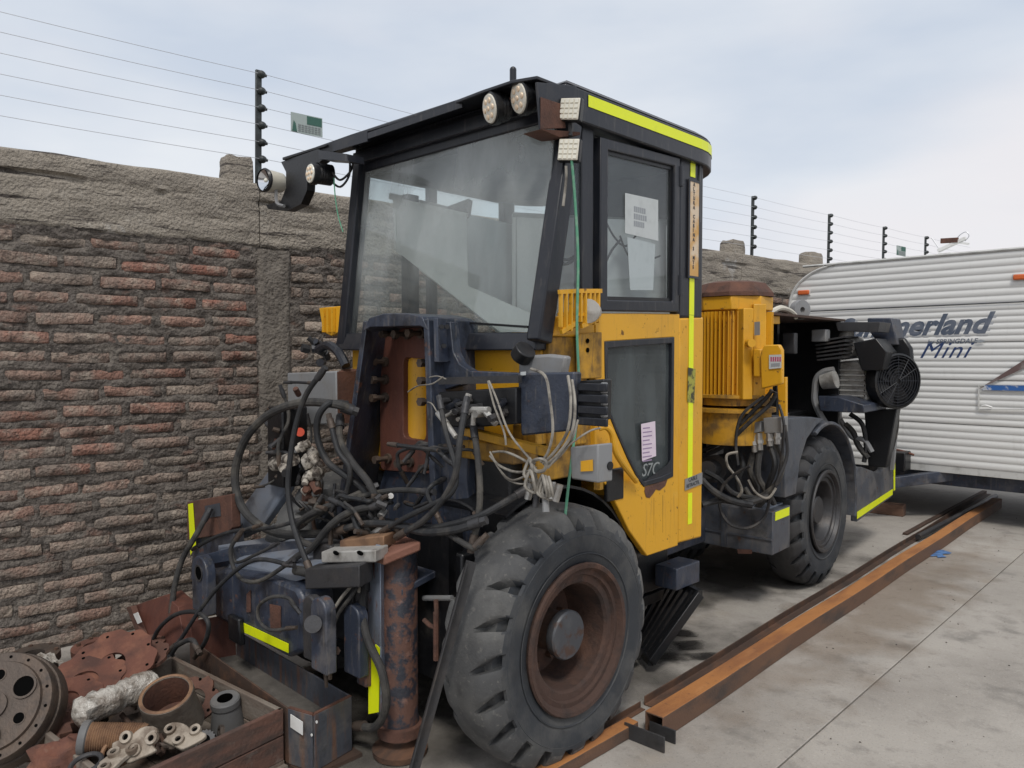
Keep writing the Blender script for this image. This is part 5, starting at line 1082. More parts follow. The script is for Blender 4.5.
# ---------------------------------------------------------------- valves, boxes and wiring under the windshield
tk = P('washer_tank', MB().prism([(-2.171, 2.300, 1.692), (-2.008, 2.300, 1.700), (-1.915, 2.300, 1.692), (-1.935, 2.300, 1.606), (-2.171, 2.300, 1.601)], (0, .04, 0)), 'grey_box', bev=.012)
P('tank_cap', MB().cyl((-2.146, 2.285, 1.684), (-2.108, 2.280, 1.720), .045, n=20), 'black_paint', tk, bev=.004)
P('equipment_box', MB().prism([(-2.082, 2.200, 1.625), (-1.794, 2.200, 1.634), (-1.812, 2.200, 1.415), (-2.061, 2.200, 1.378)], (0, .05, 0)), 'grey_paint', bev=.008)
P('box_label', MB().prism([(-2.056, 2.195, 1.630), (-2.030, 2.195, 1.632), (-2.030, 2.195, 1.618), (-2.056, 2.195, 1.616)], (0, -.003, 0)), 'paper')
P('valve_stack', MB().prism([(-1.812, 2.240, 1.599), (-1.686, 2.240, 1.610), (-1.690, 2.240, 1.460), (-1.806, 2.240, 1.439)], (0, .05, 0)), 'black_paint', bev=.006)
for k in range(4):
    a_ = V((-1.742, 2.230, 1.579)) - Vector((0, 0, .042 * k)); P('valve_section', MB().box(a_.x - .05, a_.x + .085, a_.y - .012, a_.y + .0, a_.z - .015, a_.z + .015), 'black_frame', bev=.004)
for q in ((-1.685, 2.250, 1.577), (-1.684, 2.250, 1.533), (-1.684, 2.250, 1.489)):
    P('valve_plug', MB().box(q[0] - .012, q[0] + .004, q[1] - .02, q[1] + .01, q[2] - .02, q[2] + .02), 'grey_box', bev=.005)
ib = P('isolator_box', MB().prism([(-1.787, 2.170, 1.360), (-1.659, 2.170, 1.381), (-1.658, 2.170, 1.242), (-1.782, 2.170, 1.243)], (.01, .075, 0)), 'grey_box', bev=.006)
P('box_sticker', MB().prism([(-1.732, 2.166, 1.314), (-1.678, 2.166, 1.325), (-1.677, 2.166, 1.284), (-1.732, 2.166, 1.276)], (0, -.002, 0)), 'yellow_paint', ib)
P('knob', MB().cyl(V((-1.677, 2.200, 1.298)) + Vector((.0, .03, 0)), V((-1.677, 2.200, 1.298)) + Vector((.03, .03, 0)), .016, n=12), 'black_paint', ib)
P('box_bracket', MB().prism([(-1.762, 2.280, 1.352), (-1.734, 2.280, 1.355), (-1.733, 2.280, 1.194), (-1.761, 2.280, 1.191)], (0, .02, 0)), 'yellow_dirty', ib)
P('front_deck', MB().box(-2.52, -2.14, 2.24, 2.46, 1.25, 1.33), 'yellow_dirty', bev=.008)
P('deck_skirt', MB().box(-2.60, -2.22, 2.30, 2.40, .92, 1.25), 'black_paint', bev=.008)
P('front_deck', MB().box(-2.28, -2.14, 2.38, 2.75, 1.16, 1.40), 'yellow_dirty', bev=.008)
P('deck_post', MB().box(-2.19, -2.125, 2.44, 2.70, 1.30, 1.775), 'yellow_dirty', bev=.006)
P('deck_edge', MB().bar((-2.404, 2.200, 1.378), (-1.945, 2.300, 1.304), .05, .035), 'yellow_dirty', bev=.004)
mf = P('manifold', MB().prism([(-2.523, 2.170, 1.536), (-2.059, 2.170, 1.572), (-2.059, 2.170, 1.427), (-2.322, 2.170, 1.394), (-2.511, 2.170, 1.390)], (0, .10, 0)), 'black_paint', bev=.006)
rr_ = random.Random(5)
for k in range(16):
    a_ = V((-2.474, 2.150, 1.513)); b_ = V((-2.062, 2.150, 1.444)); q = Vector((a_.x + (b_.x - a_.x) * rr_.random(), 2.168, a_.z + (b_.z - a_.z) * rr_.random()))
    P('manifold_fitting', MB().cyl(q, q + Vector((rr_.uniform(-.02, .02), -.05 - .03 * rr_.random(), rr_.uniform(-.03, .01))), rr_.uniform(.008, .015), n=8).cyl(q, q + Vector((0, -.018, 0)), .017, n=6), rr_.choice(['steel', 'black_frame', 'dark_steel', 'dark_steel', 'black_frame', 'steel']), mf)
P('manifold_rail', MB().bar((-2.510, 2.170, 1.584), (-2.038, 2.170, 1.603), .02, .03), 'dark_steel', mf)
P('hose_fitting', MB().cyl((-2.465, 2.120, 1.451), (-2.397, 2.110, 1.410), .014, n=10).cyl((-2.397, 2.110, 1.410), (-2.331, 2.100, 1.361), .011, n=10), 'alloy')
P('hose_fitting', MB().cyl((-2.274, 2.120, 1.474), (-2.159, 2.120, 1.479), .014, n=10).cyl((-2.245, 2.120, 1.471), (-2.251, 2.120, 1.414), .010, n=8).cyl((-2.176, 2.120, 1.471), (-2.120, 2.120, 1.427), .013, n=8), 'alloy')
P('hose_fitting', MB().cyl((-2.263, 2.110, 1.539), (-2.282, 2.100, 1.482), .013, n=10), 'alloy')
# cable reel guard on the cab corner
rg = P('reel_guard', MB().box(-2.13, -2.06, 2.50, 2.68, 1.862, 1.875), 'yellow_paint')
def slotted(a_, b_, h_, n):
    a_, b_ = V(a_), V(b_); d_ = b_ - a_
    for k in range(n): P('guard_bar', MB().bar(a_ + d_ * ((k + .35) / n) + Vector((0, 0, -h_ * (1 - .25 * abs(k - n / 2) / n))), a_ + d_ * ((k + .35) / n), .016, .010, d_), 'yellow_paint', rg)
    P('guard_rim', MB().bar(a_, b_, .014, .018), 'yellow_paint', rg)
    P('guard_rim', MB().bar(a_ + Vector((0, 0, -h_)) + d_ * .1, b_ + Vector((0, 0, -h_ * .8)) - d_ * .1, .014, .018), 'yellow_paint', rg)
slotted((-2.050, 2.416, 1.954), (-2.050, 2.546, 1.966), .165, 4)
slotted((-2.060, 2.558, 1.967), (-2.060, 2.712, 1.976), .15, 5)
P('guard_plate', MB().prism([(-2.060, 2.434, 1.849), (-2.060, 2.545, 1.903), (-2.060, 2.546, 1.814), (-2.060, 2.486, 1.784), (-2.060, 2.435, 1.795)], (-.01, 0, 0)), 'yellow_paint', rg)
P('reel_drum', MB().cyl((-2.140, 2.737, 1.888), (-2.050, 2.608, 1.884), .052, n=20), 'alloy', rg)
P('guard_foot', MB().prism([(-2.090, 2.597, 1.786), (-2.090, 2.760, 1.798), (-2.090, 2.761, 1.593), (-2.090, 2.598, 1.592)], (-.02, 0, 0)), 'yellow_dirty', rg, bev=.004)
for q in ((-2.088, 2.653, 1.757), (-2.088, 2.654, 1.717)): P('foot_hole', MB().cyl(q, V(q) + Vector((.002, 0, 0)), .011, n=12), 'void', rg)
# left-hand counterpart
P('left_guard', MB().prism([(-3.818, 2.400, 1.961), (-3.598, 2.400, 1.963), (-3.620, 2.400, 1.821), (-3.699, 2.400, 1.800), (-3.779, 2.400, 1.824)], (0, .03, 0)), 'yellow_paint', bev=.004)
for k in range(3):
    a_ = V((-3.759, 2.395, 1.952)) + Vector((.045 * k, 0, 0)); P('guard_bar', MB().box(a_.x, a_.x + .018, 2.38, 2.398, a_.z - .13, a_.z), 'yellow_paint')
# wiring
P('green_cord', MB().tube([(-2.040, 2.478, 2.531), (-2.040, 2.505, 2.339), (-2.030, 2.514, 2.091), (-2.020, 2.496, 1.800), (-2.020, 2.511, 1.529), (-2.010, 2.467, 1.344), (-2.000, 2.423, 1.184), (-2.000, 2.398, 1.031)], .006, 6), 'cord_green')
P('lamp_cable', MB().tube([(-2.060, 2.470, 2.476), (-2.060, 2.471, 2.419), (-2.060, 2.452, 2.309)], .006, 6), 'wire_pale')
def pale(pts, r_=.007, mat='wire_pale', name='loose_cable'): P(name, MB().tube(pts, r_ * .72, 6), mat)
pale([(-1.980, 2.170, 1.643), (-1.865, 2.120, 1.619), (-1.823, 2.100, 1.534), (-1.792, 2.080, 1.428), (-1.815, 2.080, 1.347), (-1.849, 2.080, 1.308)], .008)
pale([(-2.179, 2.140, 1.593), (-2.114, 2.120, 1.521), (-2.035, 2.100, 1.410), (-1.952, 2.090, 1.342), (-1.878, 2.080, 1.298)], .006)
pale([(-2.184, 2.140, 1.593), (-2.131, 2.120, 1.501), (-2.056, 2.100, 1.401), (-2.046, 2.100, 1.352)], .006)
pale([(-1.797, 2.170, 1.620), (-1.742, 2.120, 1.536), (-1.739, 2.100, 1.431), (-1.786, 2.090, 1.356), (-1.839, 2.080, 1.302)], .008)
pale([(-1.778, 2.170, 1.605), (-1.723, 2.120, 1.519), (-1.720, 2.100, 1.425), (-1.767, 2.090, 1.351), (-1.829, 2.080, 1.295)], .008)
pale([(-1.750, 2.170, 1.461), (-1.737, 2.120, 1.394), (-1.775, 2.100, 1.335), (-1.824, 2.080, 1.288)], .006)
pale([(-1.673, 2.200, 1.435), (-1.680, 2.140, 1.425), (-1.748, 2.100, 1.366), (-1.815, 2.080, 1.289)], .005)
pale([(-2.136, 2.120, 1.315), (-2.051, 2.100, 1.325), (-1.963, 2.090, 1.311), (-1.873, 2.080, 1.283)], .007)
pale([(-2.153, 2.120, 1.298), (-2.078, 2.100, 1.268), (-1.983, 2.090, 1.256), (-1.883, 2.080, 1.275)], .007)
pale([(-2.131, 2.120, 1.284), (-2.046, 2.100, 1.225), (-1.952, 2.090, 1.214), (-1.893, 2.080, 1.245)], .005)
pale([(-2.153, 2.120, 1.314), (-2.078, 2.100, 1.252), (-2.004, 2.090, 1.223), (-1.903, 2.080, 1.258)], .006)
pale([(-2.767, 2.200, 1.527), (-2.634, 2.150, 1.560), (-2.504, 2.120, 1.573), (-2.433, 2.120, 1.604)], .0045)
pale([(-2.596, 2.170, 1.595), (-2.494, 2.140, 1.606), (-2.414, 2.120, 1.596)], .004)
pale([(-2.597, 2.170, 1.490), (-2.504, 2.120, 1.488), (-2.449, 2.100, 1.458)], .004)
for k in range(7):
    a_ = V((-1.864, 2.070, 1.300)); q = a_ + Vector((rr_.uniform(-.05, .06), rr_.uniform(-.02, .02), rr_.uniform(-.05, .02)))
    P('cable_knot', MB().tube([q, q + Vector((.03, -.02, -.03)), q + Vector((.02, .0, -.08)), q + Vector((-.02, -.01, -.06)), q + Vector((-.01, .01, 0))], .006, 6, 4), 'wire_pale')
P('knot_strap', MB().tube([(-1.870, 2.060, 1.308), (-1.827, 2.050, 1.324), (-1.807, 2.060, 1.314), (-1.816, 2.060, 1.284), (-1.855, 2.060, 1.277)], .007, 6, 5, True), 'wire_pale')
for k in range(5):
    a_ = V((-1.898, 2.080, 1.214)) + Vector((.035 * k, 0, rr_.uniform(-.03, .03))); P('connector', MB().cyl(a_, a_ + Vector((rr_.uniform(-.02, .02), -.01, -.06)), .013, n=8), rr_.choice(['dark_steel', 'steel', 'grey_box']))

# ---------------------------------------------------------------- hoses and blocks in front of the pedestal
def hose(pts, r_, mat='hose', n=10):
    o = P('hose', MB().tube(pts, r_, n, 7), mat)
    a_, b_ = V(pts[0]), V(pts[1]); d_ = (b_ - a_).normalized()
    P('hose_ferrule', MB().cyl(a_ - d_ * .004, a_ + d_ * (.03 + r_), r_ * 1.28, n=12).cyl(a_ - d_ * .03, a_ - d_ * .003, r_ * 1.15, n=6), 'dark_steel', o)
    a_, b_ = V(pts[-1]), V(pts[-2]); d_ = (b_ - a_).normalized()
    P('hose_ferrule', MB().cyl(a_ - d_ * .004, a_ + d_ * (.03 + r_), r_ * 1.28, n=12).cyl(a_ - d_ * .03, a_ - d_ * .003, r_ * 1.15, n=6), 'cast_iron', o)
    return o
hose([(-3.094, 2.120, 1.432), (-3.139, 2.050, 1.462), (-3.360, 2.000, 1.460), (-3.583, 1.950, 1.391), (-3.770, 1.920, 1.252), (-3.846, 1.900, 1.068), (-3.784, 1.900, 0.912), (-3.606, 1.900, 0.839), (-3.405, 1.920, 0.817), (-3.248, 1.980, 0.833), (-3.098, 2.050, 0.845)], .021, 'hose_dusty')
hose([(-3.003, 1.900, 1.619), (-3.106, 1.880, 1.513), (-3.162, 1.860, 1.373), (-3.184, 1.840, 1.211), (-3.187, 1.830, 1.073), (-3.137, 1.820, 0.942), (-3.037, 1.800, 0.848), (-2.956, 1.800, 0.751)], .013, 'hose')
hose([(-3.147, 2.100, 1.460), (-3.144, 2.020, 1.463), (-3.168, 1.980, 1.398), (-3.170, 1.980, 1.294), (-3.117, 2.000, 1.192), (-3.000, 2.020, 1.137), (-2.917, 2.050, 1.087), (-2.855, 2.060, 1.030)], .016, 'hose')
hose([(-3.165, 2.100, 1.381), (-3.092, 2.050, 1.294), (-2.951, 2.020, 1.206), (-2.828, 2.020, 1.129), (-2.776, 2.030, 1.044), (-2.798, 2.040, 0.950), (-2.906, 2.040, 0.869)], .017, 'hose_dusty')
hose([(-2.406, 2.080, 1.502), (-2.324, 2.040, 1.387), (-2.220, 2.000, 1.248), (-2.221, 1.980, 1.165), (-2.318, 1.960, 1.104), (-2.476, 1.950, 1.030), (-2.612, 1.950, 0.959)], .011, 'hose')
hose([(-2.227, 2.060, 1.503), (-2.197, 2.000, 1.368), (-2.198, 1.980, 1.245), (-2.257, 1.970, 1.138), (-2.367, 1.960, 1.036), (-2.510, 1.950, 0.954)], .013, 'hose')
hose([(-2.496, 2.100, 1.115), (-2.701, 2.100, 1.098), (-2.841, 2.050, 1.069), (-3.021, 2.000, 1.011), (-3.144, 1.960, 0.948), (-3.271, 1.940, 0.874)], .013, 'hose_dusty')
hose([(-2.909, 2.100, 1.082), (-2.950, 1.980, 1.037), (-3.105, 1.920, 0.969), (-3.231, 1.900, 0.892), (-3.205, 1.900, 0.825), (-3.049, 1.920, 0.811), (-2.869, 1.950, 0.846), (-2.752, 2.000, 0.884)], .016, 'hose_dusty')
hose([(-2.713, 2.000, 1.044), (-2.853, 1.940, 1.002), (-2.950, 1.900, 0.931), (-3.069, 1.880, 0.815), (-3.157, 1.860, 0.765), (-3.247, 1.860, 0.701), (-3.203, 1.860, 0.667), (-2.972, 1.860, 0.691), (-2.731, 1.880, 0.736)], .016, 'hose_dusty')
hose([(-2.107, 2.020, 1.058), (-2.205, 1.980, 1.019), (-2.374, 1.970, 0.985), (-2.556, 1.960, 0.987), (-2.755, 1.950, 0.962), (-2.932, 1.940, 0.909)], .016, 'hose')
hose([(-2.039, 2.200, 1.167), (-2.078, 2.100, 1.116), (-2.145, 2.030, 1.067), (-2.316, 2.000, 1.010), (-2.482, 1.980, 0.983)], .014, 'hose')
hose([(-2.277, 2.150, 1.390), (-2.201, 2.100, 1.279), (-2.148, 2.060, 1.171), (-2.139, 2.040, 1.058), (-2.151, 2.020, 0.962)], .013, 'hose_dusty')
hose([(-2.292, 2.000, 1.001), (-2.199, 1.990, 0.979), (-2.119, 2.000, 0.960), (-2.096, 2.020, 0.991)], .012, 'hose_dusty')
hose([(-3.203, 1.900, 0.920), (-3.412, 1.860, 0.856), (-3.639, 1.820, 0.816), (-3.840, 1.800, 0.756), (-4.072, 1.780, 0.656)], .010, 'hose')
hose([(-3.293, 1.820, 0.800), (-3.449, 1.800, 0.728), (-3.605, 1.780, 0.668), (-3.645, 1.780, 0.746), (-3.559, 1.780, 0.826), (-3.416, 1.800, 0.875)], .008, 'hose_dusty')
hose([(-3.055, 1.760, 0.776), (-3.271, 1.740, 0.655), (-3.416, 1.720, 0.630), (-3.515, 1.720, 0.678), (-3.533, 1.720, 0.762), (-3.479, 1.740, 0.836)], .010, 'hose_dusty')
hose([(-3.055, 1.760, 0.763), (-3.297, 1.720, 0.748), (-3.475, 1.660, 0.630), (-3.616, 1.600, 0.468), (-3.731, 1.550, 0.305), (-3.778, 1.520, 0.252)], .010, 'hose')
hose([(-4.187, 1.580, 0.124), (-4.075, 1.580, 0.260), (-3.907, 1.600, 0.375), (-3.660, 1.600, 0.448), (-3.531, 1.600, 0.430), (-3.556, 1.600, 0.338), (-3.668, 1.600, 0.234)], .011, 'hose')
hose([(-3.804, 1.520, 0.195), (-3.731, 1.540, 0.283), (-3.618, 1.560, 0.332), (-3.554, 1.560, 0.301)], .012, 'hose')
hose([(-3.996, 1.820, 0.851), (-4.011, 1.760, 0.740), (-4.097, 1.720, 0.598), (-4.110, 1.680, 0.442), (-4.091, 1.660, 0.332)], .015, 'hose_dusty')
hose([(-2.906, 1.700, 0.618), (-2.936, 1.680, 0.659), (-3.035, 1.660, 0.646), (-3.151, 1.660, 0.580), (-3.152, 1.660, 0.517), (-3.056, 1.660, 0.496), (-2.906, 1.680, 0.537)], .008, 'hose_dusty')
hose([(-2.667, 1.850, 0.671), (-2.637, 1.840, 0.797), (-2.637, 1.800, 0.752), (-2.695, 1.780, 0.681), (-2.747, 1.760, 0.590), (-2.787, 1.760, 0.452), (-2.774, 1.760, 0.327)], .007, 'wire_pale')
hose([(-2.680, 1.880, 0.755), (-2.637, 1.800, 0.710), (-2.710, 1.780, 0.615), (-2.741, 1.760, 0.507), (-2.743, 1.760, 0.370)], .008, 'hose_dusty')
hose([(-2.680, 1.900, 0.742), (-2.625, 1.840, 0.641), (-2.556, 1.820, 0.538), (-2.463, 1.820, 0.433), (-2.465, 1.840, 0.292), (-2.561, 1.860, 0.166), (-2.689, 1.860, 0.123)], .017, 'hose_dusty')
hose([(-2.980, 2.000, 1.030), (-2.938, 2.000, 1.173), (-3.003, 1.980, 1.261), (-3.066, 1.980, 1.395)], .013, 'hose')
hose([(-3.860, 2.100, 1.313), (-3.734, 2.100, 1.240), (-3.613, 2.100, 1.165)], .010, 'rust_dark')
# smaller lines tangled among the big ones
hr = random.Random(23)
def tangle(x0, x1, y0, y1, z0, z1, n, r0, r1, mats):
    for _ in range(n):
        p = [Vector((hr.uniform(x0, x1), hr.uniform(y0, y1), hr.uniform(z0, z1)))]
        d_ = Vector((hr.uniform(-1, 1), hr.uniform(-.4, .4), hr.uniform(-.5, .5))).normalized()
        for k in range(hr.randint(4, 7)):
            d_ = (d_ + Vector((hr.uniform(-.8, .8), hr.uniform(-.4, .4), hr.uniform(-.6, .5)))).normalized(); q = p[-1] + d_ * .085
            q = Vector((min(max(q.x, x0), x1), min(max(q.y, y0), y1), min(max(q.z, z0), z1))); p.append(q)
        hose(p, hr.uniform(r0, r1), hr.choice(mats), 8)
tangle(-3.45, -2.75, 1.92, 2.12, .74, 1.06, 16, .006, .012, ['hose', 'hose', 'hose_dusty', 'rust_dark'])
tangle(-2.78, -2.30, 2.08, 2.2, 1.02, 1.30, 9, .005, .010, ['hose', 'hose_dusty', 'wire_black'])
tangle(-3.75, -3.40, 1.98, 2.15, 1.0, 1.55, 8, .005, .011, ['hose', 'wire_black', 'hose_dusty'])
for k in range(9):
    q = Vector((hr.uniform(-3.72, -3.45), hr.uniform(2.0, 2.1), hr.uniform(1.02, 1.5))); P('left_fitting', MB().cyl(q, q + Vector((hr.uniform(-.05, .05), -.03, hr.uniform(-.05, .05))), hr.uniform(.010, .022), n=8), hr.choice(['dark_steel', 'dark_steel', 'cast_iron', 'rust_brown', 'black_frame']))
# left side equipment
gb = P('junction_box', MB().prism([(-3.915, 2.250, 1.593), (-3.424, 2.250, 1.612), (-3.419, 2.250, 1.336), (-3.910, 2.250, 1.294)], (0, .16, 0)), 'grey_box', bev=.008)
P('box_end', MB().prism([(-3.415, 2.250, 1.607), (-3.426, 2.300, 1.621), (-3.421, 2.300, 1.354), (-3.410, 2.250, 1.337)], (0, .1, 0)), 'rust_brown', gb)
P('bracket_arm', MB().tube([(-3.673, 2.300, 1.722), (-3.574, 2.300, 1.748), (-3.480, 2.300, 1.711), (-3.407, 2.300, 1.637)], .025, 8), 'black_frame')
for k in range(8):
    q = V((-3.815, 2.350, 1.711)) + Vector((rr_.uniform(0, .14), rr_.uniform(-.05, .05), rr_.uniform(-.08, .06))); P('left_fitting', MB().cyl(q, q + Vector((rr_.uniform(-.05, .05), -.04, rr_.uniform(-.04, .04))), rr_.uniform(.012, .025), n=8), rr_.choice(['dark_steel', 'steel', 'black_frame', 'hose']))
vb = P('valve_body', MB().box(-3.78, -3.62, 2.05, 2.2, 1.0, 1.42), 'black_paint', bev=.008)
gw = random.Random(31)
for k in range(16):
    q = V((-3.264, 2.000, 1.256)) + Vector((gw.uniform(-.035, .05), gw.uniform(-.03, .03), -.27 * k / 15 + gw.uniform(-.015, .015))); r_ = gw.uniform(.016, .030)
    m = MB()
    if k % 3 == 0: d_ = Vector((gw.uniform(-1, 1), -.5, gw.uniform(-.6, .6))).normalized(); m.cyl(q - d_ * .035, q + d_ * .035, r_ * .8, r_ * .7, 8).cyl(q - d_ * .012, q + d_ * .012, r_ * 1.1, n=6)
    else:
        m.sph(q, r_, 10, (gw.uniform(.8, 1.3), 1, gw.uniform(.8, 1.4))); m.v = [v + Vector((noise.noise(v * 40), noise.noise(v * 40 + Vector((9, 0, 0))), noise.noise(v * 40 + Vector((0, 9, 0))))) * .012 for v in m.v]
    P('greased_fitting', m, 'grease_white' if k < 11 else gw.choice(['rust_brown', 'cast_iron', 'grease_white']), vb, ang=60)
P('valve_spool', MB().cyl((-3.699, 2.050, 1.120), (-3.508, 2.050, 1.164), .04, .035, 14).cyl((-3.582, 2.030, 1.113), (-3.484, 1.980, 1.128), .026, n=10), 'grease_white', vb)
P('valve_elbow', MB().tube([(-3.206, 2.000, 1.039), (-3.250, 2.000, 1.073), (-3.295, 2.000, 1.048), (-3.314, 2.000, 0.986)], .022, 8), 'rust_brown', vb)
P('orange_cap', MB().cyl((-3.447, 2.050, 1.307), (-3.346, 1.990, 1.318), .022, n=12), 'red_plastic', vb)
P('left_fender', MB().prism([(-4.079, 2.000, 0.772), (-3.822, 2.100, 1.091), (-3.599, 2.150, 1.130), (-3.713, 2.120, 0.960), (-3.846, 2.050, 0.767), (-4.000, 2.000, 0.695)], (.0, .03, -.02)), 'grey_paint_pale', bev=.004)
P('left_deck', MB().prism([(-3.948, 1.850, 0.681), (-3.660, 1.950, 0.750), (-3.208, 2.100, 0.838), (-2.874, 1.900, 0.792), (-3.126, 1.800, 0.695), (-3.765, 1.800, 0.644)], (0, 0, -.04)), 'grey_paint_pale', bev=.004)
# front bumper block
fb = P('bumper_block', MB().prism([(-3.818, 1.760, 0.570), (-3.716, 1.760, 0.616), (-3.308, 1.760, 0.672), (-3.007, 1.760, 0.670), (-2.958, 1.760, 0.627), (-2.962, 1.760, 0.395), (-3.082, 1.760, 0.336), (-3.814, 1.760, 0.347)], (0, .34, 0)), 'grey_paint', bev=.02)
P('reflective_strip', MB().prism([(-3.506, 1.752, 0.398), (-3.066, 1.752, 0.406), (-3.067, 1.752, 0.365), (-3.507, 1.752, 0.353)], (0, .004, 0)), 'lime', fb)
P('strip_holder', MB().prism([(-3.594, 1.755, 0.421), (-3.480, 1.755, 0.423), (-3.464, 1.755, 0.295), (-3.587, 1.755, 0.297)], (0, -.03, 0)), 'black_paint', fb, bev=.008)
P('worn_patch', MB().prism([(-3.451, 1.757, 0.546), (-3.411, 1.757, 0.575), (-3.414, 1.757, 0.468), (-3.453, 1.757, 0.458)], (0, -.003, 0)), 'rust_brown', fb)
P('worn_patch', MB().prism([(-3.231, 1.757, 0.548), (-3.132, 1.757, 0.561), (-3.135, 1.757, 0.441), (-3.225, 1.757, 0.437)], (0, -.003, 0)), 'rust_brown', fb)
def lug(c, hh, wd, th, y, mat, par=None, hole=None):
    """upright plate with a round head in the x-z plane"""
    p = []; c = V(c)
    for i in range(13):
        a_ = math.pi * i / 12; p.append((c.x + wd * math.cos(a_), y, c.z + wd * math.sin(a_)))
    p += [(c.x - wd, y, c.z - hh), (c.x + wd, y, c.z - hh)]
    o = P('lug', MB().prism(p, (0, th, 0)), mat, par, bev=.006)
    if hole: P('lug_bore', MB().lathe((c.x, y, c.z), (0, -1, 0), [(hole, -.01), (hole, .004), (hole * 1.25, .005), (hole * 1.25, -.01)], 20), 'dark_steel', o); P('bore_shadow', MB().cyl((c.x, y - .002, c.z), (c.x, y + .01, c.z), hole, n=20), 'void', o)
    return o
lug((-3.756, 1.660, 0.608), .20, .085, .05, 1.66, 'grey_paint', hole=.034)
P('lug_arm', MB().prism([(-3.878, 1.700, 0.663), (-3.641, 1.820, 0.740), (-3.290, 1.950, 0.802), (-3.291, 1.950, 0.753), (-3.643, 1.820, 0.674), (-3.833, 1.700, 0.620)], (0, .04, -.03)), 'grey_paint', bev=.005)
lug((-2.606, 1.620, 0.691), .24, .055, .05, 1.62, 'grey_paint')
lug((-2.770, 1.680, 0.654), .22, .05, .04, 1.68, 'dark_steel')
P('lug_pin', MB().cyl((-2.586, 1.585, 0.657), (-2.643, 1.620, 0.634), .034, n=16), 'dark_steel')
lug((-2.646, 1.800, 0.612), .24, .055, .05, 1.80, 'grey_paint')
lug((-2.634, 1.840, 0.479), .16, .035, .05, 1.84, 'rust_blue')
P('lug_bolt', MB().cyl((-2.605, 1.700, 0.514), (-2.651, 1.730, 0.493), .018, n=6), 'rust_dark')
# corner bracket with reflective edge at the far left
cbk = P('corner_bracket', MB().prism([(-4.350, 1.860, 0.857), (-3.812, 1.860, 0.971), (-3.806, 1.860, 0.794), (-3.875, 1.860, 0.751), (-4.359, 1.860, 0.637)], (0, .05, 0)), 'rust_brown', bev=.004)
P('reflective_strip', MB().prism([(-4.321, 1.856, 0.850), (-4.262, 1.856, 0.864), (-4.232, 1.856, 0.631), (-4.299, 1.856, 0.562)], (0, -.003, 0)), 'lime', cbk)
P('bracket_window', MB().prism([(-4.115, 1.858, 0.867), (-3.935, 1.858, 0.908), (-3.925, 1.858, 0.839), (-4.105, 1.858, 0.802)], (0, -.002, 0)), 'ink', cbk)
P('bracket_post', MB().prism([(-4.310, 1.880, 0.699), (-3.835, 1.880, 0.802), (-3.809, 1.880, 0.557), (-4.374, 1.880, 0.399)], (0, .06, 0)), 'grey_paint', bev=.006)
# loose clamp blocks on the frame
def cblock(name, a_, b_, hgt, dep, mat): return P(name, MB().obox((V(a_) + V(b_)) / 2 - Vector((0, 0, hgt / 2)), (V(b_) - V(a_)) / 2, V(-.04, dep, 0).normalized() * dep / 2, (0, 0, hgt / 2)), mat, bev=.006)
k1 = cblock('clamp_block', (-2.870, 1.930, 0.885), (-2.551, 1.930, 0.959), .055, .10, 'thread_rust')
k2 = cblock('clamp_block', (-2.890, 1.850, 0.847), (-2.498, 1.850, 0.924), .05, .10, 'alloy')
k3 = cblock('clamp_block', (-2.940, 1.800, 0.772), (-2.538, 1.800, 0.866), .09, .10, 'dark_steel')
for q in ((-2.744, 1.795, 0.866), (-2.571, 1.795, 0.897)): P('block_slot', MB().sph(q, .014, 10, (1.6, .3, .7)), 'void', k2)
P('cross_tube', MB().cyl((-3.073, 1.800, 0.728), (-2.580, 1.800, 0.776), .022, n=12), 'hose_dusty')
P('valve_bank', MB().box(-3.25, -2.70, 1.95, 2.15, .58, .72).box(-3.1, -2.95, 1.9, 2.0, .72, .84), 'dark_steel', bev=.01)
for k in range(10):
    q = V((-2.704, 2.020, 1.042)) + Vector((rr_.uniform(-.12, .14), rr_.uniform(-.04, .06), rr_.uniform(-.14, .05))); P('loose_fitting', MB().cyl(q, q + Vector((rr_.uniform(-.05, .05), -.03, rr_.uniform(-.04, .04))), rr_.uniform(.008, .018), n=8), rr_.choice(['steel', 'dark_steel', 'cast_iron', 'grey_box', 'dark_steel']))
# stabiliser jack
jc = Vector((-2.57, 1.99, 0))
jk = P('stabiliser_jack', MB().lathe(jc, (0, 0, 1), [(.0, .13), (.080, .13), (.082, .16), (.078, .17), (.078, .86), (.070, .872), (.0, .874)], 28), 'rust_blue')
P('jack_foot', MB().lathe(jc, (0, 0, 1), [(.0, .004), (.115, .006), (.118, .03), (.07, .045), (.05, .06), (.05, .10), (0, .10)], 28), 'rust_dark', jk)
P('jack_collar', MB().lathe(jc, (0, 0, 1), [(.06, .085), (.095, .09), (.095, .135), (.08, .14)], 28), 'rust_brown', jk)
P('jack_cap', MB().prism([(-2.672, 1.900, 0.830), (-2.499, 1.860, 0.845), (-2.411, 1.980, 0.900), (-2.598, 2.040, 0.885)], (0, 0, .04)), 'rust_cap', jk, bev=.008)
for q in ((-2.558, 1.950, 0.887), (-2.509, 1.970, 0.901)): P('cap_bolt', MB().cyl(q, V(q) + Vector((0, 0, .02)), .012, n=8), 'rust_brown', jk)
P('guide_column', MB().prism([(-2.683, 1.910, 0.481), (-2.537, 1.870, 0.505), (-2.60, 1.95, .4), (-2.66, 2.0, .4)], (0, 0, .42)).prism([(-2.683, 1.910, 0.481), (-2.537, 1.870, 0.505), (-2.60, 1.95, .4), (-2.66, 2.0, .4)], (0, 0, -.28)), 'blue_worn', jk, bev=.005)
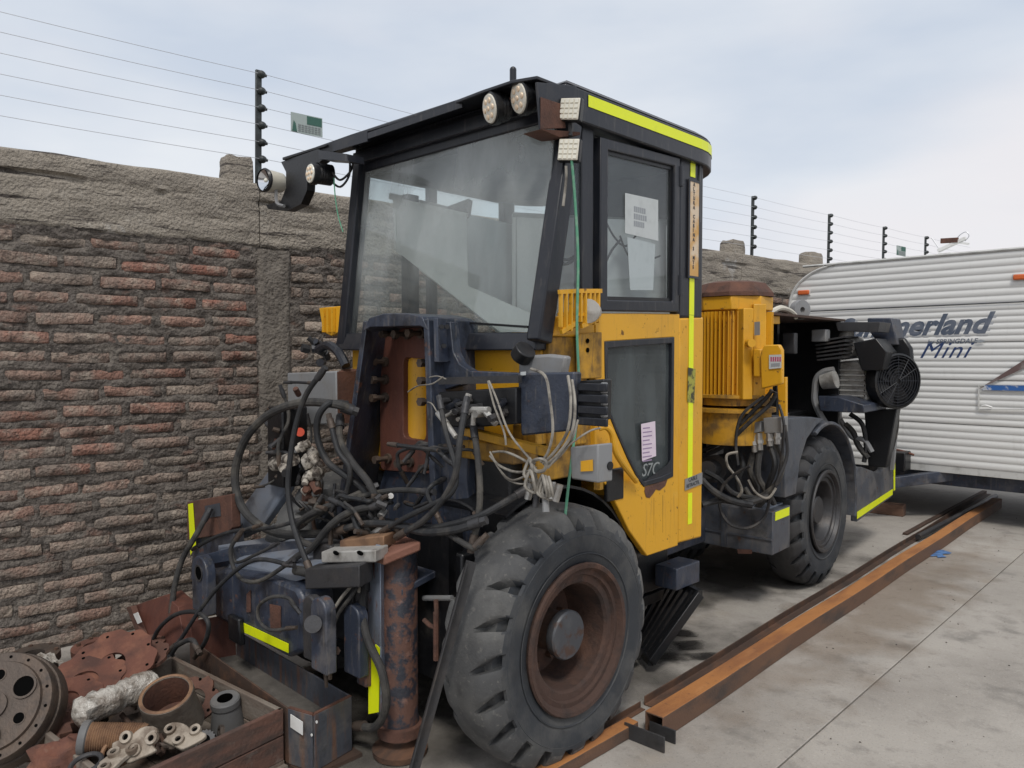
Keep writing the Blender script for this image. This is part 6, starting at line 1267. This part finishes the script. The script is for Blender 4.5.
P('reflective_strip', MB().prism([(-2.618, 1.868, 0.416), (-2.568, 1.868, 0.505), (-2.541, 1.868, 0.496), (-2.551, 1.868, 0.226), (-2.621, 1.868, 0.195)], (0, -.003, 0)), 'lime', jk)
P('stay_bar', MB().tube([(-2.443, 2.020, 0.598), (-2.367, 2.020, 0.583), (-2.366, 2.020, 0.699)], .010, 8, 2).tube([(-2.366, 2.020, 0.649), (-2.367, 2.020, 0.450)], .012, 8, 2), 'rust_brown')
P('stay_rod', MB().cyl((-2.539, 2.100, 0.650), (-2.358, 2.100, 0.690), .012, n=10), 'grey_box')
P('front_dark_panel', MB().box(-2.66, -2.40, 2.12, 2.2, .30, .95), 'black_paint')

# ================================================================ leaning angle iron
m = MB(); a0, a1 = V((-2.229, 1.706, 0.000)), V((-2.045, 1.890, 0.949))
d_ = (a1 - a0).normalized(); u_ = V(.75, -.66, 0); u_ = (u_ - d_ * u_.dot(d_)).normalized(); v_ = d_.cross(u_)
for x0, x1, y0, y1 in ((0, .05, 0, .005), (0, .005, 0.005, .04)):
    m.loft([a0 + u_ * x + v_ * y for x, y in ((x0, y0), (x1, y0), (x1, y1), (x0, y1))], [a1 + u_ * x + v_ * y for x, y in ((x0, y0), (x1, y0), (x1, y1), (x0, y1))])
thing('leaning_angle_iron', m, 'dark_steel', 'rust edged angle iron leaning upright against the front tyre', 'angle iron')

# ================================================================ steel trough in front of the rig
TZ = .25
tr = empty('steel_trough', (-3.2, 1.72, 0), 'long open dark steel trough with rusty rims between the crate and the rig', 'trough')
A, B, C, D = V(-2.805, 1.605, TZ), V(-2.68, 1.64, TZ), V(-2.715, 1.84, TZ), V(-3.80, 1.87, TZ)
NL = V(-3.86, 1.66, TZ)
def wallp(p, q, z0, th=.008, z1=None):
    p, q = V(p), V(q); n = Vector((q.y - p.y, p.x - q.x, 0)).normalized() * th
    return MB().prism([(p.x, p.y, z0), (q.x, q.y, z0), (q.x, q.y, q.z), (p.x, p.y, p.z)], n)
part('end_wall', wallp(B, C, .02), 'trough_paint', tr, bev=.002)
part('corner_wall', wallp(A, B, .02), 'trough_paint', tr, bev=.002)
part('side_wall', wallp(NL, A, .02), 'rust_dark', tr, bev=.002)
part('side_wall', wallp(C, D, .02), 'trough_paint', tr, bev=.002)
part('end_wall', wallp((D.x, D.y, .34), (NL.x, NL.y, .34), .02), 'rust_plate', tr, bev=.002)
part('end_flange', MB().prism([(-4.472, 1.600, 0.291), (-4.179, 1.660, 0.404), (-4.014, 1.660, 0.377), (-3.899, 1.640, 0.237), (-4.107, 1.600, 0.114), (-4.279, 1.600, 0.149)], (-.02, .10, 0)), 'rust_plate', tr, bev=.003)
part('flange_lip', MB().prism([(-4.472, 1.595, 0.292), (-4.413, 1.595, 0.312), (-4.224, 1.595, 0.164), (-4.280, 1.595, 0.144)], (0, -.03, 0)), 'rust_brown', tr)
part('paint_mark', MB().prism([(-4.366, 1.564, 0.280), (-4.301, 1.564, 0.306), (-4.247, 1.564, 0.265), (-4.304, 1.564, 0.240)], (0, -.002, 0)), 'white_paint', tr)
part('trough_floor', MB().prism([(A.x, A.y, .022), (B.x, B.y, .022), (C.x, C.y, .022), (D.x, D.y, .022), (NL.x, NL.y, .022)], (0, 0, .10)), 'dusty_floor', tr)
part('rim', MB().bar(B, C, .014, .010).bar(A, B, .014, .010), 'rust_brown', tr)
part('foot_plate', MB().box(-2.83, -2.66, 1.60, 1.86, .0, .018), 'rust_dark', tr)
a_ = A.lerp(B, .2); b_ = A.lerp(B, .75); nn = Vector((B.y - A.y, A.x - B.x, 0)).normalized() * -.0
o_ = V((A - B).y, (B - A).x, 0).normalized()
part('paint_mark', MB().prism([V((-2.783, 1.600, 0.233)), V((-2.708, 1.610, 0.222)), V((-2.709, 1.610, 0.168)), V((-2.784, 1.600, 0.179))], (0, -.003, 0)), 'white_paint', tr)
for q in ((-2.637, 1.630, 0.239), (-2.675, 1.630, 0.173)):
    part('paint_mark', MB().cyl(q, V(q) + Vector((0, -.003, 0)), .006, n=8), 'white_paint', tr)

# ================================================================ crate of scrap
cr = empty('scrap_crate', (-3.2, 1.25, 0), 'low open crate of weathered boards full of old machine parts', 'crate')
K0, K1, K2 = V(-2.815, 1.585, .25), V(-3.70, 1.505, .25), V(-2.71, .90, .25)
K3 = K1 + (K2 - K0)
def plank(p, q, z0, z1, th, mat='crate_wood'):
    p, q = V(p), V(q); n = Vector((q.y - p.y, p.x - q.x, 0)).normalized() * th
    part('plank', MB().prism([(p.x, p.y, z0), (q.x, q.y, z0), (q.x, q.y, z1), (p.x, p.y, z1)], n), mat, cr, bev=.004)
for z0, z1 in ((.035, .138), (.142, .25)):
    plank(K0, K1, z0, z1, -.022); plank(K0, K2, z0, z1, .022, 'crate_dark')
    plank(K1, K3, z0, z1, -.022); plank(K2, K3, z0, z1, .022)
for k in range(6):
    f0, f1 = k / 6, (k + .96) / 6
    p, q = K0.lerp(K2, f0), K0.lerp(K2, f1); r_, s_ = K1.lerp(K3, f1), K1.lerp(K3, f0)
    part('floor_board', MB().prism([(v.x, v.y, .02) for v in (p, q, r_, s_)], (0, 0, .015)), 'crate_wood', cr)
for f in (.02, .98):
    p, q = K0.lerp(K1, f), K2.lerp(K3, f); part('skid', MB().bar((p.x, p.y, .01), (q.x, q.y, .01), .08, .02), 'crate_wood', cr)

def scrap(name, loc, lab, cat): return empty(name, loc, lab, cat)
# big drilled flange standing at the left
c = V((-3.417, 0.712, 0.360)); ax = V(.60, -.56, .58).normalized(); ux, uy = perp(ax)
fl = scrap('flange', c, 'large round brown flange with a ring of holes, in the bottom left corner', 'flange')
def annul(c, ax, ro, holes, th, n=48):
    """disc with round holes cut by a boolean-free fan: outer rim and hole cups"""
    m = MB().lathe(c, ax, [(0, 0), (ro * .80, 0), (ro * .82, -.012), (ro * .98, -.012), (ro, -.02), (ro, -th), (0, -th)], n)
    return m
part('disc', annul(c, ax, .205, [], .06), 'cast_iron', fl)
part('back_rim', MB().lathe(c - ax * .075, ax, [(.0, .01), (.212, .01), (.215, 0), (.215, -.05), (0, -.05)], 48), 'cast_iron', fl)
for i in range(6):
    a_ = 2 * math.pi * i / 6 + .4; q = c + (ux * math.cos(a_) + uy * math.sin(a_)) * .115
    big = i % 2 == 0; rr = .038 if big else .020
    o = part('bore_ring', MB().lathe(q, ax, [(rr, .001), (rr * 1.22, .001), (rr * 1.22, .007 if big else .002), (rr, .007 if big else .002)], 22, True), 'cast_iron', fl)
    part('bore', MB().cyl(q - ax * .01, q + ax * .0015, rr, n=22), 'void', fl)
part('centre_bore', MB().lathe(c, ax, [(.03, .001), (.05, .001), (.05, .01), (.03, .01)], 22, True), 'cast_iron', fl)
for i in range(16):
    a_ = 2 * math.pi * i / 16; q = c + (ux * math.cos(a_) + uy * math.sin(a_)) * .185 - ax * .0115
    part('bolt_hole', MB().cyl(q, q + ax * .001, .006, n=10), 'void', fl)
# rusty ring plates
def plate(name, c, ax, ro, ri, th, n, wob, mat, lab, cat, a0=0, a1=2 * math.pi, bolts=0):
    c, ax = V(c), V(ax).normalized(); x, y = perp(ax); t = scrap(name, c, lab, cat); O_, I_ = [], []
    for i in range(n):
        a_ = a0 + (a1 - a0) * i / (n - 1 if a1 - a0 < 6.2 else n); w_ = 1 + wob * (math.sin(a_ * 7) + .6 * math.sin(a_ * 14 + 1)) ; d_ = x * math.cos(a_) + y * math.sin(a_)
        O_.append(c + d_ * ro * w_); I_.append(c + d_ * ri)
    m = MB()
    full = a1 - a0 > 6.2
    if full: m.frame(O_, I_, ax * th)
    else:
        for i in range(n - 1): m.loft([O_[i], O_[i + 1], I_[i + 1], I_[i]], [q + ax * th for q in (O_[i], O_[i + 1], I_[i + 1], I_[i])])
    part('plate', m, mat, t, ang=30)
    for i in range(bolts):
        a_ = a0 + (a1 - a0) * (i + .5) / bolts; q = c + (x * math.cos(a_) + y * math.sin(a_)) * (ro * .88); part('bolt_hole', MB().cyl(q + ax * th, q + ax * (th + .001), .007, n=10), 'void', t)
    return t
plate('clutch_plate', V((-3.625, 1.203, 0.310)), (.36, -.40, .84), .185, .06, .014, 84, .05, 'rust_red', 'uppermost rust red notched ring plate, leaning on the pile nearest the wall', 'plate', bolts=9)
plate('clutch_plate', V((-3.611, 1.084, 0.270)), (.30, -.28, .9), .165, .06, .014, 84, .05, 'rust_red', 'flat rust red ring plate with notched rim, second from the wall', 'plate', bolts=8)
plate('clutch_plate', V((-3.549, 0.995, 0.240)), (.25, -.2, .95), .14, .05, .014, 56, .03, 'rust_red', 'rust red plate lying under the others beside the big flange', 'plate', bolts=7)
plate('clutch_plate', V((-3.624, 1.331, 0.300)), (.10, -.30, .95), .12, .04, .014, 49, .04, 'rust_brown', 'brown ring plate at the right edge of the rusty plate pile', 'plate', bolts=7)
for k, (q, r1_, r2_, lab) in enumerate([((-4.198, 1.052, 0.260), .11, .05, 'dark cast drum lying behind the big flange against the wall'), ((-4.214, 1.325, 0.220), .10, .05, 'rusty drum on the floor at the foot of the wall'), ((-4.127, 1.558, 0.200), .08, .03, 'small rusty drum on the floor beside the trough end')]):
    q = V(q); t = scrap('cast_drum', Vector((q.x, q.y, .0)), lab, 'drum')
    part('shell', MB().lathe((q.x, q.y, 0), (.05, -.06, 1), [(0, .004), (r1_ * .95, .004), (r1_, .03), (r1_ * .92, .08), (r1_ * .92, q.z * .8), (r1_ * 1.05, q.z * .85), (r1_ * 1.05, q.z), (r2_, q.z), (r2_, q.z - .05), (0, q.z - .05)], 26), ('cast_iron', 'rust_red', 'rust_brown')[k], t)
    for b_ in range(6):
        a_ = math.pi * b_ / 3; part('bolt', MB().cyl((q.x + r1_ * .8 * math.cos(a_), q.y + r1_ * .8 * math.sin(a_), q.z - .01), (q.x + r1_ * .8 * math.cos(a_), q.y + r1_ * .8 * math.sin(a_), q.z + .012), .010, n=6), 'rust_dark', t)
plate('cast_cover', V((-3.260, 1.419, 0.200)), (.45, -.55, .55), .095, .045, .014, 40, .10, 'rust_brown', 'brown lobed cover plate with bolt holes behind the open pipe collar', 'cover plate', bolts=6)
# open pipe collar
c = V((-3.118, 1.236, 0.330)); ax = V(.26, -.30, .92).normalized()
pc = scrap('pipe_collar', c - ax * .17, 'wide open pipe collar with a rusty inside, in the middle of the crate', 'pipe')
part('collar', MB().lathe(c, ax, [(.090, -.16), (.088, -.0), (.096, .004), (.104, .0), (.106, -.02), (.102, -.04), (.114, -.13), (.116, -.17), (.09, -.17)], 36), 'blotched_iron', pc)
part('inner_face', MB().lathe(c, ax, [(.0875, -.003), (.088, -.14), (.0, -.145)], 32), 'rust_brown', pc)
part('rim', MB().lathe(c, ax, [(.089, .004), (.096, .007), (.103, .003)], 36), 'thread_rust', pc)
# threaded cylinder
c = V((-3.060, 0.908, 0.290)); ax = V(-.50, -.72, .10).normalized(); e_ = c - ax * .20
tcyl = scrap('threaded_cylinder', c, 'rusty threaded cylinder lying on its side before the pipe collar', 'cylinder')
pr = [(.036, .0), (.056, .001), (.058, -.02), (.054, -.03)]
for k in range(22): pr += [(.052, -.032 - k * .008), (.056, -.036 - k * .008)]
pr += [(.05, -.22), (.036, -.22)]
part('barrel', MB().lathe(c, ax, pr, 28), 'thread_rust', tcyl, ang=20)
part('end_ring', MB().lathe(c, ax, [(.032, .002), (.058, .003), (.062, -.004), (.062, -.022), (.056, -.026)], 28), 'pvc_grey', tcyl)
part('bore', MB().lathe(c, ax, [(.033, .001), (.033, -.10), (0, -.10)], 24), 'void', tcyl)
# plastic wrapped roll
p0, p1 = V((-3.224, 0.930, 0.310)), V((-3.278, 1.267, 0.330)); m = MB(); n = 18; sg_ = 14; d_ = (p1 - p0); x_, y_ = perp(d_)
for i in range(n + 1):
    for j in range(sg_):
        a_ = 2 * math.pi * j / sg_; r_ = .056 * (1 + .34 * noise.noise(Vector((i * .55, math.cos(a_) * 1.5, math.sin(a_) * 1.5)))) * (1 if 0 < i < n else .4); m.v.append(p0 + d_ * (i / n) + (x_ * math.cos(a_) * 1.0 + y_ * math.sin(a_)) * r_)
for i in range(n):
    for j in range(sg_): m.f.append((i * sg_ + j, i * sg_ + (j + 1) % sg_, (i + 1) * sg_ + (j + 1) % sg_, (i + 1) * sg_ + j))
m.f += [list(range(sg_)), list(range(n * sg_, n * sg_ + sg_))[::-1]]
thing('wrapped_roll', m, 'plastic_wrap', 'roll wrapped in crumpled clear plastic lying between the rusty plates and the collar', 'roll', ang=60)
p0 = V((-3.909, 0.994, 0.300)); m = MB(); g = 8
for i in range(g):
    for j in range(g): m.v.append(p0 + Vector((-.10 + .2 * i / 7, -.07 + .14 * j / 7, .04 * noise.noise(Vector((i * .7, j * .7, 2))) + .01)))
m.f = [(i * g + j, (i + 1) * g + j, (i + 1) * g + j + 1, i * g + j + 1) for i in range(g - 1) for j in range(g - 1)]
thing('plastic_sheet', m, 'plastic_wrap', 'crumpled pale sheet behind the big flange', 'sheet', ang=60)
# grey bushings
c = V((-3.103, 1.474, 0.240)); ax = V(.12, -.16, .98)
bu = scrap('bushing', c - V(ax) * .12, 'dark grey stepped bushing standing in the right corner of the crate', 'bushing')
part('body', MB().lathe(c, ax, [(.032, .0), (.056, .0), (.061, -.006), (.061, -.03), (.056, -.036), (.070, -.12), (.072, -.15), (.03, -.15)], 28), 'pvc_grey', bu)
part('bore', MB().lathe(c, ax, [(.0325, .001), (.032, -.08), (0, -.08)], 22), 'void', bu)
c = V((-2.951, 1.317, 0.170)); ax = V(.55, -.45, .7)
bu = scrap('spline_gear', c, 'small dark toothed gear beside the stepped bushing', 'gear')
pr = []
gear = MB(); x_, y_ = perp(V(ax)); nz_ = V(ax).normalized(); ring = []
for i in range(36):
    a_ = 2 * math.pi * i / 36; r_ = .042 if i % 2 else .036; ring.append(c + (x_ * math.cos(a_) + y_ * math.sin(a_)) * r_)
part('teeth', MB().prism(ring, -nz_ * .05), 'dark_steel', bu)
part('bore', MB().cyl(c, c + nz_ * .002, .020, n=18), 'void', bu)
# cast bits
def knobbly(name, c, s, seed, mat, lab, cat):
    m = MB(); r = random.Random(seed); n1, n2 = 14, 20
    for i in range(n1 + 1):
        for j in range(n2):
            th, ph = math.pi * i / n1, 2 * math.pi * j / n2
            d = Vector((math.sin(th) * math.cos(ph), math.sin(th) * math.sin(ph), math.cos(th)))
            k = 1 + .55 * noise.noise(d * 1.9 + Vector((seed, 0, 0))) + .25 * noise.noise(d * 4.5 + Vector((0, seed, 0)))
            m.v.append(V(c) + Vector((d.x * s[0] * k, d.y * s[1] * k, d.z * s[2] * k)))
    for i in range(n1):
        for j in range(n2): m.f.append((i * n2 + j, i * n2 + (j + 1) % n2, (i + 1) * n2 + (j + 1) % n2, (i + 1) * n2 + j))
    return thing(name, m, mat, lab, cat, ang=40)
def bracket(name, c, ax, mat, lab, seed):
    """flat cast arm with bosses and holes"""
    r = random.Random(seed); c, ax = V(c), V(ax).normalized(); x, y = perp(ax); t = scrap(name, c, lab, 'casting')
    pts = [c + (x * math.cos(a_) * (.075 + .022 * math.sin(3 * a_ + seed)) + y * math.sin(a_) * (.05 + .018 * math.cos(2 * a_ + seed))) for a_ in [2 * math.pi * i / 26 for i in range(26)]]
    part('web', MB().prism(pts, ax * .018), mat, t, bev=.004)
    for k in range(3):
        q = c + x * (.048 * (k - 1)) + y * (.02 * (-1) ** k); part('boss', MB().lathe(q + ax * .018, ax, [(.011, .0), (.011, .012), (.021, .012), (.023, -.004)], 16), mat, t); part('hole', MB().cyl(q + ax * .016, q + ax * .0195, .011, n=14), 'void', t)
bracket('cast_bracket', (-2.833, 1.028, 0.300), (.5, -.62, .6), 'blotched_alloy', 'pale blotched cast bracket with three holes at the crate front', 2)
bracket('cast_bracket', (-2.854, 1.187, 0.260), (.35, -.4, .85), 'blotched_alloy', 'pale casting lying between the cast bracket and the small gear', 5)
bracket('cast_bracket', (-2.841, 0.956, 0.270), (.1, -.3, .95), 'blotched_alloy', 'pale cast arm cut off by the bottom edge beside the hoop', 7)
bracket('cast_bracket', (-3.738, 0.911, 0.260), (.2, -.3, .95), 'cast_iron', 'dark brown casting half hidden behind the big flange', 9)
c = V((-2.909, 0.987, 0.270)); x_, y_ = perp(V(.3, -.4, .85))
thing('metal_hoop', MB().tube([c + (x_ * math.cos(a_) + y_ * math.sin(a_)) * .062 for a_ in [2 * math.pi * i / 16 for i in range(16)]], .008, 8, 3, True), 'thread_rust', 'thin tan metal hoop leaning beside the cast bracket', 'hoop')
c = V((-2.914, 0.875, 0.260)); x_, y_ = perp(V(.1, -.2, .97))
thing('metal_hoop', MB().tube([c + (x_ * math.cos(a_) + y_ * math.sin(a_)) * .05 for a_ in [2 * math.pi * i / 16 for i in range(16)]], .009, 8, 3, True), 'dark_steel', 'dark rubber like ring lying flat at the bottom edge of the picture', 'ring')
knobbly('rust_lump', (-3.135, 0.855, 0.200), (.12, .10, .07), 3.1, 'rust_red', 'reddish rusty lump at the bottom edge between flange and crate wall', 'scrap lump')
knobbly('scrap_lump', (-3.348, 1.258, 0.160), (.20, .15, .08), 8.3, 'cast_iron', 'dark heap of small scrap filling the crate under the collar', 'scrap lump')
knobbly('scrap_lump', (-3.433, 0.938, 0.160), (.16, .14, .09), 5.7, 'rust_brown', 'brown heap of small scrap beneath the threaded cylinder', 'scrap lump')

# nuts and bolts strewn over the crate
sr = random.Random(4)
for k in range(16):
    q = Vector((sr.uniform(-3.35, -2.86), sr.uniform(1.05, 1.5), sr.uniform(.17, .235))); d_ = Vector((sr.uniform(-1, 1), sr.uniform(-1, 1), sr.uniform(-.2, .5))).normalized(); r_ = sr.uniform(.010, .018)
    if k % 2: thing('loose_bolt', MB().cyl(q, q + d_ * r_ * 1.2, r_ * 1.5, n=6).cyl(q + d_ * r_ * 1.2, q + d_ * r_ * 6, r_ * .8, n=10), sr.choice(['rust_dark', 'cast_iron']), 'small rusty bolt lying loose among the scrap in the crate', 'bolt', 'loose bolts in the crate')
    else: thing('loose_nut', MB().lathe(q, d_, [(r_ * .8, 0), (r_ * 1.5, 0), (r_ * 1.5, r_), (r_ * .8, r_)], 6, True), sr.choice(['rust_dark', 'cast_iron', 'steel']), 'small rusty nut lying loose among the scrap in the crate', 'nut', 'loose nuts in the crate')
# cracks in the slabs and grit on them
def crack(p, q, seed):
    r = random.Random(seed); p, q = V(p), V(q); n = 26; d_ = q - p; s_ = Vector((-d_.y, d_.x, 0)).normalized(); m = MB(); o = 0
    for i in range(n + 1):
        o += r.uniform(-.022, .022); c = p + d_ * (i / n) + s_ * o; w_ = .0016 * r.uniform(.4, 1.2); m.v += [c + s_ * w_ + Vector((0, 0, .0012)), c - s_ * w_ + Vector((0, 0, .0012))]
    m.f = [(2 * i, 2 * i + 2, 2 * i + 3, 2 * i + 1) for i in range(n)]
    part('crack', m, 'void', ground)
gr = MB(); g2 = random.Random(9)
for k in range(500):
    x, y = g2.uniform(-2.6, 1.2), g2.uniform(1.7, 9.5); r_ = g2.choice([.002, .002, .003, .003, .004, .006]); c = Vector((x, y, r_ * .4))
    vs = [c + Vector((g2.uniform(.7, 1.2) * r_ * sx, g2.uniform(.7, 1.2) * r_ * sy, g2.uniform(.5, .9) * r_ * sz)) for sx, sy, sz in ((1, 0, 0), (0, 1, 0), (-1, 0, 0), (0, -1, 0), (0, 0, 1), (0, 0, -1))]
    gr.add(vs, [(0, 1, 4), (1, 2, 4), (2, 3, 4), (3, 0, 4), (1, 0, 5), (2, 1, 5), (3, 2, 5), (0, 3, 5)])
o = part('grit', gr, 'grit_stone', ang=0)
tag(o, 'fine grit and crumbs scattered over the concrete floor', 'grit', kind='stuff')
